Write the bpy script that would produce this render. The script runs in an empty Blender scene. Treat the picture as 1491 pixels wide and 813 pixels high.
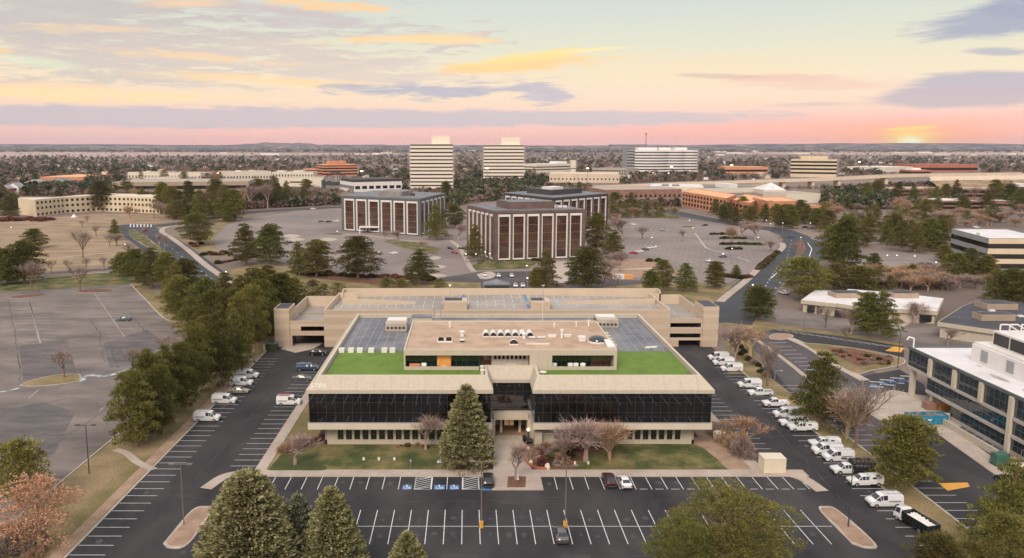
import bpy, math, random
import numpy as np
from mathutils import Vector, Matrix, Euler
S = bpy.context.scene
COL = S.collection
R = math.radians
random.seed(7)

# ------------------------------------------------------------------ camera
FPX, YH, CX, CY, CAMH = 1138.0, 211.0, 680.0, 382.0, 58.1      # in pixels of the 1491 x 813 photograph
TH = math.atan((CY - YH) / FPX)
CT, ST = math.cos(TH), math.sin(TH)
HAZE = 3.0e-5
cam = bpy.data.cameras.new('camera')
camo = bpy.data.objects.new('camera', cam); COL.objects.link(camo)
camo.location = (0, 0, CAMH); camo.rotation_euler = (math.pi/2 - TH, 0, 0)
cam.sensor_fit = 'HORIZONTAL'; cam.sensor_width = 36.0; cam.lens = 36.0*FPX/1491.0
cam.shift_x = (745.5 - CX)/1491.0; cam.shift_y = (CY - 406.5)/1491.0
cam.clip_start = 0.5; cam.clip_end = 90000
S.camera = camo

def at(px, py, z=0.0):
    """world point on the level z that shows at a pixel of the photograph"""
    yc = py - CY
    t = (CAMH - z)/((py - YH)*CT)
    return Vector(((px - CX)*t, t*(FPX*CT - yc*ST), z))
def mpp(p):
    """metres per photo pixel at a world point"""
    return (p[1]*CT + (CAMH - p[2])*ST)/FPX
def zat(py, Y):
    """height of a point at forward distance Y that shows at row py"""
    k = (py - YH)*CT
    return CAMH - k*Y*CT/(FPX - k*ST)
def xat(px, Y, z=0.0):
    return (px - CX)*mpp((0, Y, z))

def lin(c, a=1.0):
    o = []
    for v in c[:3]:
        v = v/255.0
        o.append(v/12.92 if v <= 0.04045 else ((v + 0.055)/1.055)**2.4)
    return (o[0], o[1], o[2], a)

# ------------------------------------------------------------------ world
SUN_ELEV, SUN_AZ = 42.0, 200.0      # degrees; azimuth clockwise from +Y (behind the camera, to the left)
W = bpy.data.worlds.new('World'); S.world = W; W.use_nodes = True
nt = W.node_tree; nt.nodes.clear()
N = lambda t: nt.nodes.new(t)
L = lambda a, b: nt.links.new(a, b)
def M(op, a, b=None, c=None, clamp=False):
    n = N('ShaderNodeMath'); n.operation = op; n.use_clamp = clamp
    for i, v in enumerate((a, b, c)):
        if v is None: continue
        if isinstance(v, (int, float)): n.inputs[i].default_value = v
        else: L(v, n.inputs[i])
    return n.outputs[0]
def MR(v, a, b, c=0.0, d=1.0):
    n = N('ShaderNodeMapRange'); n.interpolation_type = 'SMOOTHSTEP'
    L(v, n.inputs[0])
    for i, q in enumerate((a, b, c, d)): n.inputs[i+1].default_value = q
    return n.outputs[0]
def MIX(f, a, b):
    n = N('ShaderNodeMix'); n.data_type = 'RGBA'
    if isinstance(f, (int, float)): n.inputs[0].default_value = f
    else: L(f, n.inputs[0])
    for i, v in ((6, a), (7, b)):
        if isinstance(v, tuple): n.inputs[i].default_value = v
        else: L(v, n.inputs[i])
    return n.outputs[2]
tc = N('ShaderNodeTexCoord'); sp = N('ShaderNodeSeparateXYZ'); L(tc.outputs['Generated'], sp.inputs[0])
dx, dy, dz = sp.outputs
az = M('ARCTAN2', dx, dy)
el = M('ARCSINE', dz)
# azimuth / elevation scaled to "pixels" so the cloud table is easy to read
U = M('MULTIPLY', az, 1151.0)
V = M('MULTIPLY', el, 1164.0)
cmb = N('ShaderNodeCombineXYZ'); L(U, cmb.inputs[0]); L(V, cmb.inputs[1])
sc1 = N('ShaderNodeMapping'); sc1.inputs['Scale'].default_value = (1/150, 1/26, 1); L(cmb.outputs[0], sc1.inputs[0])
nz = N('ShaderNodeTexNoise'); nz.inputs['Scale'].default_value = 1.0; nz.inputs['Detail'].default_value = 7; nz.inputs['Roughness'].default_value = .6
nz.inputs['Distortion'].default_value = .35
L(sc1.outputs[0], nz.inputs['Vector'])
n1 = M('SUBTRACT', nz.outputs['Fac'], .5)
sc2 = N('ShaderNodeMapping'); sc2.inputs['Scale'].default_value = (1/60, 1/9, 1); sc2.inputs['Rotation'].default_value = (0, 0, .06); L(cmb.outputs[0], sc2.inputs[0])
nz2 = N('ShaderNodeTexNoise'); nz2.inputs['Scale'].default_value = 1.0; nz2.inputs['Detail'].default_value = 9; nz2.inputs['Roughness'].default_value = .68; nz2.inputs['Distortion'].default_value = .5
L(sc2.outputs[0], nz2.inputs['Vector'])
n2 = M('SUBTRACT', nz2.outputs['Fac'], .5)
ramp = N('ShaderNodeValToRGB'); L(M('DIVIDE', V, 1600.0, clamp=True), ramp.inputs[0])
stops = [(0, (244, 176, 166)), (16, (244, 182, 170)), (38, (243, 190, 176)), (60, (244, 208, 176)), (95, (242, 218, 180)),
         (135, (226, 218, 186)), (175, (214, 214, 194)), (230, (204, 209, 202)), (420, (212, 210, 206)), (800, (208, 202, 200)), (1600, (196, 192, 194))]
cr = ramp.color_ramp
while len(cr.elements) < len(stops): cr.elements.new(0.5)
for e, (v, c) in zip(cr.elements, stops): e.position = v/1600.0; e.color = lin(c)
sky = ramp.outputs[0]
def cloud(px, py, rx, ry, rgb, op, namp=1.3, soft=.55, rot=0.0, fine=0.6):
    """one cloud of the sky: centre and radii read off the photograph, turned into azimuth and elevation"""
    global sky
    a = math.atan((px - CX)/1151.0); e = math.atan((YH - py)/1164.0*math.cos(a))
    m = N('ShaderNodeMapping'); m.vector_type = 'TEXTURE'
    m.inputs['Location'].default_value = (a*1151.0, e*1164.0, 0)
    m.inputs['Rotation'].default_value = (0, 0, rot)
    k = math.cos(a)**2
    m.inputs['Scale'].default_value = (rx*k, ry, 1)
    L(cmb.outputs[0], m.inputs[0])
    ln = N('ShaderNodeVectorMath'); ln.operation = 'LENGTH'; L(m.outputs[0], ln.inputs[0])
    d = M('ADD', ln.outputs['Value'], M('MULTIPLY_ADD', n1, namp, M('MULTIPLY', n2, namp*fine)))
    f = MR(d, 1.0, 1.0 - soft, 0.0, op)
    sky = MIX(f, sky, lin(rgb))
cloud(1250, 192, 560, 30, (255, 166, 140), .75, .5, .9)
cloud(1000, 196, 260, 16, (248, 170, 160), .5, .4, .8)
cloud(80, 195, 330, 22, (226, 184, 178), .6, .4, .8)
cloud(200, 66, 490, 84, (209, 191, 176), .95, 2.6, .8, -.03, 1.5)
cloud(420, 30, 330, 26, (203, 187, 178), .75, 2.6, .8, -.08, 1.6)
cloud(90, 22, 350, 50, (199, 186, 176), .8, 2.0, .7, 0, 1.3)
cloud(500, 104, 280, 34, (219, 196, 178), .8, 2.2, .6, -.06, 1.4)
cloud(330, 140, 330, 14, (247, 214, 176), .75, 1.6, .8)
cloud(90, 128, 110, 9, (252, 208, 158), .8, 1.6, .8)
cloud(60, 92, 90, 9, (222, 224, 190), .75, 1.4, .8, -.1)
cloud(130, 140, 300, 12, (255, 214, 156), .95, 1.8, .8, 0, 1.2)
cloud(420, 120, 230, 10, (255, 210, 146), .9, 2.0, .8, -.04, 1.3)
cloud(300, 86, 180, 7, (250, 208, 150), .75, 2.2, .8, -.05, 1.4)
cloud(160, 46, 150, 6, (246, 208, 160), .65, 2.2, .8, .04, 1.4)
cloud(470, 12, 170, 9, (255, 206, 138), .85, 2.2, .8, -.06, 1.4)
cloud(1000, 100, 360, 34, (246, 214, 164), .5, .9, .9)
cloud(280, 10, 90, 8, (250, 204, 150), .75, 1.6, .8, .05)
cloud(560, 60, 150, 8, (255, 208, 140), .85, 2.0, .8, .05)
cloud(650, 62, 110, 6, (255, 214, 140), .8, 1.8, .8)
cloud(10, 76, 28, 5, (252, 205, 140), .8, 1.6, .8)
cloud(745, 97, 160, 14, (255, 204, 120), .95, 1.7, .7, .06)
cloud(760, 86, 120, 8, (254, 218, 120), .95, 2.2, .8, .10, 1.4)
cloud(860, 75, 70, 4, (254, 226, 152), .85, 1.3, .8, .06)
cloud(640, 133, 210, 13, (180, 170, 180), .92, 2.2, .7, 0, 1.3)
cloud(560, 131, 120, 7, (186, 175, 182), .6, 2.0, .8, 0, 1.3)
cloud(790, 136, 56, 18, (193, 176, 182), .85, 2.0, .6, -.1, 1.4)
cloud(330, 172, 900, 17, (196, 178, 184), .95, .8, .4, 0, 1.2)
cloud(930, 172, 230, 12, (203, 180, 182), .8, .8, .5)
cloud(1140, 116, 90, 6, (232, 184, 158), .8, 2.0, .7, -.04, 1.4)
cloud(1190, 122, 150, 12, (240, 192, 166), .75, 1.7, .7, -.04)
cloud(1040, 112, 70, 4, (216, 178, 156), .7, 1.6, .8, -.05)
cloud(1180, 152, 90, 5, (214, 176, 168), .7, 1.6, .8)
cloud(1430, 122, 150, 18, (186, 169, 176), .95, 1.2, .45, 0, .5)
cloud(1390, 143, 175, 17, (194, 168, 173), .95, 1.1, .5, 0, .5)
cloud(1440, 34, 170, 21, (164, 162, 174), .95, 1.5, .55, .06, .5)
cloud(1470, 16, 70, 20, (158, 158, 172), .9, 1.0, .5)
cloud(1440, 78, 60, 6, (178, 172, 176), .85, 1.4, .6, -.08)
cloud(1325, 200, 190, 26, (255, 166, 112), .9, .5, .95)
cloud(1325, 187, 60, 4, (255, 205, 104), .9, 1.5, .7, .05)
cloud(1325, 201, 62, 17, (255, 212, 96), 1.0, .25, .95)
core_in = sky
cloud(1325, 206, 26, 9, (255, 250, 200), 1.0, .1, .8)
bg = N('ShaderNodeBackground'); L(sky, bg.inputs[0]); L(MR(V, 250, 700, 1.0, 1.3), bg.inputs[1])  # upper sky, unseen above the frame, brightened to add light on the scene
nish = N('ShaderNodeTexSky'); nish.sky_type = 'NISHITA'; nish.sun_disc = False
nish.sun_elevation = R(SUN_ELEV); nish.sun_rotation = R(SUN_AZ); nish.altitude = 1700; nish.dust_density = 2
bg2 = N('ShaderNodeBackground'); L(nish.outputs[0], bg2.inputs[0]); bg2.inputs[1].default_value = 0.02
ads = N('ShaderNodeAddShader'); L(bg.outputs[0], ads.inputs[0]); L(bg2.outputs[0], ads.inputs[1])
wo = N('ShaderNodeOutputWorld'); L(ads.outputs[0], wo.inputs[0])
W.cycles.sampling_method = 'MANUAL'; W.cycles.sample_map_resolution = 512

sl = bpy.data.lights.new('sun', 'SUN'); sl.energy = 2.4; sl.angle = R(24); sl.color = (1.0, .86, .72)
so = bpy.data.objects.new('sun', sl); COL.objects.link(so)
sd = Vector((math.sin(R(SUN_AZ))*math.cos(R(SUN_ELEV)), math.cos(R(SUN_AZ))*math.cos(R(SUN_ELEV)), math.sin(R(SUN_ELEV))))
so.rotation_euler = sd.to_track_quat('Z', 'Y').to_euler(); so.location = (-60, -60, 200)

S.view_settings.view_transform = 'Standard'; S.view_settings.look = 'None'
S.view_settings.exposure = 0.0; S.view_settings.gamma = 1.0; S.view_settings.use_curve_mapping = False
S.cycles.use_denoising = True
try: S.cycles.denoiser = 'OPENIMAGEDENOISE'
except Exception: pass
S.cycles.max_bounces = 5; S.cycles.diffuse_bounces = 2; S.cycles.glossy_bounces = 3; S.cycles.transmission_bounces = 4
S.cycles.transparent_max_bounces = 6; S.cycles.volume_bounces = 0
S.cycles.use_adaptive_sampling = True; S.cycles.adaptive_threshold = 0.02
S.cycles.sample_clamp_indirect = 4

# ------------------------------------------------------------------ materials
MAT = {}
def mat(name, rgb, rough=.85, var=.12, scale=.25, rgb2=None, metal=0.0, spec=.4, detail=6, bump=0.0, bscale=6.0, objvar=0.0, coat=0, ior=None, emit=None, thr=(.35, .65), sx=(1, 1, 1), fine=.0, isl=0.0):
    """procedural surface: base colour broken up by noise, optional second colour in patches, bump, per-object variation"""
    m = bpy.data.materials.new(name); m.use_nodes = True; t = m.node_tree; b = t.nodes['Principled BSDF']
    def n_(k): return t.nodes.new(k)
    b.inputs['Roughness'].default_value = rough; b.inputs['Metallic'].default_value = metal
    b.inputs['Specular IOR Level'].default_value = spec
    if coat: b.inputs['Coat Weight'].default_value = coat; b.inputs['Coat Roughness'].default_value = .06
    if ior: b.inputs['IOR'].default_value = ior
    c1 = (rgb[0], rgb[1], rgb[2], 1)
    g = n_('ShaderNodeNewGeometry'); mp = n_('ShaderNodeMapping'); mp.inputs['Scale'].default_value = sx
    t.links.new(g.outputs['Position'], mp.inputs[0])
    nz = n_('ShaderNodeTexNoise'); nz.inputs['Scale'].default_value = scale; nz.inputs['Detail'].default_value = detail; nz.inputs['Roughness'].default_value = .6
    t.links.new(mp.outputs[0], nz.inputs['Vector'])
    mx = n_('ShaderNodeMix'); mx.data_type = 'RGBA'
    mr = n_('ShaderNodeMapRange'); mr.inputs[1].default_value = thr[0]; mr.inputs[2].default_value = thr[1]
    t.links.new(nz.outputs['Fac'], mr.inputs[0]); t.links.new(mr.outputs[0], mx.inputs[0])
    c2 = tuple(rgb2)+(1,) if rgb2 else tuple(min(1, v*(1+var)) for v in rgb)+(1,)
    if not rgb2: c1 = tuple(v*(1-var) for v in rgb)+(1,)
    mx.inputs[6].default_value = c1; mx.inputs[7].default_value = c2
    out = mx.outputs[2]
    if fine:
        nf = n_('ShaderNodeTexNoise'); nf.inputs['Scale'].default_value = bscale; nf.inputs['Detail'].default_value = 3
        t.links.new(g.outputs['Position'], nf.inputs['Vector'])
        mf = n_('ShaderNodeMapRange'); mf.inputs[1].default_value = .3; mf.inputs[2].default_value = .7; mf.inputs[3].default_value = 1-fine; mf.inputs[4].default_value = 1+fine
        t.links.new(nf.outputs['Fac'], mf.inputs[0])
        vm = n_('ShaderNodeVectorMath'); vm.operation = 'SCALE'; t.links.new(out, vm.inputs[0]); t.links.new(mf.outputs[0], vm.inputs['Scale']); out = vm.outputs[0]
    if isl:
        g2 = n_('ShaderNodeNewGeometry'); mi_ = n_('ShaderNodeMapRange'); mi_.inputs[3].default_value = 1-isl; mi_.inputs[4].default_value = 1+isl
        t.links.new(g2.outputs['Random Per Island'], mi_.inputs[0])
        vi = n_('ShaderNodeVectorMath'); vi.operation = 'SCALE'; t.links.new(out, vi.inputs[0]); t.links.new(mi_.outputs[0], vi.inputs['Scale']); out = vi.outputs[0]
    if objvar:
        oi = n_('ShaderNodeObjectInfo'); hs = n_('ShaderNodeHueSaturation')
        m1 = n_('ShaderNodeMapRange'); m1.inputs[3].default_value = 1-objvar; m1.inputs[4].default_value = 1+objvar
        m2 = n_('ShaderNodeMapRange'); m2.inputs[3].default_value = .5-objvar*.09; m2.inputs[4].default_value = .5+objvar*.05
        wn = n_('ShaderNodeMath'); wn.operation = 'FRACT'; wm = n_('ShaderNodeMath'); wm.operation = 'MULTIPLY'; wm.inputs[1].default_value = 7.31
        t.links.new(oi.outputs['Random'], m1.inputs[0]); t.links.new(oi.outputs['Random'], wm.inputs[0]); t.links.new(wm.outputs[0], wn.inputs[0]); t.links.new(wn.outputs[0], m2.inputs[0])
        t.links.new(m1.outputs[0], hs.inputs['Value']); t.links.new(m2.outputs[0], hs.inputs['Hue']); t.links.new(out, hs.inputs['Color']); out = hs.outputs[0]
    t.links.new(out, b.inputs['Base Color'])
    if bump:
        nb = n_('ShaderNodeTexNoise'); nb.inputs['Scale'].default_value = bscale; nb.inputs['Detail'].default_value = 4
        t.links.new(g.outputs['Position'], nb.inputs['Vector'])
        bp = n_('ShaderNodeBump'); bp.inputs['Strength'].default_value = bump; bp.inputs['Distance'].default_value = .1
        t.links.new(nb.outputs['Fac'], bp.inputs['Height']); t.links.new(bp.outputs[0], b.inputs['Normal'])
    if emit:
        b.inputs['Emission Color'].default_value = tuple(emit[:3])+(1,); b.inputs['Emission Strength'].default_value = emit[3]
    MAT[name] = m
    return m
mat('asphalt_new', (.026, .025, .029), .8, rgb2=(.066, .061, .064), scale=.10, sx=(1, .45, 1), detail=9, bump=.2, bscale=14, spec=.3, fine=.16)
mat('asphalt_road', (.050, .054, .062), .8, rgb2=(.075, .078, .086), scale=.05, bump=.2, bscale=10, spec=.3, fine=.1)
mat('asphalt_old', (.130, .114, .106), .9, rgb2=(.26, .218, .20), scale=.05, sx=(1, 2.2, 1), detail=10, fine=.12, bscale=3, bump=.2)
mat('asphalt_lilac', (.195, .166, .155), .9, rgb2=(.30, .248, .232), scale=.02, fine=.08, bscale=2)
mat('asphalt_patch', (.095, .09, .092), .9, rgb2=(.175, .155, .152), scale=.09, sx=(1, 2.5, 1), detail=10, fine=.12, bscale=3)
mat('asphalt_road2', (.052, .049, .053), .85, rgb2=(.07, .066, .068), scale=.3, fine=.1, bscale=10)
mat('asphalt_mid', (.075, .068, .074), .9, rgb2=(.115, .10, .105), scale=.05, fine=.12, bscale=4)
mat('concrete', (.42, .355, .30), .9, rgb2=(.52, .45, .385), scale=.3, fine=.08, bscale=2)
mat('concrete_warm', (.40, .33, .28), .9, rgb2=(.50, .425, .365), scale=.2, fine=.08, bscale=2)
mat('concrete_dark', (.22, .20, .19), .9, rgb2=(.32, .29, .27), scale=.25)
mat('kerb', (.46, .40, .34), .9, .15, scale=.6)
mat('lawn', (.060, .080, .022), .95, rgb2=(.25, .20, .085), scale=.17, detail=9, fine=.3, bscale=5, thr=(.40, .66), bump=.4)
mat('lawn_dark', (.045, .062, .018), .95, rgb2=(.085, .095, .030), scale=.2, fine=.3, bscale=5, bump=.4)
mat('dry_grass', (.23, .165, .105), .95, rgb2=(.40, .295, .19), scale=.05, detail=10, fine=.25, bscale=3, bump=.3, sx=(1, 2.5, 1))
mat('verge', (.17, .145, .06), .95, rgb2=(.31, .225, .125), scale=.08, fine=.28, bscale=3, thr=(.42, .6), bump=.3)
mat('mulch', (.115, .052, .034), .95, rgb2=(.22, .115, .075), scale=.5, fine=.3, bscale=5, bump=.5)
mat('gravel_bed', (.30, .20, .14), .95, rgb2=(.41, .285, .21), scale=.4, fine=.2, bscale=6, bump=.4)
mat('far_ground', (.155, .12, .10), .95, rgb2=(.27, .21, .175), scale=.006, detail=9)
mat('turf', (.115, .20, .030), .9, rgb2=(.16, .255, .045), scale=.4, fine=.12, bscale=8, bump=.2)
mat('stucco', (.50, .44, .36), .85, rgb2=(.56, .49, .39), scale=.6, sx=(2.2, 2.2, .25), fine=.04, bscale=3, detail=8)
mat('mullion_mid', (.22, .225, .23), .5, .05)
mat('joint', (.36, .29, .22), .9, .05)
mat('spandrel', (.47, .43, .39), .7, .06)
mat('window_grid', (.17, .095, .075), .6, .1)
mat('entry_floor', (.30, .20, .13), .8, .1)
mat('stain', (.34, .31, .29), .85, rgb2=(.60, .57, .56), scale=.5)
mat('stucco_band', (.62, .545, .44), .85, .05, scale=.3)
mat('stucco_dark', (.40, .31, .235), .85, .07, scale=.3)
mat('garage_wall', (.52, .40, .295), .85, rgb2=(.58, .455, .345), scale=.12)
mat('garage_band', (.61, .49, .375), .85, .04, scale=.2)
mat('deck', (.30, .275, .255), .9, rgb2=(.42, .385, .355), scale=.06, fine=.08, bscale=2)
mat('roof_membrane', (.13, .142, .168), .7, rgb2=(.25, .252, .27), scale=.16, fine=.08, bscale=3, detail=8)
mat('roof_gravel', (.42, .295, .21), .95, rgb2=(.55, .405, .30), scale=.25, fine=.2, bscale=9)
mat('field_far', (.42, .30, .25), .95, rgb2=(.52, .39, .33), scale=.003)
mat('roof_white', (.66, .64, .66), .7, rgb2=(.80, .78, .79), scale=.15, detail=8)
mat('roof_dark', (.05, .052, .066), .8, rgb2=(.085, .088, .105), scale=.15)
mat('paint_white', (.74, .76, .78), .7, rgb2=(.34, .35, .37), scale=2.2, thr=(.5, .72))
mat('paint_worn', (.50, .46, .45), .8, rgb2=(.27, .23, .23), scale=.4)
mat('paint_faint', (.50, .45, .43), .8, rgb2=(.28, .23, .225), scale=.25, thr=(.4, .6))
mat('paint_blue', (.10, .22, .45), .7, .1)
mat('paint_yellow', (.72, .36, .06), .7, .1)
mat('black_glass', (.003, .003, .004), .01, .1, ior=2.1, spec=.5)
mat('dark_glass', (.018, .020, .024), .06, .2, ior=1.8, spec=.5)
mat('bronze_glass', (.045, .020, .018), .04, ior=1.9, spec=.5, rgb2=(.11, .055, .032), scale=.12)
mat('green_glass', (.012, .028, .020), .08, .3, ior=1.7, spec=.5)
mat('blue_glass', (.015, .030, .040), .04, .3, ior=2.0, spec=.5)
mat('dark_opening', (.012, .010, .009), .9)
mat('mullion', (.06, .056, .056), .5, .05)
mat('mullion_light', (.42, .43, .44), .5, .05)
mat('metal', (.42, .43, .45), .4, .08, metal=.5)
mat('metal_dark', (.06, .06, .065), .5, .1)
mat('pole_metal', (.20, .16, .13), .6, .1)
mat('white_plastic', (.78, .77, .75), .5, .04)
mat('white_frame', (.78, .74, .72), .6, .05)
mat('cream', (.74, .66, .50), .7, .05)
mat('car_white', (.80, .80, .81), .3, .02, coat=.5)
mat('car_black', (.015, .017, .02), .25, .05, coat=.6)
mat('car_grey', (.16, .165, .175), .3, .05, metal=.5, coat=.5)
mat('car_silver', (.52, .52, .52), .3, .05, metal=.4, coat=.5)
mat('car_gold', (.42, .36, .28), .3, .05, metal=.3, coat=.5)
mat('car_red', (.42, .03, .035), .3, .05, coat=.5)
mat('car_maroon', (.055, .016, .02), .3, .05, coat=.6)
mat('car_teal', (.10, .14, .17), .3, .05, metal=.3, coat=.5)
mat('car_blue', (.06, .10, .17), .3, .05, metal=.3, coat=.5)
mat('tyre', (.02, .02, .02), .8, .1)
mat('car_glass', (.03, .04, .05), .05, .1, spec=.8)
mat('lamp_red', (.35, .02, .02), .3, .1)
mat('headlight', (.7, .7, .72), .2, .05)
mat('decal_dark', (.05, .055, .07), .5, .1)
mat('orange_wood', (.72, .30, .08), .7, rgb2=(.80, .38, .12), scale=1)
mat('brick_red', (.40, .13, .08), .85, rgb2=(.50, .18, .115), scale=.3)
mat('brick_orange', (.56, .25, .14), .85, rgb2=(.66, .31, .18), scale=.1)
mat('roof_orange', (.78, .40, .20), .85, rgb2=(.86, .48, .27), scale=.1)
mat('brick_brown', (.24, .13, .095), .85, rgb2=(.31, .175, .13), scale=.2)
mat('tan_wall', (.66, .53, .37), .85, rgb2=(.72, .60, .43), scale=.1)
mat('pale_wall', (.72, .64, .53), .85, .04, scale=.2)
mat('tower_wall', (.80, .71, .60), .8, .03, scale=.2)
mat('dark_stone', (.050, .047, .048), .6, rgb2=(.072, .066, .066), scale=.2)
mat('mauve_stone', (.125, .085, .075), .7, rgb2=(.18, .125, .11), scale=.2)
mat('grey_stone', (.12, .135, .135), .7, .1, scale=.2)
mat('grey_panel', (.34, .34, .35), .7, .06)
mat('dumpster_blue', (.03, .22, .36), .5, rgb2=(.04, .28, .42), scale=1)
mat('green_metal', (.06, .15, .12), .6, .1)
mat('bark', (.16, .105, .075), .95, rgb2=(.26, .18, .13), scale=3)
mat('bark_pine', (.26, .165, .115), .95, rgb2=(.36, .24, .17), scale=3)
mat('pine_leaf', (.060, .074, .018), .8, rgb2=(.225, .205, .050), scale=.8, objvar=.34, thr=(.3, .7), spec=.2, isl=.28)
mat('spruce_leaf', (.15, .155, .07), .8, rgb2=(.40, .36, .18), scale=1.5, objvar=.1, thr=(.35, .65), spec=.2, isl=.2)
mat('blue_spruce_leaf', (.11, .135, .085), .8, rgb2=(.30, .31, .19), scale=1.5, objvar=.1, thr=(.35, .65), spec=.2, isl=.2)
mat('pine_leaf_yellow', (.11, .11, .022), .8, rgb2=(.34, .30, .07), scale=.8, spec=.2, isl=.3)
mat('far_leaf', (.040, .046, .024), .9, rgb2=(.085, .082, .038), scale=.25, objvar=.25, spec=.1, isl=.4)
mat('rust_leaf', (.42, .22, .13), .85, rgb2=(.64, .38, .24), scale=1.2, spec=.2, isl=.4)
mat('twig', (.26, .20, .17), .9, rgb2=(.38, .30, .26), scale=.8, objvar=.18, spec=.1, isl=.4)
mat('twig_pink', (.30, .215, .185), .9, rgb2=(.42, .31, .275), scale=.8, objvar=.1, spec=.1, isl=.4)
mat('twig_tan', (.36, .235, .15), .9, rgb2=(.45, .31, .20), scale=.8, objvar=.15, spec=.1, isl=.4)
mat('shrub_red', (.17, .065, .055), .9, rgb2=(.26, .115, .085), scale=.8, objvar=.2, spec=.1, isl=.4)
mat('shrub_green', (.045, .058, .02), .9, rgb2=(.10, .105, .04), scale=.8, objvar=.2, spec=.1, isl=.4)
mat('water_ice', (.14, .15, .17), .12, rgb2=(.55, .57, .62), scale=.5, spec=.6, thr=(.45, .6))
mat('lamp_glow', (1, .85, .6), .5, emit=(1, .62, .30, 5.0))
mat('lamp_white', (1, .97, .9), .5, emit=(1, .94, .82, 1.4))
mat('warm_window', (.5, .3, .15), .5, emit=(1.0, .62, .28, .22))
mat('highway', (.62, .50, .39), .9, rgb2=(.70, .57, .45), scale=.05)

# ------------------------------------------------------------------ object helpers
def mesh_obj(name, verts, faces, m, parent=None, mi=None):
    me = bpy.data.meshes.new(name); me.from_pydata([tuple(v) for v in verts], [], faces)
    ms = m if isinstance(m, (list, tuple)) else [m]
    for q in ms: me.materials.append(MAT[q])
    if mi is not None: me.polygons.foreach_set('material_index', mi)
    me.update()
    o = bpy.data.objects.new(name, me); COL.objects.link(o)
    if parent: o.parent = parent
    return o
def tag(o, label=None, cat=None, group=None, kind=None):
    if label: o['label'] = label
    if cat: o['category'] = cat
    if group: o['group'] = group
    if kind: o['kind'] = kind
    return o
def thing(name, label, cat, loc=(0, 0, 0), rz=0, group=None):
    o = bpy.data.objects.new(name, None); COL.objects.link(o); o.empty_display_size = .5
    o.location = loc; o.rotation_euler = (0, 0, rz)
    return tag(o, label, cat, group)
def dup(root, loc, rz, label, group=None, sc=None):
    r = root.copy(); COL.objects.link(r); r.location = loc; r.rotation_euler = (0, 0, rz)
    if sc: r.scale = sc
    r['label'] = label
    if group: r['group'] = group
    for ch in list(root.children):
        c = ch.copy(); COL.objects.link(c); c.parent = r
        for g in list(ch.children):
            d = g.copy(); COL.objects.link(d); d.parent = c
    return r

class MB:
    """collects faces and links them as ONE mesh object"""
    def __init__(s): s.v = []; s.f = []; s.mi = []
    def quad(s, a, b, c, d, mi=0):
        n = len(s.v); s.v += [a, b, c, d]; s.f.append((n, n+1, n+2, n+3)); s.mi.append(mi)
    def poly(s, pts, mi=0):
        n = len(s.v); s.v += list(pts); s.f.append(tuple(range(n, n+len(pts)))); s.mi.append(mi)
    def box(s, x0, x1, y0, y1, z0, z1, mi=0, top=None):
        n = len(s.v)
        s.v += [(x0, y0, z0), (x1, y0, z0), (x1, y1, z0), (x0, y1, z0), (x0, y0, z1), (x1, y0, z1), (x1, y1, z1), (x0, y1, z1)]
        for k, q in enumerate([(3, 2, 1, 0), (4, 5, 6, 7), (0, 1, 5, 4), (1, 2, 6, 5), (2, 3, 7, 6), (3, 0, 4, 7)]):
            s.f.append(tuple(n+i for i in q)); s.mi.append(top if (top is not None and k == 1) else mi)
    def prism(s, pts, z0, z1, mi=0, top=None, bottom=True):
        """vertical prism on a counter-clockwise outline"""
        a = sum(pts[i][0]*pts[(i+1) % len(pts)][1]-pts[(i+1) % len(pts)][0]*pts[i][1] for i in range(len(pts)))
        if a < 0: pts = list(pts)[::-1]
        n = len(s.v); k = len(pts)
        s.v += [(p[0], p[1], z0) for p in pts]+[(p[0], p[1], z1) for p in pts]
        for i in range(k):
            j = (i+1) % k; s.f.append((n+i, n+j, n+k+j, n+k+i)); s.mi.append(mi)
        s.f.append(tuple(n+k+i for i in range(k))); s.mi.append(mi if top is None else top)
        if bottom: s.f.append(tuple(n+k-1-i for i in range(k))); s.mi.append(mi)
    def tube(s, a, b, r0, r1=None, n=8, mi=0, caps=True):
        a = Vector(a); b = Vector(b); r1 = r0 if r1 is None else r1
        d = (b-a).normalized(); u = d.orthogonal().normalized(); w = d.cross(u); k = len(s.v)
        for p, r in ((a, r0), (b, r1)):
            for i in range(n):
                t = 2*math.pi*i/n; s.v.append(tuple(p+(u*math.cos(t)+w*math.sin(t))*r))
        for i in range(n):
            j = (i+1) % n; s.f.append((k+i, k+j, k+n+j, k+n+i)); s.mi.append(mi)
        if caps:
            s.f.append(tuple(k+n+i for i in range(n))); s.mi.append(mi)
            s.f.append(tuple(k+n-1-i for i in range(n))); s.mi.append(mi)
    def ball(s, c, r, rz=None, n=10, m=6, mi=0, half=False):
        rz = rz or r; k = len(s.v); lo = 0 if half else -math.pi/2
        for j in range(m+1):
            ph = lo+(math.pi/2-lo)*j/m
            for i in range(n):
                t = 2*math.pi*i/n; s.v.append((c[0]+r*math.cos(ph)*math.cos(t), c[1]+r*math.cos(ph)*math.sin(t), c[2]+rz*math.sin(ph)))
        for j in range(m):
            for i in range(n):
                q = (i+1) % n; s.f.append((k+j*n+i, k+j*n+q, k+(j+1)*n+q, k+(j+1)*n+i)); s.mi.append(mi)
    def build(s, name, m, parent=None, smooth=False):
        o = mesh_obj(name, s.v, s.f, m, parent, s.mi)
        if smooth: o.data.polygons.foreach_set('use_smooth', [True]*len(s.f))
        return o

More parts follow.
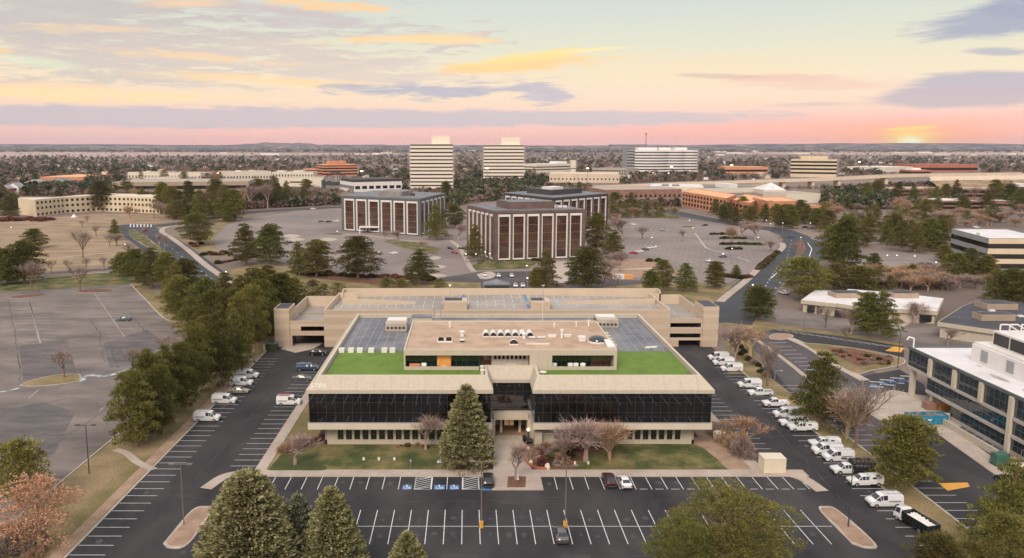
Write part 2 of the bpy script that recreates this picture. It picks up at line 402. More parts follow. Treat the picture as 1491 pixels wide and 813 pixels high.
def sheet(name, pts, z, m, label=None, px=True, thick=None):
    """flat ground sheet from photo pixels (px) or world points"""
    P = [at(*p) for p in pts] if px else [Vector((p[0], p[1], 0)) for p in pts]
    b = MB()
    if thick: b.prism([(p.x, p.y) for p in P], z-thick, z, bottom=False)
    else:
        a = sum(P[i].x*P[(i+1) % len(P)].y-P[(i+1) % len(P)].x*P[i].y for i in range(len(P)))
        if a < 0: P = P[::-1]
        b.poly([(p.x, p.y, z) for p in P])
    o = b.build(name, m); tag(o, label, kind='structure')
    return o
def smooth_line(pts, n=6):
    """Catmull-Rom through the points"""
    P = [Vector(p) for p in pts]; P = [P[0]*2-P[1]]+P+[P[-1]*2-P[-2]]; out = []
    for i in range(1, len(P)-2):
        for k in range(n):
            t = k/n; a, b, c, d = P[i-1:i+3]
            out.append(.5*((2*b)+(-a+c)*t+(2*a-5*b+4*c-d)*t*t+(-a+3*b-3*c+d)*t**3))
    out.append(P[-2]); return out
def ribbon(name, pts, w, z, m, px=True, h=None, kind='structure', mb=None, off=0.0):
    P = [at(*p) for p in pts] if px else [Vector((p[0], p[1], 0)) for p in pts]
    P = smooth_line(P) if len(P) > 2 else P
    b = mb or MB(); prev = None
    for i, p in enumerate(P):
        d = (P[min(i+1, len(P)-1)]-P[max(i-1, 0)]).normalized(); n = Vector((-d.y, d.x, 0))
        c = p+n*off
        l, r = c+n*w/2, c-n*w/2
        if prev:
            pl, pr = prev
            b.quad((pr.x, pr.y, z), (r.x, r.y, z), (l.x, l.y, z), (pl.x, pl.y, z))
            if h:
                b.quad((pl.x, pl.y, z), (l.x, l.y, z), (l.x, l.y, z-h), (pl.x, pl.y, z-h))
                b.quad((r.x, r.y, z), (pr.x, pr.y, z), (pr.x, pr.y, z-h), (r.x, r.y, z-h))
        prev = (l, r)
    if mb: return None
    o = b.build(name, m); tag(o, kind=kind); return o
# ------------------------------------------------------------------ ground, roads, lots
sheet('ground', [(-12000, -300), (12000, -300), (12000, 12000), (-12000, 12000)], -.05, 'far_ground', px=False)
X0, X1 = -57.0, 71.0
sheet('parking_lot', [(X0, 60), (X1, 60), (X1, 225), (X0, 225)], .0, 'asphalt_new', px=False)
# verges left and right of the lot
sheet('grass_verge', [(-70.5, 60), (X0-.4, 60), (X0-.4, 226), (-70.5, 226)], 0.0204, 'verge', px=False)
sheet('grass_verge', [(X1+.4, 60), (76.5, 60), (76.5, 200), (X1+.4, 200)], 0.0208, 'verge', px=False)
ribbon('mulch_strip', [(-58.6, 60), (-58.6, 140), (-58.6, 212)], 1.9, .03, 'gravel_bed', px=False)
k = MB()
k.box(X0-.35, X0, 60, 226, -.02, .14); k.box(X1, X1+.35, 60, 205, -.02, .14)
k.box(76.3, 76.7, 60, 175, -.02, .13); k.box(-70.9, -70.6, 60, 200, -.02, .12)
tag(k.build('kerb', 'kerb'), kind='structure')
# old lots on the left
sheet('old_parking_lot', [(0, 813), (0, 427), (30, 424), (190, 414), (240, 466), (262, 480), (190, 600), (90, 813)], .005, 'asphalt_old')
sheet('old_parking_lot', [(-160, 60), (-70.9, 60), (-70.9, 160), (-74, 200), (-200, 200)], .01, 'asphalt_old', px=False)
def pxline(mb, a, b, w=.12, z=.012, mi=0):
    A, B = at(*a), at(*b); d = (B-A).normalized(); n = Vector((-d.y, d.x, 0))*w/2
    mb.quad(*[(p.x, p.y, z) for p in (A-n, B-n, B+n, A+n)], mi)
def wline(mb, a, b, w=.12, z=.012, mi=0):
    A, B = Vector((*a, 0)), Vector((*b, 0)); d = (B-A).normalized(); n = Vector((-d.y, d.x, 0))*w/2
    mb.quad(*[(p.x, p.y, z) for p in (A-n, B-n, B+n, A+n)], mi)
# crack seal lines and puddles in the old lot
cm = MB()
random.seed(3)
for a in [[(12, 436), (20, 480), (27, 520), (30, 560)], [(12, 436), (60, 430), (70, 428)], [(25, 505), (60, 498), (95, 494), (140, 488)], [(130, 463), (146, 488), (150, 520), (155, 530)], [(155, 457), (190, 455), (200, 470), (222, 495)], [(30, 570), (80, 566), (118, 548), (150, 540)], [(160, 500), (166, 520), (172, 540)], [(240, 468), (210, 478), (205, 476)], [(60, 590), (90, 582), (130, 575)], [(150, 600), (120, 620), (60, 660)], [(140, 583), (146, 598)], [(5, 640), (60, 632), (140, 640)], [(0, 700), (70, 690), (110, 700)]]:
    jg = []
    for (xa_, ya_), (xb_, yb_) in zip(a[:-1], a[1:]):
        A_, B_ = at(xa_, ya_), at(xb_, yb_); n_ = max(2, int((B_-A_).length/2.2))
        for q in range(n_): jg.append(A_.lerp(B_, q/n_)+Vector((random.uniform(-.35, .35), random.uniform(-.35, .35), 0)))
    for q in range(len(jg)-1):
        if random.random() < .88: wline(cm, jg[q].xy, jg[q+1].xy, random.uniform(.12, .38), .016+.0005*(q % 3))
cm = cm.build('crack_seal', 'asphalt_mid'); tag(cm, kind='structure')
pu = MB()
ribbon('', [(0, 571), (14, 569), (28, 565)], 1.0, .020, '', mb=pu)
ribbon('', [(118, 556), (122, 550), (130, 547), (150, 548), (166, 545), (178, 541), (196, 537), (212, 532)], 1.5, .020, '', mb=pu)
tag(pu.build('meltwater', 'water_ice'), kind='structure')
fl = MB()
for a, b, c in [((43, 440), (72, 545), 22), ((136, 425), (192, 506), 20)]:
    A, B = at(*a), at(*b)
    wline(fl, A.xy, B.xy, .22)
    for i in range(c):
        p = A.lerp(B, i/(c-1)); wline(fl, (p.x-5, p.y), (p.x+5, p.y), .18)
for r in range(3):
    for i in range(17):
        y = 96+i*2.9; x = -128+r*22; wline(fl, (x-5, y), (x+5, y), .16)
tag(fl.build('parking_lines', 'paint_faint'), kind='structure')
for pts in ([(0, 600), (60, 585), (110, 600), (80, 660), (0, 690)], [(28, 505), (98, 494), (112, 545), (34, 556)], [(150, 500), (215, 480), (240, 500), (200, 530), (160, 536)], [(70, 700), (120, 690), (90, 760), (40, 770)]):
    sheet('asphalt_patch', pts, .0135, 'asphalt_patch')
fl = MB()
for i in range(3):
    wline(fl, (-128+i*22, 96), (-128+i*22, 142), .2)
pxline(fl, (145, 598), (175, 577), .3); pxline(fl, (42, 580), (57, 567), .3); pxline(fl, (43, 440), (58, 500), .3); pxline(fl, (60, 500), (72, 543), .35)
tag(fl.build('parking_lines', 'paint_worn'), kind='structure')
# grass edge, islands of the left lot
def island(name, pts, m, h=.14, px=True, kerb=.3):
    P = [at(*p) for p in pts] if px else [Vector((p[0], p[1], 0)) for p in pts]
    P = smooth_line(P+[P[0]], 5)[:-1]
    c = sum(P, Vector())/len(P)
    b = MB(); b.prism([(p.x, p.y) for p in P], 0, h, 0)
    Q = []
    for p in P:
        d = (c-p); Q.append(p+d.normalized()*min(kerb, d.length*.4))
    a = sum(Q[i].x*Q[(i+1) % len(Q)].y-Q[(i+1) % len(Q)].x*Q[i].y for i in range(len(Q)))
    if a < 0: Q = Q[::-1]
    b.poly([(p.x, p.y, h+.01) for p in Q], 1)
    return tag(b.build(name, ['kerb', m]), kind='structure')
island('lot_island', [(28, 562), (50, 553), (80, 547), (112, 545), (118, 550), (112, 556), (90, 560), (50, 563)], 'verge')
island('lot_island', [(172, 548), (200, 541), (225, 538), (225, 543), (190, 550)], 'verge')
island('lot_island', [(10, 434), (35, 430), (68, 428), (60, 431), (30, 435)], 'mulch', kerb=.15)
island('lot_island', [(107, 425), (130, 422), (162, 422), (160, 425), (130, 427)], 'mulch', kerb=.15)
sheet('grass_verge', [(190, 414), (205, 412), (262, 450), (300, 470), (262, 482), (241, 467)], 0.0312, 'verge')
sheet('grass_verge', [(0, 405), (190, 396), (260, 410), (190, 414), (30, 424), (0, 427)], 0.0216, 'lawn')
ribbon('kerb', [(190, 414), (215, 440), (238, 463), (258, 470)], .4, .14, 'kerb', h=.14)
ribbon('footpath', [(168, 655), (185, 661), (198, 672), (215, 681), (224, 684)], 1.5, .06, 'concrete_warm')
# field and street on the left
sheet('field', [(0, 327), (60, 322), (120, 330), (175, 335), (183, 350), (182, 385), (120, 392), (0, 398)], 0.0120, 'dry_grass')
sheet('field', [(0, 322), (60, 318), (140, 312), (245, 312), (252, 324), (190, 328), (110, 331), (0, 330)], 0.0224, 'dry_grass')
ribbon('street', [(-60, 412), (0, 404), (90, 397), (170, 392), (205, 398)], 5.5, .02, 'asphalt_mid')
ribbon('footpath', [(0, 412), (80, 403), (175, 395)], 1.6, .04, 'concrete_warm')
ribbon('footpath', [(75, 376), (110, 373), (150, 369), (172, 367)], 1.8, .03, 'concrete_warm')
ribbon('road', [(330, 440), (316, 412), (290, 388), (262, 366), (238, 348), (214, 334), (205, 330)], 15, .050, 'asphalt_road')
ribbon('road', [(250, 390), (222, 366), (200, 350), (189, 342), (184, 332), (190, 327)], 8.5, .044, 'asphalt_road')
ribbon('road', [(170, 329), (205, 329.5), (250, 327), (310, 318), (360, 310), (430, 305), (520, 301), (640, 296)], 15, .038, 'asphalt_road')
ribbon('sidewalk', [(345, 418), (322, 402), (298, 385), (272, 363), (250, 347), (236, 338), (240, 332), (262, 328)], 3.4, .12, 'concrete_warm', h=.12)
island('road_median', [(187, 335), (200, 337), (215, 348), (235, 362), (255, 378), (248, 380), (225, 366), (200, 352), (190, 344)], 'lawn', kerb=.8)
# lilac lot of the middle offices
sheet('office_parking_lot', [(314, 364), (312, 345), (330, 328), (370, 317), (430, 308), (500, 302), (640, 300), (760, 330), (720, 420), (640, 430), (560, 425), (470, 395), (400, 380), (345, 375)], .01, 'asphalt_lilac')
sheet('office_parking_lot', [(640, 300), (860, 330), (905, 318), (980, 318), (1040, 326), (1120, 336), (1135, 350), (1128, 372), (1095, 398), (1060, 412), (960, 416), (860, 428), (720, 420), (700, 330)], .012, 'asphalt_lilac')
sheet('access_road', [(700, 396), (800, 395), (900, 408), (1000, 410), (1000, 425), (860, 426), (640, 426), (640, 405)], .022, 'asphalt_mid')
sheet('grass_verge', [(380, 383), (430, 390), (480, 402), (560, 408), (700, 412), (700, 440), (320, 440), (330, 395)], 0.0328, 'verge')
sheet('grass_verge', [(860, 432), (880, 418), (960, 412), (1052, 412), (1075, 420), (1050, 442), (1000, 470), (860, 470)], 0.0332, 'verge')
sheet('grass_verge', [(250, 345), (300, 335), (330, 326), (312, 345), (312, 362), (335, 372), (300, 372), (262, 347)], 0.0336, 'verge')
sheet('mulch_bed', [(440, 396), (500, 402), (580, 410), (640, 410), (640, 415), (560, 416), (480, 408), (430, 400)], 0.0540, 'mulch')
sheet('mulch_bed', [(318, 300), (345, 296), (350, 312), (330, 326), (316, 328)], 0.0344, 'verge')
island('lot_island', [(694, 400), (712, 396), (722, 400), (715, 406), (700, 406)], 'concrete', kerb=.2)
for i, (x, y, w) in enumerate([(634, 376, 9), (638, 389, 12), (636, 402, 15), (424, 344, 14), (430, 349, 14), (478, 349, 14)]):
    island('lot_island', [(x-w, y), (x, y-2.6), (x+w, y), (x, y+2.8)], 'concrete', kerb=.2)
ribbon('sidewalk', [(655, 350), (668, 360), (676, 373), (684, 388), (690, 396)], 2.6, .12, 'concrete_warm', h=.12)
ribbon('sidewalk', [(500, 341), (540, 344), (600, 351), (655, 351)], 2.4, .12, 'concrete_warm', h=.12)
sheet('lawn', [(686, 388), (715, 372), (790, 378), (770, 391), (690, 394)], 0.0548, 'lawn')
sheet('lawn', [(560, 352), (600, 352), (640, 362), (636, 371), (590, 362)], 0.0552, 'lawn')
sheet('plaza', [(805, 381), (832, 380), (830, 392), (826, 412), (806, 412)], .04, 'concrete')
sheet('gravel_bed', [(895, 376), (960, 378), (960, 392), (1000, 396), (985, 402), (892, 406), (880, 395)], 0.0456, 'gravel_bed')
ribbon('footpath', [(890, 393), (920, 392), (953, 391)], 4, .05, 'concrete')
sheet('lawn', [(917, 306), (965, 303), (1010, 312), (980, 319), (915, 314)], 0.0360, 'lawn')
for pts in [[(1033, 342), (1060, 341), (1075, 342), (1060, 343)], [(1050, 348), (1070, 346), (1090, 347), (1070, 349)], [(1050, 356), (1080, 353), (1113, 356), (1110, 359), (1070, 357)], [(1058, 363), (1070, 362), (1080, 363.5), (1070, 364.5)], [(944, 379), (955, 378), (975, 383), (960, 384)], [(990, 330), (1000, 329.5), (1013, 330), (1000, 331.5)], [(849, 338), (855, 337), (862, 338)], [(470, 341), (480, 340), (500, 341), (490, 342.5)]]:
    island('lot_island', pts, 'shrub_green', kerb=.15)
im = MB()
ribbon('', [(912, 329), (935, 333), (960, 337), (975, 335)], 1.4, .03, '', mb=im)
ribbon('', [(1012, 340), (1020, 350), (1030, 362), (1060, 370), (1095, 382)], .9, .03, '', mb=im)
tag(im.build('meltwater', 'water_ice'), kind='structure')
# east road
ribbon('road', [(1055, 470), (1078, 440), (1100, 418), (1128, 392), (1150, 372), (1160, 356), (1160, 346), (1142, 338), (1125, 334), (1040, 321), (960, 306), (900, 298)], 17, .050, 'asphalt_road')
ribbon('road', [(1130, 410), (1168, 385), (1182, 368), (1190, 356), (1196, 350), (1235, 348), (1300, 352)], 13, .044, 'asphalt_road')
ribbon('road', [(1140, 345), (1170, 349), (1210, 353), (1250, 358)], 10, .038, 'asphalt_road')
ribbon('sidewalk', [(1048, 440), (1062, 428), (1085, 410), (1108, 388), (1128, 372), (1140, 360), (1138, 354)], 3.2, .12, 'concrete_warm', h=.12)
island('road_median', [(1141, 404), (1145, 392), (1150, 382), (1158, 373), (1166, 374), (1164, 382), (1155, 395)], 'lawn', kerb=.5)
island('road_median', [(1163, 371), (1161, 362), (1163, 350), (1168, 350), (1172, 362), (1168, 371)], 'mulch', kerb=.4)
rm = MB()
for a, b in [((1122, 406), (1141, 389)), ((1176, 354), (1182, 363)), ((1182, 363), (1178, 375)), ((290, 403), (310, 420)), ((1180, 347), (1198, 352))]: pxline(rm, a, b, .5, .060)
for i in range(14):
    p = at(1146-i*2.6, 365+i*4.2) if i > 5 else at(1152-i*1.2, 350+i*5); wline(rm, (p.x, p.y), (p.x-1, p.y-3), .3, .060)
for i in range(12):
    p = at(244+i*7, 357+i*5.4); wline(rm, (p.x, p.y), (p.x+1.2, p.y-3), .3, .060)
for i in range(5): p = at(1130+i*6, 421-i*8); wline(rm, (p.x, p.y), (p.x+1, p.y+3), .3, .060)
for i in range(7): pxline(rm, (190+i*5, 326+i*.2), (190+i*5, 331), .8, .060)
for i in range(4): pxline(rm, (222+i*3.5, 335.2), (224+i*3.5, 335.2), .8, .060)
tag(rm.build('road_marking', 'paint_white'), kind='structure')
# right side: lots
sheet('east_parking_lot', [(76.7, 60), (118, 60), (118, 140), (103, 160), (103, 200), (76.7, 200)], .003, 'asphalt_new', px=False)
sheet('east_parking_lot', [(1082, 470), (1130, 470), (1210, 510), (1310, 560), (1345, 600), (1330, 640), (1250, 700), (1180, 600), (1090, 500)], .008, 'asphalt_mid')
sheet('neighbour_parking_lot', [(1100, 455), (1150, 450), (1330, 468), (1440, 490), (1491, 500), (1400, 512), (1312, 504), (1200, 480), (1110, 472)], .012, 'asphalt_old')
sheet('ring_road', [(1100, 474), (1112, 472), (1160, 480), (1240, 488), (1316, 504), (1316, 520), (1250, 513), (1180, 499), (1150, 493)], .020, 'asphalt_new')
sheet('grass_verge', [(1055, 470), (1085, 455), (1112, 468), (1140, 474), (1220, 484), (1316, 501), (1312, 504), (1220, 489), (1130, 479), (1090, 490), (1110, 545), (1060, 545)], 0.0364, 'verge')
island('planted_bed', [(1167, 500), (1200, 502), (1260, 510), (1313, 522), (1313, 532), (1270, 540), (1248, 545), (1215, 530)], 'verge', kerb=.4)
sheet('mulch_bed', [(1205, 507), (1240, 508), (1300, 522), (1298, 528), (1252, 535), (1220, 520)], 0.1768, 'mulch')
ribbon('sidewalk', [(1150, 493), (1180, 507), (1215, 530), (1260, 555)], 2.6, .13, 'concrete', h=.12)
sheet('accessible_bays', [(1256, 548), (1310, 538), (1345, 560), (1350, 575), (1290, 572)], .022, 'asphalt_new')
sheet('plaza', [(1275, 575), (1300, 568), (1346, 577), (1400, 600), (1400, 622), (1345, 620), (1290, 618), (1254, 596)], .05, 'concrete')
sheet('sidewalk', [(1345, 618), (1378, 618), (1491, 700), (1491, 722)], .10, 'concrete_warm', thick=.1)
island('lot_island', [(1119, 490), (1130, 486), (1150, 487), (1155, 491), (1140, 495), (1122, 494)], 'gravel_bed', kerb=.4)
ribbon('kerb', [(1100, 494), (1130, 515), (1168, 545), (1200, 575)], 1.3, .12, 'concrete_warm', h=.12)
sheet('far_parking_lot', [(1245, 366), (1300, 366), (1370, 374), (1372, 404), (1250, 388), (1240, 378)], .02, 'asphalt_lilac')
sheet('neighbour_path', [(1286, 476), (1305, 470), (1322, 462), (1330, 468), (1310, 480)], .03, 'concrete')
pl = MB()
# main lot: double row, front row, edges
for i in range(-8, 28):
    x = -17.1+2.72*i
    if -40 < x < 55.5: wline(pl, (x, 107.5), (x, 118.4))
wline(pl, (-40.6, 112.95), (56.2, 112.95))
for i in range(-1, 14):
    x = -31.05+2.76*i; wline(pl, (x, 126), (x, 131.0))
for i in range(0, 17):
    x = 15.4+2.69*i; wline(pl, (x, 126), (x, 131.0))
    if i > 4: wline(pl, (x+.6, 126.1), (x+2.0, 126.1))
for i in range(44):
    y = 90.8+2.73*i
    if y < 212: wline(pl, (X0, y), (X0+5.2, y))
    if y < 203: wline(pl, (X1-5.2, y), (X1, y))
for i in range(28):
    y = 135.8+2.72*i
    wline(pl, (-43.3, y), (-38.3, y)) if y < 196 else None
    if y < 205: wline(pl, (53.6, y), (58.6, y))
# hatched bays
for x0, x1 in ((-31.05+2.76*8, -31.05+2.76*9), (-31.05+2.76*12, -31.05+2.76*13)):
    wline(pl, (x0, 126), (x1, 126)); wline(pl, (x0, 131), (x1, 131))
    x0, x1 = x0+.62, x1+.3
x8 = -31.05+2.76*9-.05
def hatch(xa, xb):
    wline(pl, (xa, 126.05), (xb, 126.05)); wline(pl, (xa, 126), (xa, 131)); wline(pl, (xb, 126), (xb, 131))
    for i in range(7):
        y = 125.4+i*.8; ya, yb = y, y+1.6
        if yb > 131: yb = 131
        wline(pl, (xa, max(ya, 126)), (xb, yb), .14, .014)
hatch(at(603, 713).x, at(628, 713).x); hatch(at(673, 713).x, at(697, 713).x)
# east lot lines
for i in range(36):
    y = 88+2.75*i
    wline(pl, (76.7, y), (82, y)); 
    if y < 158: wline(pl, (98, y), (103.5, y))
for i in range(18):
    a = at(1108+i*11.5, 475.5+i*1.75); wline(pl, (a.x, a.y), (a.x+2.2, a.y-4.5), .16, .03)
for i in range(13):
    a = at(1145+i*7.5, 499+i*5.6); wline(pl, (a.x, a.y), (a.x-5, a.y-.3), .18, .03)
for i in range(4):
    for j in range(2):
        a = at(1266+i*15, 556-i*2.8+j*7); wline(pl, (a.x, a.y), (a.x+3.2, a.y-.6), .5, .03)
tag(pl.build('parking_lines', 'paint_white'), kind='structure')
pl = MB()
for x0, x1, y0, y1 in ((585.5, 600, 706.5, 713), (632, 648, 706.5, 713), (654.5, 668.5, 706.5, 713), (703, 716, 708.5, 714.5)):
    a, b = at(x0, y1), at(x1, y0); pl.quad((a.x, a.y, .013), (b.x, a.y, .013), (b.x, b.y, .013), (a.x, b.y, .013))
for i in range(5):
    a = at(1270+i*14, 563-i*2.4); pl.quad((a.x, a.y, .03), (a.x+1.8, a.y, .03), (a.x+1.8, a.y+1.5, .03), (a.x, a.y+1.5, .03))
tag(pl.build('accessible_stall_marking', 'paint_blue'), kind='structure')
# wheelchair symbols
ws = MB()
for x0, x1 in ((585.5, 600), (632, 648), (654.5, 668.5)):
    a, b = at((x0+x1)/2, 713), at((x0+x1)/2, 706.5); c = (a+b)/2; z = .017
    for i in range(10):
        t0, t1 = R(150+i*24), R(174+i*24)
        ws.quad((c.x-.05+.42*math.cos(t0), c.y-.2+.42*math.sin(t0), z), (c.x-.05+.55*math.cos(t0), c.y-.2+.55*math.sin(t0), z), (c.x-.05+.55*math.cos(t1), c.y-.2+.55*math.sin(t1), z), (c.x-.05+.42*math.cos(t1), c.y-.2+.42*math.sin(t1), z))
    wline(ws, (c.x-.1, c.y+.75), (c.x-.05, c.y-.05), .2, z); wline(ws, (c.x-.05, c.y), (c.x+.45, c.y-.05), .16, z+.001); wline(ws, (c.x+.42, c.y), (c.x+.6, c.y-.55), .16, z+.002)
    wline(ws, (c.x-.25, c.y+.85), (c.x+.02, c.y+.85), .26, z)
tag(ws.build('accessible_symbol', 'paint_white'), kind='structure')
sheet('yellow_hatching', [(1289, 511), (1302, 504.5), (1317, 507), (1312, 513.5), (1296, 512)], .034, 'paint_yellow')
sheet('yellow_hatching', [(1366, 704), (1409, 703), (1412, 709), (1380, 715)], .03, 'paint_yellow')
# front walk and lawn of the main building
sw = 'concrete_warm'
fw = MB()
fw.prism([(-38.3, 131.05), (60.5, 131.05), (60.5, 133.9), (-38.3, 133.9)], 0, .14)
fw.prism([(4.3, 125.6), (13.0, 125.6), (13.0, 131.05), (4.3, 131.05)], 0, .14)
fw.prism([(-38.3, 133.9), (-36.2, 133.9), (-36.2, 205), (-38.3, 205)], 0, .14)
fw.prism([(51.3, 133.9), (53.6, 133.9), (53.6, 205), (51.3, 205)], 0, .14)
tag(fw.build('sidewalk', sw), kind='structure')
def hook(pts, w):
    b = MB(); ribbon('', pts, w, .145, '', px=False, h=.14, mb=b); return b
b = hook([(-37.5, 132.5), (-40.5, 132.3), (-43, 130.8), (-44.6, 126)], 2.2); tag(b.build('kerbed_peninsula', sw), kind='structure')
b = hook([(53.5, 132.5), (57, 132.3), (59.2, 130), (60.2, 125)], 2.2); tag(b.build('kerbed_peninsula', sw), kind='structure')
island('lot_island', [(-44.7, 107.5), (-43.2, 106.2), (-40.9, 107.5), (-40.9, 118), (-42.2, 119.5), (-44.2, 118)], 'gravel_bed', px=False, kerb=.6)
island('lot_island', [(56.6, 107.5), (58.2, 106.2), (60.1, 107.5), (59.6, 118), (58, 119.5), (56.6, 118)], 'gravel_bed', px=False, kerb=.6)
sheet('planting_bed', [(-36.2, 133.9), (4.6, 133.9), (4.6, 150), (-30, 150), (-30, 200), (-36.2, 200)], 0.0472, 'verge', px=False)
sheet('planting_bed', [(13.0, 133.9), (51.3, 133.9), (51.3, 200), (46.5, 200), (46.5, 150), (13, 150)], 0.0476, 'gravel_bed', px=False)
sheet('mulch_bed', [(0.3, 134), (4.6, 134), (4.6, 139), (-2, 141), (-6, 139), (-5, 134)], 0.0600, 'mulch', px=False)
def lawn(pts, name='lawn', m='lawn', z=.11):
    P = smooth_line([at(*p) for p in pts+[pts[0]]], 5)[:-1]
    b = MB(); b.prism([(p.x, p.y) for p in P], .0, z, bottom=False); tag(b.build(name, m), kind='structure')
lawn([(392, 686), (480, 686), (600, 686), (660, 686), (664, 670), (640, 652), (560, 648), (470, 650), (430, 660), (402, 672)])
lawn([(391, 686.2), (430, 686), (470, 686), (474, 681), (455, 670), (415, 662), (402, 672)], 'ground_cover', 'lawn_dark', .16)
lawn([(830, 687), (900, 688), (1049, 688.5), (1052, 678), (1035, 662), (1010, 647), (960, 644), (905, 645), (880, 655), (850, 665)])
sheet('mulch_bed', [(775, 686), (830, 687), (850, 665), (880, 655), (860, 640), (775, 646), (765, 660)], 0.0704, 'mulch')
sheet('tree_bed', [(738, 711), (765, 711), (766, 695), (740, 695)], .16, 'mulch')
sheet('entrance_walk', [(4.7, 133.9), (12.9, 133.9), (11.5, 140), (10.9, 155.5), (5.6, 155.5), (5.0, 140)], .06, 'concrete', px=False)
sheet('side_path', [(0.9, 133.9), (2.9, 133.9), (2.9, 148), (0.9, 148)], .08, 'concrete', px=False)

# cracks and tar lines in the new asphalt, oil spots in the stalls
ck = MB(); random.seed(12)
for (x0_, y0_, x1_, y1_) in ((-56, 150, -38, 149), (-50, 124, -30, 120), (-10, 121, 20, 123), (20, 104, 50, 106), (-36, 104, -12, 101), (60, 150, 71, 152), (54, 128, 70, 133), (-57, 186, -44, 188), (0, 98, 24, 97), (30, 122, 52, 120), (-20, 124, -18, 108), (44, 118, 47, 100), (62, 118, 64, 160), (-48, 130, -46, 180)):
    n_ = 18; q0 = None
    for i in range(n_+1):
        q = (x0_+(x1_-x0_)*i/n_+random.uniform(-.4, .4), y0_+(y1_-y0_)*i/n_+random.uniform(-.4, .4))
        if q0 and random.random() < .9: wline(ck, q0, q, random.uniform(.05, .13), .006+.0004*(i % 3))
        q0 = q
tag(ck.build('asphalt_crack', 'metal_dark'), kind='structure')
ck = MB()
for i in range(90):
    r_ = random.random()
    if r_ < .45: x_, y_ = -17.1+2.72*(random.randint(-8, 26)+.5), random.choice((110.2, 115.6))
    elif r_ < .7: x_, y_ = -31+2.74*(random.randint(0, 30)+.5), 128.6
    else: x_, y_ = random.choice((-54.3, 68.3, 56, -41)), 92.2+2.73*random.randint(0, 38)
    if 4 < x_ < 13.5 and 125 < y_ < 132: continue
    x_ += random.uniform(-.4, .4); y_ += random.uniform(-.6, .6); s_ = random.uniform(.25, .7)
    ck.poly([(x_+s_*random.uniform(.6, 1.1)*math.cos(a*.7854), y_+s_*random.uniform(.7, 1.4)*math.sin(a*.7854), .0085+.00003*i) for a in range(8)])
tag(ck.build('oil_stain', 'roof_dark'), kind='structure')
ck = MB()
for i in range(9): 
    x_, y_ = random.uniform(-35, 55), random.uniform(96, 124); w_, h_ = random.uniform(2, 6), random.uniform(1, 2.5)
    ck.quad((x_, y_, .0045+i*.0003), (x_+w_, y_, .0045+i*.0003), (x_+w_, y_+h_, .0045+i*.0003), (x_, y_+h_, .0045+i*.0003))
tag(ck.build('asphalt_patch', 'asphalt_road2'), kind='structure')
for i in range(10):
    pass

def inpx(x, y, P):
    c = False
    for i in range(len(P)):
        a, b_ = P[i], P[i-1]
        if (a[1] > y) != (b_[1] > y) and x < (b_[0]-a[0])*(y-a[1])/(b_[1]-a[1])+a[0]: c = not c
    return c
fl = MB(); LP1 = [(330, 360), (330, 345), (345, 330), (375, 320), (430, 312), (490, 312), (490, 338), (470, 346), (560, 372), (600, 400), (560, 404), (470, 392), (400, 378)]
LP2 = [(915, 345), (925, 326), (980, 324), (1040, 332), (1120, 344), (1115, 366), (1085, 392), (1050, 402), (1000, 396), (960, 385), (912, 372)]
for P_, rot in ((LP1, .35), (LP2, -.3)):
    A_ = at(*P_[0])
    for r_ in range(-14, 15):
        for i in range(-60, 61):
            u_, v_ = i*3.0, r_*17.5; x_ = (at(460, 350).x if rot > 0 else at(1010, 360).x)+u_*math.cos(rot)-v_*math.sin(rot); y_ = (at(460, 350).y if rot > 0 else at(1010, 360).y)+u_*math.sin(rot)+v_*math.cos(rot)
            zc = y_*CT+CAMH*ST; px_ = CX+x_*FPX/zc; py_ = CY+FPX*(CAMH*CT-y_*ST)/zc
            if inpx(px_, py_, P_) and random.random() < .93: wline(fl, (x_-4.6*math.sin(-rot), y_-4.6*math.cos(rot)), (x_+4.6*math.sin(-rot), y_+4.6*math.cos(rot)), .17, .018)
for i in range(22):
    for y_ in (383.5, 389, 396): pxline(fl, (1256+i*5, y_), (1258+i*5, y_-2.6), .2, .03)
tag(fl.build('parking_lines', 'paint_faint'), kind='structure')
fl = MB()
for y_, x0_, x1_ in ((376, 1275, 1345), (386.5, 1268, 1366), (391.5, 1262, 1370)): pxline(fl, (x0_, y_), (x1_, y_+.6), .7, .03)
tag(fl.build('parking_lines', 'paint_worn'), kind='structure')
# ------------------------------------------------------------------ main office building
B = thing('office_building', 'wide beige office building with black glass floors, green turf terraces and the number 5700', 'office building', (8.2, 145, 0))
def wl(o):                      # world coordinates kept for children of the building
    o.parent = B; o.matrix_parent_inverse = Matrix.Translation((-8.2, -145, 0)); return o
ZG0, ZG1, ZT, ZR = 5.4, 11.55, 14.2, 13.2
LX0, LX1, RX0, RX1 = -30.7, 5.0, 12.5, 47.2
YF, YM, YB = 143.5, 150.4, 201.0
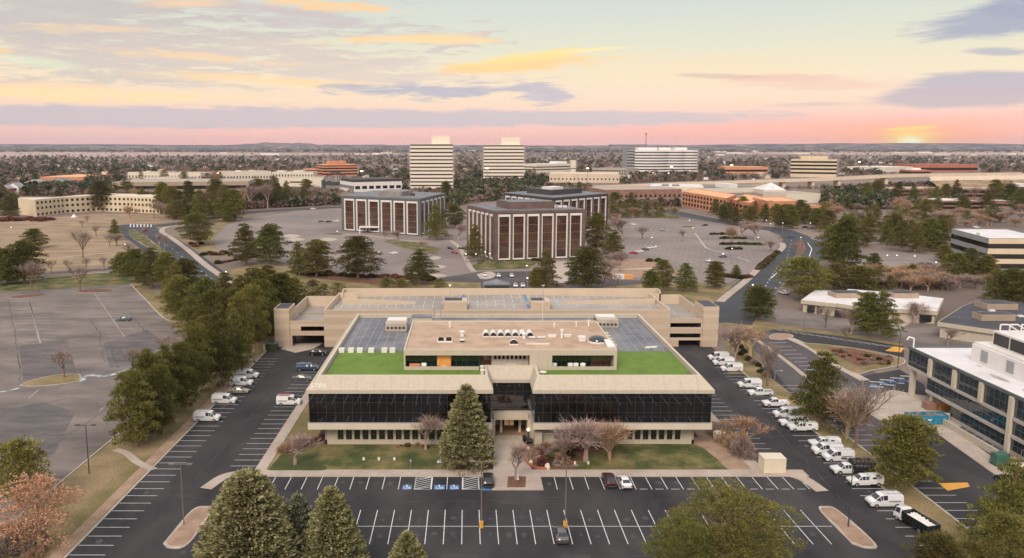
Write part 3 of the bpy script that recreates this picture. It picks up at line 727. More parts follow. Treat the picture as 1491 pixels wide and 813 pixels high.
# outline of the eaves, counter-clockwise seen from above
EAVE = [(LX0, YF), (LX1, YF), (LX1, YM), (RX0, YM), (RX0, YF), (RX1, YF), (RX1, YB+2), (LX0, YB+2)]
TOPL = [(LX0+2, YF+2), (LX1-1, YF+2), (LX1-1, YM+1.9), (RX0+1, YM+1.9), (RX0+1, YF+2), (RX1-2.1, YF+2), (RX1-2.1, YB), (LX0+2, YB)]
def inset(P, d):
    out = []; n = len(P)
    for i in range(n):
        a, b, c = Vector(P[i-1]), Vector(P[i]), Vector(P[(i+1) % n])
        d1 = (b-a).normalized(); d2 = (c-b).normalized()
        n1 = Vector((-d1.y, d1.x)); n2 = Vector((-d2.y, d2.x))
        k = n1+n2; out.append(tuple(b+k*(d/(1+n1.dot(n2)))))
    return out
INN = inset(TOPL, .5)
b = MB(); n = 8
for i in range(n):
    j = (i+1) % n
    a0, a1 = EAVE[i], EAVE[j]; t0, t1 = TOPL[i], TOPL[j]; i0, i1 = INN[i], INN[j]
    zb = ZG1-.35
    b.quad((*a0, zb), (*a1, zb), (*a1, ZG1+.35), (*a0, ZG1+.35))
    b.quad((*a0, ZG1+.35), (*a1, ZG1+.35), (*t1, ZT), (*t0, ZT))
    b.quad((*t0, ZT), (*t1, ZT), (*i1, ZT), (*i0, ZT), 1)
    b.quad((*i0, ZT), (*i1, ZT), (*i1, ZR-.1), (*i0, ZR-.1))
b.poly([(*p, ZG1-.35) for p in EAVE][::-1])
for xa_, xb_ in ((LX0, LX1), (RX0, RX1)):
    n_ = 11
    for i in range(1, n_):
        x = xa_+(xb_-xa_)*i/n_; b.quad((x-.02, YF-.01, ZG1-.3), (x+.02, YF-.01, ZG1-.3), (x+.02, YF-.01, ZG1+.35), (x-.02, YF-.01, ZG1+.35), 2)
        b.quad((x-.02, YF-.012, ZG1+.36), (x+.02, YF-.012, ZG1+.36), (x+.02, YF+1.988, ZT+.01), (x-.02, YF+1.988, ZT+.01), 2) if x < LX1-1.2 or x > RX0+1.2 else None
wl(b.build('sloped_parapet', ['stucco', 'stucco_band', 'joint']))
# roof deck and turf
b = MB(); b.poly([(*p, ZR) for p in inset(TOPL, .45)]); wl(b.build('roof_membrane', 'roof_membrane'))
b = MB()
for i in range(9):
    x = LX0+4+i*2.0
    if x < -13.5: b.box(x, x+.12, 167, 200, ZR+.004, ZR+.012)
wl(b.build('roof_seam', 'grey_panel')); b = MB()
for i in range(8):
    x = 32+i*1.9
    b.box(x, x+.12, 167, 200, ZR+.004, ZR+.012)
for y in (173.4, 181, 190): b.box(31.5, 44, y, y+.12, ZR+.006, ZR+.014)
wl(b.build('roof_seam', 'grey_panel'))
b = MB()
b.prism([(-27.9, 146.1), (3.3, 146.1), (3.3, 152.2), (-12.8, 152.2), (-12.8, 166.6), (-27.9, 166.6)], ZR+.01, ZR+.1)
wl(b.build('turf_terrace', 'turf')); b = MB()
b.prism([(14.2, 146.1), (44.4, 146.1), (44.4, 166.6), (30.2, 166.6), (30.2, 152.2), (14.2, 152.2)], ZR+.01, ZR+.1)
wl(b.build('turf_terrace', 'turf'))
# curtain walls: dark panes with a slight play, mullion grid
def curtain(mb, a, bb, z0, z1, cols, rows, jit=.0014):
    a = Vector((*a, 0)); bb = Vector((*bb, 0)); d = (bb-a)/cols; nrm = Vector((d.y, -d.x, 0)).normalized()
    for i in range(cols):
        for j in range(rows):
            zz0 = z0+(z1-z0)*j/rows; zz1 = z0+(z1-z0)*(j+1)/rows
            q = [a+d*i+Vector((0, 0, zz0)), a+d*(i+1)+Vector((0, 0, zz0)), a+d*(i+1)+Vector((0, 0, zz1)), a+d*i+Vector((0, 0, zz1))]
            rx, rz_ = random.uniform(-jit, jit), random.uniform(-jit, jit); L_ = d.length
            of = [-rx*L_-rz_*L_, rx*L_-rz_*L_, rx*L_+rz_*L_, -rx*L_+rz_*L_]
            mb.poly([tuple(p+nrm*(o_-.02)) for p, o_ in zip(q, of)], 0)
    w = .03
    for i in range(cols+1):
        p = a+d*i; c = p+nrm*.05
        e = d.normalized()*w
        mb.quad(tuple(c-e+Vector((0, 0, z0))), tuple(c+e+Vector((0, 0, z0))), tuple(c+e+Vector((0, 0, z1))), tuple(c-e+Vector((0, 0, z1))), 1)
    for j in range(rows+1):
        z = z0+(z1-z0)*j/rows; c0 = a+nrm*.055; c1 = bb+nrm*.055
        mb.quad((c0.x, c0.y, z-w), (c1.x, c1.y, z-w), (c1.x, c1.y, z+w), (c0.x, c0.y, z+w), 1)
gx = .45
for a, bb, cols in (((LX0+gx, YF+gx), (LX1-gx, YF+gx), 21), ((RX0+gx, YF+gx), (RX1-gx, YF+gx), 21), ((LX1-gx, YF+gx), (LX1-gx, YM+gx), 4), ((RX0+gx, YM+gx), (RX0+gx, YF+gx), 4),
                    ((LX1-gx, YM+gx), (RX0+gx, YM+gx), 5), ((RX1-gx, YF+gx), (RX1-gx, YB), 34), ((LX0+gx, YB), (LX0+gx, YF+gx), 34)):
    b = MB(); curtain(b, a, bb, ZG0, ZG1-.3, cols, 3); wl(b.build('curtain_wall', ['black_glass', 'mullion']))
# sill band under the glass
BO = inset(EAVE, .15); BI = inset(EAVE, .75)
b = MB()
for i in range(n):
    j = (i+1) % n
    p0, p1, q0, q1 = BO[i], BO[j], BI[i], BI[j]
    b.quad((*p0, 4.0), (*p1, 4.0), (*p1, 5.25), (*p0, 5.25))
    b.quad((*p0, 5.25), (*p1, 5.25), (*q1, 5.4), (*q0, 5.4), 1)
b.poly([(*p, 4.0) for p in BO][::-1])
wl(b.build('sill_band', ['stucco_band', 'metal']))
# ground floor: wall with piers, windows each their own part
def ground_wall(x0, x1, wins, y=146.2):
    b = MB(); z0, z1, y1 = .95, 3.3, y+.35
    edges = [x0]+[e for w in wins for e in w]+[x1]
    b.box(x0, x1, y, y+.4, 0, z0); b.box(x0, x1, y, y+.4, z1, 4.0)
    for i in range(0, len(edges), 2): b.box(edges[i], edges[i+1], y+.002, y+.398, z0, z1)
    b.box(x0, x1, y+.4, y+.7, 0, 4.0)
    wl(b.build('ground_floor_wall', 'stucco'))
    for a, c in wins:
        g = MB(); g.box(a, c, y+.3, y+.39, z0, z1); w = wl(g.build('window', 'dark_glass'))
        f = MB(); m = (a+c)/2
        f.box(a, c, y+.24, y+.3, z0+1.1, z0+1.16); f.box(m-.02, m+.02, y+.25, y+.3, z0, z1)
        fo = f.build('frame', 'mullion'); fo.parent = w
lw = [(-25.3+1.62*i, -24.15+1.62*i) for i in range(18)]
ground_wall(-27.8, 4.4, lw)
rw = [(17.2+1.565*i, 18.3+1.565*i) for i in range(16)]
ground_wall(13.1, 44.4, rw)
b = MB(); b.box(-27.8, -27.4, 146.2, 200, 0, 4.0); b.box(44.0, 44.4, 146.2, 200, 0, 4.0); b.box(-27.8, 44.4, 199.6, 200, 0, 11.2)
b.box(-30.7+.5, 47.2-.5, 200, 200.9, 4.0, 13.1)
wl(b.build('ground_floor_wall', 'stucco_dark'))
# entrance
b = MB(); b.box(5.3, 12.2, 149.7, 151.2, 4.0, 5.3); b.box(5.3, 12.2, 149.3, 149.7, 3.9, 4.35); wl(b.build('entrance_canopy', ['stucco']))
b = MB(); b.box(4.4, 5.6, 149, 158, 0, 4); b.box(12.0, 13.2, 149, 158, 0, 4); b.box(5.6, 12.0, 156.5, 157, 3.0, 4); b.box(5.6, 6.6, 156.5, 157, 0, 3); b.box(11.0, 12.0, 156.5, 157, 0, 3)
wl(b.build('entrance_wall', 'stucco'))
for x in (6.7, 10.5):
    b = MB(); b.box(x, x+.5, 152.5, 153.2, 0, 4.0); wl(b.build('entrance_pillar', 'stucco_band'))
b = MB(); b.box(5.6, 12.0, 151, 156.5, .05, .09); wl(b.build('entrance_floor', 'entry_floor'))
for x in (6.7, 7.75, 8.8, 9.85):
    b = MB(); b.box(x+.06, x+.95, 156.55, 156.6, 0.1, 2.95); g = wl(b.build('entrance_door', 'green_glass' if x in (6.7, 9.85) else 'warm_window'))
    f = MB(); f.box(x, x+.06, 156.5, 156.62, 0, 3); f.box(x+.95, x+1.01, 156.5, 156.62, 0, 3); f.box(x+.06, x+.95, 156.5, 156.62, 1.0, 1.08); fo = f.build('frame', 'metal_dark'); fo.parent = g
# low blocks beside the entrance
b = MB(); b.box(3.0, 4.3, 144.5, 149, 0, 3.2); b.box(3.0, 4.3, 139.6, 144.5, 0, .6); b.box(13.2, 14.6, 145, 149, 0, 3.2); wl(b.build('entrance_block', 'stucco'))
b = MB(); b.box(3.2, 4.1, 144.45, 144.5, 1.0, 2.8); wl(b.build('window', 'dark_glass'))
# number on the parapet
for i, ch in enumerate('5700'):
    cu = bpy.data.curves.new('number', 'FONT'); cu.body = ch; cu.size = 1.25; cu.extrude = .06; cu.align_x = 'CENTER'
    o = bpy.data.objects.new('tmp', cu); COL.objects.link(o); me = bpy.data.meshes.new_from_object(o); bpy.data.objects.remove(o)
    o = bpy.data.objects.new('building_number', me); COL.objects.link(o); me.materials.clear(); me.materials.append(MAT['white_plastic'])
    s = math.atan2(ZT-ZG1-.35, 2.0)
    o.rotation_euler = (s, 0, 0); o.location = (-29.6+i*.78, YF+.32, ZG1+.72); o.parent = B; o.matrix_parent_inverse = Matrix.Translation((-8.2, -145, 0))
# penthouse
PX0, PX1, PY0, PY1, PZ = -12.7, 30.1, 152.3, 178.0, 17.6
b = MB(); RF = 1.4
segs = [(-12.4, -6.1), (-6.1, -3.2), (-3.2, -2.2), (-2.2, 2.4), (2.4, 4.9), (5.0, 12.5), (17.2, 25.3), (25.3, 29.4)]
b.box(PX0, PX1, PY0+2.4, PY1, ZR, PZ-.35)
b.box(PX0, PX1, PY0, PY0+2.4, 16.3, PZ-.36)
b.box(12.6, 17.1, PY0+.01, PY0+2.4, ZR, 16.3)
b.box(PX0, PX0+.3, PY0, PY0+2.4, ZR, 16.3); b.box(29.5, PX1, PY0, PY0+2.4, ZR, 16.3)
b.box(PX0+.3, 2.4, PY0, PY0+.25, ZR, 13.95); b.box(17.1, 29.5, PY0, PY0+.25, ZR, 13.95)
wl(b.build('penthouse_wall', 'stucco'))
b = MB(); b.box(PX0+.3, PX1-.3, PY0+.3, PY1-.3, PZ-.35, PZ-.2, top=0); wl(b.build('penthouse_roof', 'roof_gravel'))
b = MB()
for q in ((PX0, PX1, PY0, PY0+.3), (PX0, PX1, PY1-.3, PY1), (PX0, PX0+.3, PY0+.3, PY1-.3), (PX1-.3, PX1, PY0+.3, PY1-.3)): b.box(*q, PZ-.34, PZ)
wl(b.build('roof_edge', 'stucco_band'))
ms = ['green_glass', 'orange_wood', 'green_glass', 'green_glass', 'bronze_glass', 'pale_wall', 'green_glass', 'bronze_glass']
for (a, c), m in zip(segs, ms):
    y = PY0+1.0 if m == 'orange_wood' else PY0+2.3
    g = MB(); g.box(a+.05, c-.05, y, y+.08, 13.3, 16.3)
    w = wl(g.build('timber_panel' if m == 'orange_wood' else ('inner_wall' if m == 'pale_wall' else 'window'), m))
    if m != 'orange_wood':
        f = MB(); k_ = max(1, round((c-a)/1.05))
        for i in range(k_+1):
            x = a+.05+(c-a-.1)*i/k_; f.box(x-.03, x+.03, y-.06, y, 13.3, 16.3)
        fo = f.build('frame', 'mullion_light' if m == 'pale_wall' else 'metal_dark'); fo.parent = w
g = MB()
for i in range(8): g.box(5.5+i*.85, 6.0+i*.85, PY0+2.2, PY0+2.29, 14.9, 15.7)
wl(g.build('window', 'dark_opening'))
# roof fittings (things on the roof)
RZ = PZ-.2
def skylight(x, y, w, d, h, label, g=None, segs_=7):
    t = thing('skylight', label, 'skylight', (x, y, RZ), 0, g)
    b = MB(); b.box(-w/2, w/2, -d/2, d/2, 0, .25); b.build('kerb_frame', 'white_frame', t)
    b = MB(); k_ = segs_; pr = None
    for i in range(k_+1):
        a = math.pi*i/k_; p = (-(w/2-.08)*math.cos(a), .25+h*math.sin(a))
        if pr: b.quad((pr[0], -d/2+.08, pr[1]), (p[0], -d/2+.08, p[1]), (p[0], d/2-.08, p[1]), (pr[0], d/2-.08, pr[1]))
        pr = p
    b.poly([(-(w/2-.08)*math.cos(math.pi*i/k_), -d/2+.08, .25+h*math.sin(math.pi*i/k_)) for i in range(k_+1)][::-1], 1)
    b.build('dome', ['white_plastic', 'dark_glass'], t); return t
def rat(px, py, z=RZ): return at(px, py, z)
for i in range(7):
    p = rat(707.5+i*10.6, 489)
    skylight(p.x, p.y, 1.45, 3.0, .8, ['leftmost', 'second', 'third', 'fourth', 'fifth', 'sixth', 'rightmost'][i]+' white arched skylight in the row of seven on the penthouse roof', 'arched skylights in a row')
for i in range(2):
    p = rat(642+i*11.5, 497); t = thing('skylight', ('left' if i == 0 else 'right')+' square white roof hatch with black pyramid of the pair on the gravel roof', 'skylight', p, 0, 'paired pyramid skylights')
    b = MB(); b.box(-.8, .8, -1.2, 1.2, 0, .3); b.build('kerb_frame', 'white_frame', t)
    b = MB()
    for (u, v_) in ((-.6, 0), (0, .05)):
        pass
    b.quad((-.6, -1, .31), (.6, -1, .31), (.35, .2, .8), (-.35, .2, .8)); b.quad((.6, -1, .31), (.6, 1, .31), (.35, .2, .8), (.35, .2, .8)); b.quad((-.6, 1, .31), (-.6, -1, .31), (-.35, .2, .8), (-.35, .2, .8)); b.quad((.6, 1, .31), (-.6, 1, .31), (-.35, .2, .8), (.35, .2, .8))
    b.build('pyramid', 'dark_opening', t)
p = rat(748, 502); skylight(p.x, p.y, 1.9, 1.0, .9, 'half-round white vent hood alone near the front of the gravel roof', None, 9)
def vent(x, y, h, r, label, name='roof_vent', cap=True, m='white_plastic'):
    t = thing(name, label, 'roof vent', (x, y, RZ)); b = MB(); b.tube((0, 0, 0), (0, 0, h), r, r*.9, 10); b.build('pipe', m, t)
    if cap: b = MB(); b.tube((0, 0, h), (0, 0, h+.25), r*1.6, r*.8, 10); b.build('cap', 'white_plastic', t)
for px, py, h, r, lb in ((655, 478, 1.2, .18, 'slim white vent pipe at the far left of the gravel roof'), (673, 490, 1.0, .42, 'white mushroom vent left of the arched skylights'), (763, 493, 1.0, .4, 'white barrel vent in front of the right end of the arched skylights'), (807, 477, .9, .15, 'slim vent pipe left of a trio at the back right of the gravel roof'), (839, 476, .9, .15, 'middle slim vent pipe of a trio at the back right of the gravel roof'), (857, 475, 1.2, .2, 'white vent pipe nearest the right edge of the gravel roof'), (818, 492, 1.6, .25, 'tall vent stack between two low curbs on the gravel roof')):
    p = rat(px, py); vent(p.x, p.y, h, r, lb)
for px, py, w, d, h, lb, m in ((673, 498, .9, .9, .5, 'small brown box vent in front of the mushroom vent', 'metal_dark'), (775, 494, 1.1, .9, .5, 'grey fan box right of the barrel vent', 'metal'), (788, 493, 1.6, .8, .35, 'low grey pipe cluster on the gravel roof', 'metal'), (804, 490.5, 1.6, .8, .4, 'low white curb left of the tall vent stack', 'white_frame'), (826, 490, 1.6, .8, .4, 'low white curb right of the tall vent stack', 'white_frame'), (783, 502, 4.8, .35, .3, 'long peach timber sleeper on the gravel roof', 'cream'), (847, 496, 1.4, 1.6, .9, 'pale green condenser box left of the round dome', 'white_frame')):
    p = rat(px, py); t = thing('roof_box', lb, 'roof unit', p); b = MB(); b.box(-w/2, w/2, -d/2, d/2, 0, h*.8); b.build('casing', m, t); b = MB(); b.box(-w/2-.06, w/2+.06, -d/2-.06, d/2+.06, h*.8, h); b.build('lid', 'white_frame', t)
p = rat(870, 498); t = thing('dome_vent', 'round dark blue dome at the right end of the gravel roof', 'dome', p); b = MB(); b.tube((0, 0, 0), (0, 0, .35), 2.1, 2.1, 24); b.build('ring', 'white_frame', t); b = MB(); b.ball((0, 0, .35), 1.9, 1.0, 24, 6, half=True); b.build('dome', 'blue_glass', t, smooth=True)
p = rat(888, 504); t = thing('roof_hatch', 'white slanted hatch door right of the round dome', 'hatch', p); b = MB(); b.box(-.7, .9, -1.3, 1.6, 0, .25); b.build('frame', 'white_frame', t); b = MB(); b.quad((-.7, -1.3, .26), (.9, -1.3, .26), (.3, 1.6, 1.0), (-1.0, 1.6, 1.0)); b.build('door', 'white_plastic', t)
# rooftop units on the membrane
for px, py, lb, dark in ((578, 480, 'pale cooling unit with five fans on the left roof membrane', 1), (882, 475, 'pale cooling unit on the right roof membrane behind the penthouse', 0)):
    p = at(px, py, ZR); t = thing('rooftop_unit', lb, 'air handling unit', p)
    b = MB(); b.box(-2.6, 2.6, -3, 3, .3, 2.2); b.box(-2.4, 2.4, -2.8, 2.8, 0, .3); b.build('casing', 'concrete', t)
    b = MB(); b.box(-2.3, 2.3, .2, 2.7, 2.2, 2.5); b.build('fan_deck', 'white_plastic', t)
    for i in range(5):
        b = MB(); b.tube((-1.9+i*.95, -3.04, 1.1), (-1.9+i*.95, -3.0, 1.1), .36, n=12); b.build('fan', 'metal_dark', t)
    b = MB(); b.box(-2.9, -2.6, -2, 1, 1.2, 1.9); b.build('duct', 'metal_dark', t)
p = at(615, 474, ZR); t = thing('plant_room', 'low beige plant room at the back left corner of the penthouse roof', 'plant room', p); b = MB(); b.box(-2.5, 2.4, -2, 1.5, 0, 2.4); b.build('wall', 'stucco', t); b = MB(); b.box(-2.6, 2.5, -2.1, 1.6, 2.4, 2.55); b.build('roof', 'roof_membrane', t)
p = at(637, 470, ZR); t = thing('ladder_cage', 'small steel ladder frame beside the low plant room', 'ladder', p); b = MB()
for x in (-.8, .8):
    b.tube((x, 0, 0), (x, 0, 3.6), .06)
    b.tube((x, 1, 0), (x, 1, 3.6), .06)
for i in range(8): b.tube((-.8, 0, .5+i*.4), (.8, 0, .5+i*.4), .035)
b.tube((-.8, 0, 3.6), (-.8, 1, 3.6), .06); b.tube((.8, 0, 3.6), (.8, 1, 3.6), .06); b.build('frame', 'metal', t)
b = MB()
for i in range(5):
    p = at(877+i*3, 484+i*4.3, ZR+1.2); b.box(p.x-1.6, p.x+1.4, p.y-.2, p.y+.2, ZR+1.0, ZR+1.2)
    b.box(p.x-1.5, p.x-1.3, p.y-.15, p.y+.15, ZR, ZR+1.0); b.box(p.x+1.1, p.x+1.3, p.y-.15, p.y+.15, ZR, ZR+1.0)
tag(b.build('pipe_rack', 'cream'), 'row of five low cream beams on the right roof beside the penthouse', 'pipe rack')
for i, x in enumerate((497.6, 511.3, 524.2, 540.7, 559.8, 571.7)):
    p = at(x, 513, ZR+.1); t = thing('planter', ['leftmost', 'second', 'third', 'fourth', 'fifth', 'rightmost'][i]+' white square planter on the left turf edge, counted from the left', 'planter', p, 0, 'white planters along the turf edge')
    b = MB(); s = .5
    for q in ((-.6, .6, -.6, -.45), (-.6, .6, .45, .6), (-.6, -.45, -.45, .45), (.45, .6, -.45, .45)): b.box(*q, 0, .9)
    b.box(-.45, .45, -.45, .45, 0, .05); b.build('box', 'white_plastic', t); b = MB(); b.box(-.45, .45, -.45, .45, .05, .78); b.build('soil', 'pale_wall', t)
for i, (x, y) in enumerate(((945, 507), (953, 506.5))):
    p = at(x, y, ZR+.1); b = MB(); b.box(-.9, .3, -.3, .3, 0, .15); b.box(-.7, .6, -.2, .25, .15, .3); o = b.build('folded_sheet', 'white_plastic'); o.location = p; tag(o, ('left' if i == 0 else 'right')+' crumpled white sheet lying at the right turf edge', 'sheet')
# terrace chairs: round white tubs
for i, (x, y, z) in enumerate(((618, 531, .0), (647, 532, .0), (828, 531, 0), (836, 531, 0), (846, 531, 0), (805, 531, 0))):
    p = at(x, y, ZR+.2); p.y = PY0+1.0; p.z = ZR+.15
    t = thing('tub_chair', 'round white tub chair %s on the covered penthouse terrace' % ['left of the orange panel', 'in front of the orange panel', 'third from the right window', 'second from the right window', 'nearest the right dark window', 'beside the right glass doors'][i], 'chair', p)
    b = MB(); b.tube((0, 0, 0), (0, 0, .5), .42, .5, 14); b.build('seat', 'white_plastic', t)
    b = MB()
    for k_ in range(9):
        a0, a1 = R(10+k_*18), R(28+k_*18)
        b.quad((.5*math.cos(a0), .5*math.sin(a0), .4), (.5*math.cos(a1), .5*math.sin(a1), .4), (.58*math.cos(a1), .58*math.sin(a1), 1.0), (.58*math.cos(a0), .58*math.sin(a0), 1.0))
    b.build('backrest', 'white_plastic', t)
for i, (x, lb) in enumerate(((-10.6, 'low wicker sofa at the left end of the penthouse terrace'), (9.0, 'pale sofa in the open middle bay of the penthouse'))):
    t = thing('sofa', lb, 'sofa', (x, PY0+1.1, ZR+.02)); m = 'brick_orange' if i == 0 else 'pale_wall'
    b = MB(); b.box(-1.1, 1.1, -.4, .4, .15, .5); b.build('seat', m, t); b = MB(); b.box(-1.1, 1.1, .3, .45, .5, 1.0); b.build('backrest', m, t)
for i, (x, y) in enumerate(((3.0, 148.0), (3.0, 150.6), (14.9, 148.4))):
    t = thing('gas_heater' if i < 2 else 'terrace_table', ['front beige cylinder heater at the end of the left turf', 'rear beige cylinder heater at the end of the left turf', 'round white table at the inner end of the right turf'][i], 'heater' if i < 2 else 'table', (x, y, ZR+.1))
    b = MB(); b.tube((0, 0, 0), (0, 0, 1.1 if i < 2 else .7), .35 if i < 2 else .12, n=12); b.build('stem', 'cream', t)
    b = MB(); b.tube((0, 0, 1.1 if i < 2 else .7), (0, 0, 1.35 if i < 2 else .8), .45 if i < 2 else .75, n=16); b.build('top', 'white_plastic', t)

# ------------------------------------------------------------------ parking garage
Gt = thing('parking_garage', 'long beige banded concrete parking garage with open roof deck behind the main building', 'parking garage', (8, 221, 0))
def gl(o): o.parent = Gt; o.matrix_parent_inverse = Matrix.Translation((-8, -221, 0)); return o
GY0, GY1 = 221.0, 250.0
gx0, gx1 = -55.8, 72.8
def banded(mb, x0, x1, y0, y1, z0, z1, bands=((1.9, 2.9), (5.3, 6.6), (8.4, 9.4))):
    """wall box whose pale cast bands alternate with darker ones"""
    zs = sorted({z0, z1}|{z for b_ in bands for z in b_ if z0 < z < z1})
    for a, c in zip(zs[:-1], zs[1:]):
        mid = (a+c)/2; pale = any(b_[0] < mid < b_[1] for b_ in bands)
        e = .0 if pale else .03
        mb.box(x0+e, x1-e, y0+e, y1-e, a, c, 1 if pale else 0)
bnds = ((1.8, 3.0), (5.2, 6.6), (8.6, 9.6), (10.7, 11.6))
xa = lambda px, py=450: (px-680)*at(px, py, 10.5).y*0+(px-680)*mpp((0, GY0, 9.0))
b = MB()
# stair towers
banded(b, gx0, xa(421), GY0, GY0+8, 0, 11.3, bnds)
gl(b.build('stair_tower', ['garage_wall', 'garage_band'])); b = MB()
banded(b, xa(1024), gx1, GY0, GY0+9, 0, 11.9, bnds)
gl(b.build('stair_tower', ['garage_wall', 'garage_band']))
b = MB(); b.box(gx0+.3, xa(421)-.3, GY0+.3, GY0+7.7, 11.3, 11.34); b.box(xa(1024)+.3, gx1-.3, GY0+.3, GY0+8.7, 11.9, 11.94); gl(b.build('tower_roof', 'roof_dark'))
# left bay with two openings
xl0, xl1 = xa(421), xa(472)
b = MB()
def wall_with_openings(mb, x0, x1, y, ztop, ops):
    """front wall, openings = (xa, xb, z0, z1)"""
    zs = sorted({0, ztop}|{z for o_ in ops for z in o_[2:]}|{z for q in bnds for z in q if z < ztop})
    for a, c in zip(zs[:-1], zs[1:]):
        mid = (a+c)/2; pale = any(q[0] < mid < q[1] for q in bnds); e = 0 if pale else .03
        cuts = sorted([(o_[0], o_[1]) for o_ in ops if o_[2] <= mid <= o_[3]])
        cur = x0
        for u, v_ in cuts:
            if u > cur+.01: mb.box(cur, u, y+e, y+.5, a, c, 1 if pale else 0)
            cur = v_
        if cur < x1-.01: mb.box(cur, x1, y+e, y+.5, a, c, 1 if pale else 0)
wall_with_openings(b, xl0, xl1, GY0+.3, 7.6, [(xa(437), xa(471), 4.6, 6.0), (xa(424), xa(471), 0, 3.3)])
gl(b.build('facade_wall', ['garage_wall', 'garage_band'])); b = MB()
wall_with_openings(b, xa(976), xa(1024), GY0+.3, 8.3, [(xa(977), xa(1022), 5.7, 7.0), (xa(977), xa(1022), 2.6, 3.9), (xa(990), xa(1022), 0, 1.9)])
gl(b.build('facade_wall', ['garage_wall', 'garage_band']))
# main front wall between the bays
b = MB()
wall_with_openings(b, xl1, xa(976), GY0, 10.9, [])
gl(b.build('facade_wall', ['garage_wall', 'garage_band']))
# dark interiors and floors
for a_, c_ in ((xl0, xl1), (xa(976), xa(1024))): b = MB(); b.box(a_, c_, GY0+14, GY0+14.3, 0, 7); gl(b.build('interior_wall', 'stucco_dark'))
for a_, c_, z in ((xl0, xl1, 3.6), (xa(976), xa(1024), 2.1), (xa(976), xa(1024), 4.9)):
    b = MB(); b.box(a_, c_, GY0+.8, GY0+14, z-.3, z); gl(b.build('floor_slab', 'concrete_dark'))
# upper decks: low ramps at both ends, rising ramps in the middle
b = MB()
zL = 6.6
b.box(xl0, xl1, GY0+.8, 247, zL-.3, zL)
b.box(xa(976), xa(1024), GY0+.8, 247, 7.0, 7.3)
b.quad((xl1+.4, GY0+.5, 8.9), (14, GY0+.5, 9.6), (14, 235, 9.6), (xl1+.4, 235, 9.6))
b.quad((14, GY0+.5, 9.6), (xa(976)-.4, GY0+.5, 8.9), (xa(976)-.4, 235, 9.6), (14, 235, 9.6))
b.quad((xl1+.4, 235.5, 9.0), (14, 235.5, 9.9), (14, GY1-.5, 9.9), (xl1+.4, GY1-.5, 9.0))
b.quad((14, 235.5, 9.9), (xa(976)-.4, 235.5, 9.0), (xa(976)-.4, GY1-.5, 9.0), (14, GY1-.5, 9.9))
b.quad((14, 235, 9.6), (14, 235.5, 9.9), (xl1, 235.5, 9.0), (xl1, 235, 9.6)); b.quad((xa(976), 235, 9.6), (xa(976), 235.5, 9.0), (14, 235.5, 9.9), (14, 235, 9.6))
gl(b.build('roof_deck', 'deck'))
b = MB()
# parapets
for q in ((xl0-.3, xl0, GY0+8, 247, zL-1, 9.9), (xl1, xl1+.4, GY0+.5, 247, 7, 11.0), (gx0+4, xl1+.4, 247, 247.4, 0, 9.9), (xl1+.4, xa(503), 246.5, 246.9, 7, 11.2),
          (xa(976)-.4, xa(976), GY0+.5, 247, 7, 11.0), (xa(1024), xa(1024)+.3, GY0+9, 247, 6, 10.4), (xa(976), xa(1024)+.3, 247, 247.4, 0, 10.4),
          (-40, 62, GY1-.4, GY1, 0, 12.0), (-40, -39.6, 246, GY1-.4, 8, 12.0), (61.6, 62, 246, GY1-.4, 8, 12.0), (xl1+.4, -40, 246, 246.4, 0, 10.9), (62, xa(976), 246, 246.4, 0, 10.9)):
    b.box(*q)
# sloping dividing walls
def slopewall(mb, x0, z0, x1, z1, y, th=.4, zb=8.5):
    mb.poly([(x0, y, zb), (x1, y, zb), (x1, y, z1), (x0, y, z0)]); mb.poly([(x0, y+th, z0), (x1, y+th, z1), (x1, y+th, zb), (x0, y+th, zb)]); mb.quad((x0, y, z0), (x1, y, z1), (x1, y+th, z1), (x0, y+th, z0))
    mb.quad((x0, y, z0), (x0, y+th, z0), (x0, y+th, zb), (x0, y, zb)); mb.quad((x1, y, z1), (x1, y+th, z1), (x1, y+th, zb), (x1, y, zb))
slopewall(b, xl1+3, 11.2, -16, 10.3, 236.5)
slopewall(b, 30, 10.3, 58, 11.2, 236.5)
gl(b.build('parapet', 'garage_band'))
# elevator cores on the deck
for px0, px1, py in ((646, 680, 452), (773, 801, 452)):
    b = MB(); x0_, x1_ = (px0-680)*mpp((0, 228, 11)), (px1-680)*mpp((0, 228, 11))
    banded(b, x0_, x1_, 228, 233.5, 9.4, 12.1, ((11.5, 12.2),)); c = gl(b.build('stair_core', ['garage_wall', 'garage_band']))
    b = MB(); b.box(x0_+.2, x1_-1.5, 229, 233.3, 12.1, 12.15); r = b.build('core_roof', 'roof_dark'); r.parent = c
b = MB()
for row, (y0, y1, zf) in enumerate(((223, 227.5, 9.25), (230.5, 234.8, 9.62), (237, 241, 9.55), (244.8, 249.4, 9.55))):
    for i in range(41):
        x = -38+i*2.75
        if 4 < row or x > 62: continue
        t_ = (x-xl1)/(14-xl1) if x < 14 else (xa(976)-x)/(xa(976)-14)
        t_ = max(0, min(1, t_))
        if row == 0: za, zb_ = 8.9+.7*t_, 8.9+.7*t_+(9.6-8.9-.7*t_)*.35
        elif row == 1: za = zb_ = 9.6
        else: za = zb_ = 9.0+.9*t_
        if row == 0: za += (9.6-8.9-.7*t_)*.12
        if row == 1: za -= (.7-.7*t_)*.3
        if row == 1 and (-9 < x < 3 or 16 < x < 28): continue
        b.quad((x-.06, y0, za+.03), (x+.06, y0, za+.03), (x+.06, y1, zb_+.03), (x-.06, y1, zb_+.03))
gl(b.build('stall_lines', 'white_frame'))
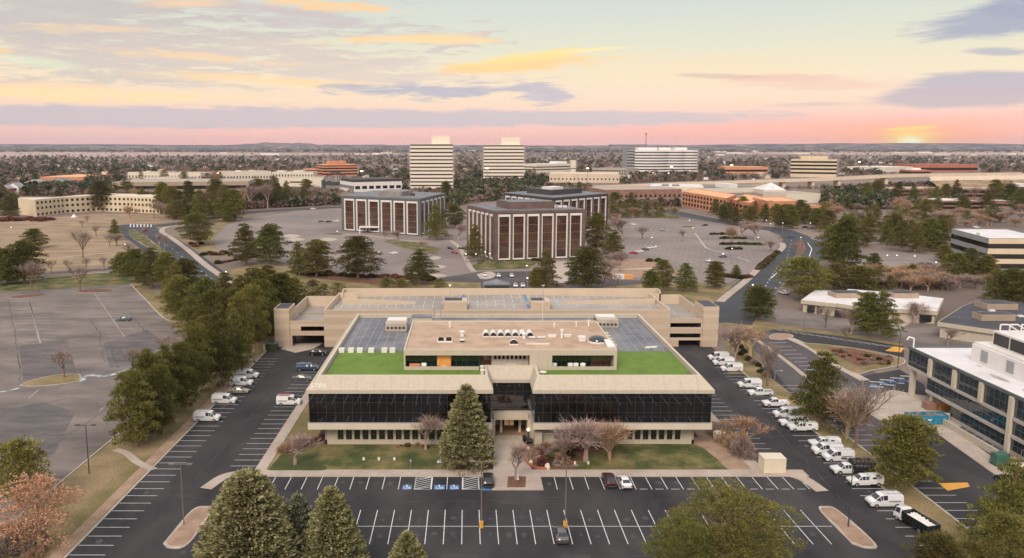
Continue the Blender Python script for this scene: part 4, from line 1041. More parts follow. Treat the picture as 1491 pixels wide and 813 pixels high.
for px0, px1, w in ((675, 674, .5), (761.5, 771.5, .5)):
    b = MB(); P0 = at(px0, 425, 9.9); P1 = at(px1, 452, 9.7)
    b.quad((P0.x-.35, 249.4, 9.95), (P0.x+.35, 249.4, 9.95), (P1.x+.35, 230, 9.68), (P1.x-.35, 230, 9.68)); gl(b.build('expansion_joint', 'paint_blue'))
sheet('ramp_apron', [(408, 508), (427, 500), (470, 500), (455, 509), (430, 514)], .03, 'concrete')
RECTS = [(597, 660, 197, 272), (704, 763, 200, 258), (912, 1015, 215, 249), (28, 233, 285, 312), (680, 854, 298, 381), (496, 650, 281, 344), (733, 886, 280, 333), (465, 508, 250, 274), (990, 1196, 276, 314), (10, 30, 266, 280)]
# ------------------------------------------------------------------ generic mid and far buildings
def blk(name, label, cat, N_, R_, base, wall, roof, L_=None, depth=30, bands=None, inset_f=.0, band_m='dark_opening', group=None, piers=None, pent=None, rim=.6, top_in=None, hmul=1.0, windows=None, wparts=True):
    """building from the roof corners seen in the photograph: near/left corner N_, right corner R_, optional back-left corner L_ or a depth"""
    G = at(N_[0], base); h = zat(N_[1], G.y)*hmul
    RECTS.append((min(N_[0], (L_ or N_)[0]), R_[0], N_[1], base))
    P0 = at(N_[0], N_[1], h); P1 = at(R_[0], R_[1], h)
    if L_: P3 = at(L_[0], L_[1], h)
    else:
        d = (P1-P0).normalized(); P3 = P0+Vector((-d.y, d.x, 0))*depth
    P2 = P1+P3-P0
    for p in (P0, P1, P2, P3): p.z = 0
    t = thing(name, label, cat, (P0.x, P0.y, 0), 0, group)
    Q = [p-Vector((P0.x, P0.y, 0)) for p in (P0, P1, P2, P3)]
    b = MB(); b.prism([(p.x, p.y) for p in Q], 0, h-.02, 0); b.build('wall', [wall], t)
    rimw = rim; b = MB()
    c = sum(Q, Vector())/4; I = inset([(p.x, p.y) for p in Q], rimw*.6)
    O = [(p.x, p.y) for p in Q]
    for i in range(4):
        j = (i+1) % 4; b.quad((*O[i], h-.02), (*O[j], h-.02), (*O[j], h+.3), (*O[i], h+.3), 1); b.quad((*O[i], h+.3), (*O[j], h+.3), (*I[j], h+.3), (*I[i], h+.3), 1); b.quad((*I[i], h+.3), (*I[j], h+.3), (*I[j], h), (*I[i], h), 1)
    b.poly([(*p, h) for p in I], 0); b.build('roof', [roof, wall], t)
    def face(a, bb, z0, z1, m, nm, e=.06, u0=.0, u1=1.0, par=t):
        d = bb-a; L0 = d.length; d = d/L0; nn = Vector((d.y, -d.x, 0)); A = a+d*L0*u0; Bp = a+d*L0*u1; q = MB()
        A2, B2 = A+nn*e, Bp+nn*e
        q.prism([(A.x, A.y), (A2.x, A2.y), (B2.x, B2.y), (Bp.x, Bp.y)], z0, z1)
        return q.build(nm, m, par)
    faces = [(Q[0], Q[1]), (Q[3], Q[0]), (Q[1], Q[2])]
    if bands:
        for (f0, f1) in bands:
            for k_, (a, bb) in enumerate(faces):
                face(a, bb, h*f0, h*f1, band_m, 'window_band', u0=inset_f, u1=1-inset_f)
    if windows:
        n_, rows, wf = windows
        for (f0, f1) in rows:
            for k_, (a, bb) in enumerate(faces[:2]):
                L0 = (bb-a).length; m_ = max(1, round(n_*L0/(Q[1]-Q[0]).length))
                for i in range(m_):
                    face(a, bb, h*f0, h*f1, band_m, 'window', u0=(i+.5-wf/2)/m_, u1=(i+.5+wf/2)/m_)
    if pent:
        for (u0, u1, v0, v1, hh, m) in pent:
            e1, e2 = Q[1]-Q[0], Q[3]-Q[0]
            pp = [e1*u0+e2*v0, e1*u1+e2*v0, e1*u1+e2*v1, e1*u0+e2*v1]
            q = MB(); q.prism([(p.x, p.y) for p in pp], h, h+hh); q.build('penthouse', m, t)
    t['h'] = h
    return t, Q, h, faces, face

def pavilion(label, N_, L_, R_, base, nL, nR, stone, baseN=None, pent=True):
    G = at(*baseN[:2]) if baseN else at(N_[0], base)
    if baseN: h = zat(baseN[2] if len(baseN) > 2 else R_[1], G.y)
    else: h = zat(N_[1], G.y)
    P0 = at(N_[0], N_[1], h); P1 = at(R_[0], R_[1], h); P3 = at(L_[0], L_[1], h)
    for p in (P0, P1, P3): p.z = 0
    t = thing('office_building', label, 'office building', P0)
    Q = [Vector((0, 0, 0)), P1-P0, P1-P0+P3-P0, P3-P0]
    b = MB(); I = inset([(p.x, p.y) for p in Q], 1.2); b.prism(I, 0, h-1.2); b.build('wall', stone, t)
    b = MB(); O = [(p.x, p.y) for p in Q]; b.prism(O, h-1.6, h-.25); b.build('fascia', stone, t)
    b = MB(); b.prism(inset(O, .5), h-.25, h, 0); b.build('roof', 'roof_membrane', t)
    for (a, bb, n_) in ((Q[3], Q[0], nL), (Q[0], Q[1], nR), (Q[1], Q[2], nL)):
        L0 = (bb-a).length; d = (bb-a)/L0; nn = Vector((d.y, -d.x, 0)); m0 = 1.4
        for i in range(n_):
            w = (L0-2*m0)/n_; s = m0+i*w+w*.07; e = m0+(i+1)*w-w*.07; fr = w*.085
            fb = MB()
            def bx(u0, u1, z0, z1, o0, o1, mb=fb, mi=0):
                c = [a+d*u0+nn*(o0-1.2), a+d*u0+nn*(o1-1.2), a+d*u1+nn*(o1-1.2), a+d*u1+nn*(o0-1.2)]
                mb.prism([(p.x, p.y) for p in c], z0, z1, mi)
            bx(s, s+fr, .6, h-2.0, 0, 1.0); bx(e-fr, e, .6, h-2.0, 0, 1.0); bx(s+fr, e-fr, h-3.2, h-2.0, 0, 1.0); bx(s+fr, e-fr, .6, 1.3, 0, 1.0)
            fo = fb.build('bay_frame', 'white_frame', t)
            cb = MB(); bx(s-w*.12 if i else .2, s, 0, h-1.7, 0, 1.35, cb); 
            if i == n_-1: bx(e, L0-.2, 0, h-1.7, 0, 1.35, cb)
            cb.build('stone_fin', stone, t)
            gb = MB(); bx(s+fr, e-fr, 1.3, h-3.2, 0, .45, gb, 0)
            fl_ = 5
            for k_ in range(1, fl_):
                z = 1.3+(h-4.5)*k_/fl_; bx(s+fr, e-fr, z-.28, z+.12, .45, .5, gb, 1)
            for k_ in range(1, 4):
                u = s+fr+(e-s-2*fr)*k_/4; bx(u-.04, u+.04, 1.3, h-3.2, .5, .56, gb, 1)
            go = gb.build('window', ['bronze_glass', 'window_grid'], t)
    return t, Q, h
tA, QA, hA = pavilion('brown stone office pavilion with white framed window bays, nearest of the three', (720, 307), (680, 298.5), (853, 304.5), 381, 6, 6, 'mauve_stone')
def on_roof(t, Q, h, u0, u1, v0, v1, hh, m, name='penthouse', z=0):
    e1, e2 = Q[1], Q[3]; pp = [e1*u0+e2*v0, e1*u1+e2*v0, e1*u1+e2*v1, e1*u0+e2*v1]
    q = MB(); q.prism([(p.x, p.y) for p in pp], h+z, h+z+hh); return q.build(name, m, t)
on_roof(tA, QA, hA, .22, .72, .18, .62, 3.6, 'mauve_stone'); on_roof(tA, QA, hA, .23, .71, .19, .61, .1, 'roof_membrane', 'penthouse_roof', 3.6)
for i in range(3): on_roof(tA, QA, hA, .76+.06*i, .79+.06*i, .3, .36, .9, 'white_frame', 'roof_unit')
tB, QB, hB = pavilion('grey stone office pavilion with white framed window bays, left of the brown one', (612, 289.5), (496.6, 284.8), (649, 281), 344, 6, 6, 'grey_stone')
on_roof(tB, QB, hB, .2, .6, .3, .6, 3.0, 'concrete_dark'); on_roof(tB, QB, hB, .35, .4, .2, .25, 1.5, 'metal_dark', 'roof_unit')
b = MB(); P = QB[3]; b.box(P.x+14, P.x+30, P.y-16, P.y-10.8, 3.6, 4.4); b.box(P.x+14, P.x+14.7, P.y-16, P.y-15, 0, 3.6); b.box(P.x+29.2, P.x+30, P.y-16, P.y-15, 0, 3.6); b.build('entrance_canopy', 'white_frame', tB)
tC, QC, hC = pavilion('dark office pavilion with white framed bays half hidden behind the brown one', (806, 288), (733, 280.5), (886, 281.5), 0, 7, 7, 'dark_stone', (885, 333, 281.5))
on_roof(tC, QC, hC, .2, .75, .25, .75, 3.4, 'dark_stone'); on_roof(tC, QC, hC, .25, .45, .3, .5, 1.6, 'white_frame', 'roof_unit', 3.4)

# towers
def tower(label, x0, x1, ytop, base, n_, wall, pent, lfrac=0, depth=40, dark='dark_opening'):
    G = at(x0, base); h = zat(ytop, G.y); wd = at(x1, base).x-G.x
    t = thing('office_tower', label, 'office tower', G)
    pitch = h/(n_+.6); 
    b = MB(); b.box(.6, wd-.6, .6, depth, 0, h-.8); b.build('window_core', dark, t)
    for i in range(n_+1):
        z = h-.9-(i-1)*pitch-.36*pitch
        b = MB(); b.box(0, wd, 0, depth+.6, max(0, z-.64*pitch) if i else h-.9, z if i else h); b.build('floor_band', wall, t)
    b = MB(); b.box(wd*.38, wd*.46, -.05, 0.0, h*.3, h); 
    for (u0, u1, py) in pent:
        b = MB(); b.box(wd*u0, wd*u1, depth*.2, depth*.7, h, zat(py, G.y+depth*.2)); b.build('penthouse', wall, t)
    return t
tower('tall cream office tower with dark window stripes, left of the twin pair', 597.5, 659.5, 209.5, 277, 12, 'tower_wall', [(.50, .93, 197.5)])
tower('shorter cream office tower with dark window stripes, right of the twin pair', 704.5, 762.5, 211, 263, 10, 'tower_wall', [(.44, .9, 200)])
# curved white offices
G = at(968, 253); m_ = mpp(G); t = thing('office_tower', 'white curved office block of three rounded wings with dark window stripes', 'office tower', G)
hh = zat(219, G.y); k_ = 8
def arc_wing(x0, x1, bulge, h, parent):
    X0_, X1_ = (x0-968)*m_, (x1-968)*m_
    P = []
    for i in range(13):
        u = i/12; P.append((X0_+(X1_-X0_)*u, -bulge*math.sin(math.pi*(.15+.7*u))+bulge*.45))
    P += [(X1_, 60), (X0_, 60)]
    I = inset(P, .8)
    b = MB(); b.prism(I, 0, h-.5); b.build('window_core', 'blue_glass', parent)
    for i in range(k_+1):
        z = h-i*h/(k_+.3); b = MB(); b.prism(P, z-h/(k_+.3)*.58, z); b.build('floor_band', 'white_frame', parent)
arc_wing(924, 972, 22, hh, t); arc_wing(972, 996, 12, hh, t); arc_wing(996, 1014.5, 8, hh, t)
b = MB(); b.box((913-968)*m_, (924-968)*m_, 8, 55, 0, hh-.5); wg = b.build('side_wing', 'grey_panel', t)
for i in range(8):
    b = MB(); b.box((913-968)*m_, (924-968)*m_-.1, 7.85, 8, hh*(i+.4)/8, hh*(i+.75)/8); b.build('window_band', 'dark_glass', t)
for x0, x1 in ((931, 958), (961, 978), (984, 1002)):
    b = MB(); b.box((x0-968)*m_, (x1-968)*m_, 15, 45, hh, zat(215, G.y+15)); b.build('penthouse', 'white_frame', t)
p = at(939, 250); t = thing('radio_mast', 'thin radio mast with a small box at its top beside the curved white offices', 'mast', p)
zt = zat(196, p.y); b = MB(); b.tube((0, 0, 0), (0, 0, zt), .9, .5, 6); b.build('mast', 'metal_dark', t); b = MB(); b.box(-2, 2, -1, 1, zt, zt+2.2); b.build('antenna', 'metal_dark', t)
bd = [(.14, .28), (.38, .52), (.62, .74), (.84, .94)]
blk('office_building', 'tan five storey office block with dark window stripes near the highway bridge', 'office building', (1152, 232.5), (1219, 233), 258, 'tan_wall', 'roof_gravel', None, 40, [(.2, .3), (.42, .52), (.62, .72), (.82, .92)], pent=[(.2, .8, .2, .7, 6.5, 'tan_wall')])
blk('office_building', 'upper orange brick office block with stacked window stripes in the far left woods', 'office building', (470, 240.5), (520, 240), 257, 'brick_orange', 'roof_orange', None, 60, [(.12, .25), (.38, .5), (.62, .74), (.86, .94)], pent=[(.22, .7, .1, .6, 7, 'brick_orange')], group=None)
blk('parking_garage', 'low orange brick parking deck left of the stepped brick offices', 'parking garage', (441, 246), (470, 246), 256, 'brick_orange', 'concrete_dark', None, 40, [(.15, .35), (.55, .78)])
blk('office_building', 'white low office block with thin dark stripes between the towers and the curved offices', 'office building', (782, 239.5), (831, 238.5), 252, 'pale_wall', 'roof_white', None, 50, [(.3, .42), (.6, .72)], pent=[(.7, .98, .2, .7, 5, 'white_frame')])
blk('stair_tower', 'slim pale stair tower at the right end of the white low office block', 'stair tower', (831.5, 234), (838.5, 234), 256, 'pale_wall', 'roof_white', None, 16, [(.45, .5)])
blk('parking_garage', 'grey parking deck with rows of small openings left of the curved white offices', 'parking garage', (862, 245), (912, 246), 256, 'concrete', 'concrete_dark', None, 50, None, windows=(14, [(.25, .45), (.6, .8)], .6))
blk('long_building', 'long beige low building in front of the grey deck, far centre right', 'warehouse', (800, 253), (902, 253.5), 266, 'highway', 'pale_wall', None, 60, None, windows=(18, [(.3, .5)], .35))
blk('long_building', 'beige building with three dark slots beside a pine cluster, far centre right', 'warehouse', (886, 257), (902, 257), 266, 'highway', 'pale_wall', None, 20, [(.15, .3), (.55, .7)])
blk('office_building', 'long red brick low office with a dark stripe behind the right woods', 'office building', (1056, 243.5), (1118, 243.5), 253, 'brick_orange', 'roof_orange', None, 50, [(.3, .6)])
# left: curved beige offices
Ga = at(53, 316); h = zat(290.5, Ga.y)
P = [at(28, 312), Ga, at(95, 311), at(140, 308), at(185, 309), at(233, 311.5)]
t = thing('office_building', 'long beige three storey office bending round a lawn with rows of small dark windows', 'office building', Ga)
F = [p-Ga for p in P]; BK = [p+Vector((0, 28, 0)) for p in F[1:]]
pts = [(p.x, p.y) for p in F]+[(p.x, p.y) for p in BK[::-1]]
b = MB(); b.prism(pts, 0, h-.5); b.build('wall', 'tan_wall', t)
b = MB(); b.prism(inset(pts, .6) if True else pts, h-.5, h-.2); b.build('roof', 'pale_wall', t)
for s in range(1, 5):
    a, c = F[s], F[s+1]; L0 = (c-a).length; d = (c-a)/L0; nn = Vector((d.y, -d.x, 0)); k_ = int(L0/4.2)
    for r_ in range(3):
        for i in range(k_):
            u = (i+.5)*L0/k_; z = h*(.06 if r_ == 0 else .10+.31*r_); q = MB(); A = a+d*(u-1.0); Bp = a+d*(u+1.0)
            q.prism([(A.x, A.y), (A.x+nn.x*.08, A.y+nn.y*.08), (Bp.x+nn.x*.08, Bp.y+nn.y*.08), (Bp.x, Bp.y)], z, z+h*.14); 
            if s < 5 and (s*100+r_*20+i) is not None: q.build('window', 'dark_opening', t)
blk('parking_garage', 'wide brown parking deck with dark slots behind the beige curved offices', 'parking garage', (163, 266), (362, 264.5), 291, 'stucco_dark', 'concrete_warm', None, 80, [(.25, .42), (.58, .78)], inset_f=.02)
blk('warehouse', 'beige flat roofed store left of the brown parking deck roof', 'warehouse', (200, 259), (262, 259.5), 266, 'pale_wall', 'concrete_warm', None, 50, None, windows=(12, [(.15, .6)], .3))
blk('warehouse', 'low cream store with long flat roof behind the brown parking deck', 'warehouse', (186, 251), (292, 252), 260, 'pale_wall', 'roof_gravel', None, 40, None, windows=(22, [(.1, .5)], .35), pent=[(.2, .24, .3, .5, 2, 'white_frame'), (.55, .6, .3, .6, 2, 'grey_panel')])
blk('warehouse', 'low pale store with stepped roofs far left of centre', 'warehouse', (325, 251), (395, 250), 262, 'pale_wall', 'roof_gravel', None, 60, windows=(16, [(.1, .45)], .4), pent=[(.3, .4, .2, .5, 2, 'white_frame'), (.6, .7, .3, .6, 2, 'pale_wall')])
blk('warehouse', 'beige flat roofed hall with a small dark slot left of the steel truss canopy', 'warehouse', (406, 259), (470, 259.5), 272, 'pale_wall', 'concrete_warm', None, 40, [(.45, .6)], inset_f=.25)
blk('warehouse', 'pale store with humped roofline above the beige hall', 'warehouse', (396, 251), (456, 251), 259, 'pale_wall', 'concrete_warm', None, 40, windows=(14, [(.2, .6)], .4), pent=[(.1, .3, .1, .6, 2.5, 'pale_wall'), (.5, .75, .1, .6, 2.5, 'pale_wall')])
blk('warehouse', 'orange roofed hall among trees at the far left', 'warehouse', (58, 258), (121, 258), 262.5, 'brick_orange', 'roof_orange', None, 130)
blk('office_building', 'white flat building with dark roof edge and openings right of the steel truss canopy', 'office building', (515.5, 266), (585, 264.5), 280, 'white_frame', 'roof_membrane', None, 60, None, windows=(7, [(.3, .62)], .7), pent=[(0, 1, .05, .9, 3.6, 'dark_stone')])
# steel truss canopy
p = at(488, 276); m_ = mpp(p); t = thing('truss_canopy', 'dark canopy roof hung from arched steel trusses left of the white flat building', 'canopy', p)
b = MB(); b.box(-18*m_, 17*m_, 0, 14, 5, 9.5); b.build('canopy_roof', 'dark_stone', t)
for y in (-.5, 14.5):
    b = MB(); pr = None
    for i in range(9):
        u = i/8; q = Vector(((-18+35*u)*m_, y, 9.5+13*math.sin(math.pi*u)**.6))
        if pr: b.tube(pr, q, .7, n=4); 
        if i in (2, 3, 5, 6): b.tube(q, (q.x*1.15, y, 9), .45, n=4)
        pr = q
    b.build('truss', 'metal_dark', t)
for x in (-18, 17):
    b = MB(); b.box(x*m_-2.2, x*m_+2.2, 2, 10, 0, 12); b.build('column', 'green_metal', t)
# houses and roofs at the far left
def house(label, px, base, w, hgt, d, wall, roof, rz=0, gable=True, group=None, win=2):
    p = at(px, base); m = mpp(p); w *= m; hgt *= m; t = thing('house', label, 'house', p, rz, group)
    b = MB(); b.box(-w/2, w/2, 0, d, 0, hgt*.58); b.poly([(-w/2, 0, hgt*.58), (w/2, 0, hgt*.58), (0, 0, hgt)]); b.poly([(w/2, d, hgt*.58), (-w/2, d, hgt*.58), (0, d, hgt)]); b.build('wall', wall, t)
    b = MB(); e = w*.05; o = .25
    b.quad((-w/2-e, -o, hgt*.54), (0, -o, hgt*1.03), (0, d+o, hgt*1.03), (-w/2-e, d+o, hgt*.54)); b.quad((0, -o, hgt*1.03), (w/2+e, -o, hgt*.54), (w/2+e, d+o, hgt*.54), (0, d+o, hgt*1.03)); b.build('roof', roof, t)
    for i in range(win):
        b = MB(); x = w*(-.25+.5*i/(max(1, win-1))); b.box(x-w*.09, x+w*.09, -.12, 0, hgt*.18, hgt*.42); b.build('window', 'dark_opening', t)
    return t
house('white gabled house with two dark windows at the far left edge', 19.5, 280, 15, 13, 16, 'white_plastic', 'grey_panel')
for i, (x, y, w, h_, c, rf, lb) in enumerate([(4, 281, 16, 11, 'brick_red', 'grey_panel', 'brick house with grey roof left of the white gabled house'), (48, 272, 26, 10, 'pale_wall', 'grey_panel', 'grey roofed row house behind the white gabled house'), (30, 264, 18, 6, 'pale_wall', 'roof_gravel', 'tan roofed house above the white gabled house'), (84, 268, 34, 8, 'grey_panel', 'roof_membrane', 'long blue grey roof in front of the orange hall'), (6, 296, 20, 8, 'brick_orange', 'roof_membrane', 'low brick house with blue grey roof beside the left pine'), (216, 286, 26, 10, 'pale_wall', 'roof_membrane', 'blue grey hipped roof in front of the brown parking deck, left one'), (281, 294, 32, 10, 'pale_wall', 'roof_membrane', 'blue grey hipped roof in front of the brown parking deck, right one'), (150, 258, 12, 8, 'pale_wall', 'roof_gravel', 'pale gabled house right of the orange hall'), (38, 300, 34, 9, 'brick_orange', 'roof_membrane', 'long brick house below the white gabled house')]):
    house(lb, x, y, w, h_, 18, c, rf)
# hotel with orange roofs
blk('hotel_wing', 'long hotel wing with orange sloped roof and rows of dark windows', 'hotel', (994, 279.5), (1058, 289.5), 300, 'brick_orange', 'roof_orange', (1010, 275), bands=None, windows=(14, [(.1, .3), (.42, .6), (.7, .86)], .55))
blk('hotel_wing', 'middle hotel wing with orange roof and dark windows below it', 'hotel', (1066, 291), (1093, 296), 310, 'brick_orange', 'roof_orange', (1085, 283), windows=(5, [(.2, .4), (.55, .75)], .6))
blk('hotel_wing', 'tall plain brick hotel block with slanted orange top right of the middle wing', 'hotel', (1120, 294), (1164, 293), 318, 'brick_orange', 'roof_orange', (1096, 288), windows=None)
blk('hotel_wing', 'pale sloped end of the brick hotel with a low pink roof', 'hotel', (1132, 298), (1150, 297), 314, 'pale_wall', 'roof_orange', None, 12)
blk('hotel_wing', 'small brick hotel wing with bright slotted windows right of the tall block', 'hotel', (1166, 300), (1196, 300), 314, 'brick_orange', 'roof_gravel', None, 14, windows=(5, [(.15, .75)], .4))
blk('retail_building', 'beige flat roofed hall behind the hotel with a pale pink roof', 'retail hall', (1145, 283), (1195, 282.5), 296, 'pale_wall', 'concrete_warm', None, 45)
blk('retail_building', 'wide low hall with pale roof behind the first hotel wing', 'retail hall', (880, 277), (993, 276), 289, 'brick_brown', 'concrete_warm', None, 60, windows=(16, [(.1, .4)], .4))
t, Q, h, _, _ = blk('retail_building', 'long white flat roof with two dark rooftop panels behind the hotel', 'retail hall', (946, 272), (1025, 273), 280, 'pale_wall', 'roof_white', None, 70)
for u in (.22, .42):
    on_roof(t, Q, h, u, u+.14, .3, .8, .6, 'dark_glass', 'roof_panel')
blk('retail_building', 'blue grey roofed hall between the white roofs behind the hotel', 'retail hall', (1024, 275), (1122, 273), 282, 'pale_wall', 'roof_membrane', None, 70, pent=[(.38, .5, .0, .4, 5, 'white_frame')])
p = at(1128, 283); t = thing('tent_hall', 'pale blue peaked glass roof hall right of the blue grey roofed hall', 'hall', p); m_ = mpp(p)
b = MB(); b.box(-16*m_, 16*m_, 0, 40, 0, 5); b.build('wall', 'pale_wall', t)
b = MB(); w = 16*m_; b.poly([(-w, 0, 5), (w, 0, 5), (2, 18, 13)]); b.poly([(w, 0, 5), (w, 40, 5), (2, 18, 13)]); b.poly([(w, 40, 5), (-w, 40, 5), (2, 18, 13)]); b.poly([(-w, 40, 5), (-w, 0, 5), (2, 18, 13)]); b.build('roof', 'roof_white', t)
# brown terraced offices right
br = [(.12, .38), (.55, .86)]
blk('office_building', 'wide brown brick two storey office with dark stripes, upper of the right pair', 'office building', (1296, 276), (1388, 275), 287, 'brick_brown', 'roof_gravel', None, 50, br)
blk('office_building', 'brown brick office with dark stripes right of the upper wide one', 'office building', (1400, 275), (1470, 276), 288, 'brick_brown', 'roof_gravel', None, 50, br)
blk('office_building', 'brown brick terraced office with white skylight strip, lower of the right pair', 'office building', (1370, 293), (1432, 293), 306, 'brick_brown', 'concrete_warm', None, 36, br, pent=[(.1, .4, .2, .6, 1.2, 'white_frame')])
blk('office_building', 'grey roofed low brick office behind a bare thicket at the right edge', 'office building', (1437, 292), (1475, 294), 300, 'brick_brown', 'white_plastic', None, 36, [(.2, .5)])
blk('office_building', 'white banded low office at the far right edge', 'office building', (1474, 268), (1500, 268), 277, 'white_frame', 'roof_white', None, 50, [(.25, .5)])
blk('office_building', 'pale office with a dark stripe above the brown brick offices, right one', 'office building', (1404, 266), (1442, 267), 273, 'pale_wall', 'roof_white', None, 40, [(.2, .5)])
blk('office_building', 'pale grey office with a dark stripe above the brown brick offices, left one', 'office building', (1368, 265), (1398, 265), 273, 'grey_panel', 'roof_white', None, 40, [(.2, .5)])
blk('retail_building', 'white flat roofed showroom beyond the highway at the right', 'retail hall', (1290, 244), (1330, 243), 251, 'pale_wall', 'roof_white', None, 90)
blk('retail_building', 'brick red long office beyond the highway at the far right', 'office building', (1334, 240), (1424, 240), 250, 'brick_red', 'brick_brown', None, 90, [(.2, .55)])
blk('retail_building', 'pink gabled showroom beyond the highway at the right', 'retail hall', (1326, 248), (1356, 248), 254, 'brick_red', 'white_frame', None, 40, [(.2, .6)], pent=[(.2, .6, .2, .8, 4, 'white_frame')])
# white roofed office at the right edge
t, Q, h, fa, fc = blk('office_building', 'white roofed three storey office with grey bands half hidden by pines at the right edge', 'office building', (1440, 348), (1530, 348.5), 392, 'grey_panel', 'roof_white', (1386, 334), bands=[(.68, .84), (.34, .50), (.02, .18)], band_m='black_glass', pent=[(.05, .12, .3, .4, 1.2, 'white_frame')])
for z0, z1 in ((.5, .68), (.84, 1.0), (.18, .34)): fc(Q[0], Q[1], h*z0, h*z1, 'tan_wall', 'spandrel_band', .12)
# low white roofed office and dark roofed office on the right
def low_office(name, label, pts, z, wall, roof, extra):
    P = [at(x, y, z) for x, y in pts]; c = P[0].copy(); c.z = 0
    t = thing(name, label, 'office building', c); q = [(p.x-c.x, p.y-c.y) for p in P]
    b = MB(); b.prism(q, 0, z-.6); b.build('wall', wall, t)
    ol = inset(q, -.7) if sum(q[i][0]*q[(i+1) % len(q)][1]-q[(i+1) % len(q)][0]*q[i][1] for i in range(len(q))) > 0 else inset(q[::-1], -.7)
    b = MB(); b.prism(ol, z-1.5, z-.2); b.build('eaves', wall, t)
    b = MB(); b.prism(inset(ol, .3), z-.2, z-.1); b.build('roof', roof, t)
    for (x0, x1, y0, y1, hh, m) in extra:
        A = at(x0, y1, z)-c; D = at(x1, y0, z)-c; b = MB(); b.box(A.x, D.x, A.y, max(D.y, A.y+1.5), z-.1, z+hh); b.box(A.x+.3, D.x-.3, A.y+.3, max(D.y, A.y+1.5)-.3, z+hh, z+hh+.02, 1); b.build('roof_screen', ['stucco_dark', 'roof_dark'], t)
    return t, c
t, c = low_office('low_office', 'low beige office with irregular white flat roof and two brown screened units', [(1170, 436), (1216, 441), (1217, 440.5), (1249, 445), (1305, 448.5), (1362, 452), (1371, 434), (1298, 426), (1237, 421), (1234, 424), (1189, 422.5)], 4.6, 'stucco', 'roof_white', [(1217, 1246, 429, 434, 1.6, 'brick_brown'), (1302, 1323, 429, 434, 1.6, 'brick_brown')])
for (x0, x1, y) in ((1176, 1186, 437.5), (1190, 1197, 438.5), (1216, 1248, 443.5), (1340, 1356, 451)):
    A, D = at(x0, y, 4.6)-c, at(x1, y, 4.6)-c; d_ = (D-A); n_ = Vector((d_.y, -d_.x, 0)).normalized(); b = MB(); A2 = A+n_*.8; D2 = D+n_*.8; b.prism([(A.x, A.y), (A2.x, A2.y), (D2.x, D2.y), (D.x, D.y)], .6, 2.7); b.build('window', 'dark_glass', t)
t, c = low_office('low_office', 'low tan office with wide dark flat roof and brown roof screens at the right', [(1370, 468), (1425, 476), (1500, 486), (1560, 480), (1560, 448), (1430, 436), (1404, 446)], 5.0, 'stucco', 'roof_dark', [(1437, 1462, 445, 451, 1.8, 'brick_brown'), (1429, 1463, 462, 467, 1.8, 'brick_brown')])
for i, (x, y) in enumerate(((1430, 456), (1436, 457), (1444, 453), (1464, 461), (1467, 465), (1486, 461))):
    p = at(x, y, 5)-c; b = MB(); b.box(p.x-.8, p.x+.8, p.y-.6, p.y+.6, 4.8, 5.4); b.build('skylight', 'white_plastic', t)
A, D = at(1424, 490, 2)-c, at(1500, 500, 2)-c
b = MB(); b.box(A.x, A.x+30, A.y-.2, A.y, .8, 3.2); b.build('window', 'dark_glass', t)

# ------------------------------------------------------------------ glass office at the right edge
t = thing('office_building', 'white roofed office with blue glass bands and a corner column at the right edge', 'office building', (103, 140, 0))
def ow(o): o.parent = t; o.matrix_parent_inverse = Matrix.Translation((-103, -140, 0)); return o
b = MB(); b.box(103.4, 165, 95, 177.0, 11.0, 11.3, 0); b.box(103.4, 165, 95, 177.1, 6.55, 7.3, 0); ow(b.build('roof_slab', 'stucco'))
b = MB(); b.box(103.6, 165, 95, 176.9, 11.3, 11.36); ow(b.build('roof', 'roof_white'))
b = MB(); b.box(103.0, 103.4, 94.6, 177.5, 11.0, 11.62); b.box(103.4, 165, 177.1, 177.5, 11.0, 11.62); ow(b.build('parapet', 'grey_stone'))
for q_ in ((107, 108.6, 150, 156), (106.5, 108.4, 139, 146), (109, 109.8, 161, 162.6)): b = MB(); b.prism([(q_[0]+(q_[1]-q_[0])*(.5+.5*math.cos(a*.7)), q_[2]+(q_[3]-q_[2])*(.5+.5*math.sin(a*.7))) for a in range(9)], 11.36, 11.37); ow(b.build('roof_stain', 'stain'))
b = MB(); b.box(104.6, 165, 95, 176, 7.3, 11.0); b.box(104.6, 165, 95, 169.0, 3.9, 6.55); b.box(104.6, 165, 95, 160.0, .0, 3.0); ow(b.build('interior', 'dark_opening'))
b = MB(); b.box(103.0, 103.3, 95, 177.4, 6.6, 7.2); b.box(103.0, 103.3, 95, 169.4, 3.15, 3.75); b.box(103.3, 165, 95, 169.4, 3.0, 3.9); b.box(103.2, 103.5, 95, 160, 0, .8); ow(b.build('spandrel_band', 'spandrel'))
for z0, z1, y1 in ((7.3, 11.0, 177.3), (3.9, 6.55, 169.3), (.8, 3.1, 160.2)):
    b = MB(); curtain(b, (103.25, y1), (103.25, 100), z0, z1, int((y1-100)/1.55), 2, .002)
    ow(b.build('glass_band', ['blue_glass', 'mullion_mid']))
    b = MB(); curtain(b, (125, y1), (103.25, y1), z0, z1, 14, 2, .002); ow(b.build('glass_band', ['blue_glass', 'mullion_mid']))
for y in (168.4, 159.7, 151, 142.2):
    b = MB(); b.box(102.7, 103.3, y-.5, y+.5, 7.0 if y > 142.3 else 0, 11.0); ow(b.build('facade_pier', 'stucco_band'))
for (x, y, z) in ((103.4, 176.6, 6.55), (103.6, 168.6, 3.0), (104.5, 161, 3.0)):
    b = MB(); b.box(x, x+1.0, y-1.0, y, 0, z); ow(b.build('column', 'stucco_band'))
b = MB(); b.box(110.8, 140, 146, 166.2, 11.36, 15.6); b.box(110.4, 110.8, 146, 166.2, 11.36, 15.2); ow(b.build('plant_screen', 'white_frame'))
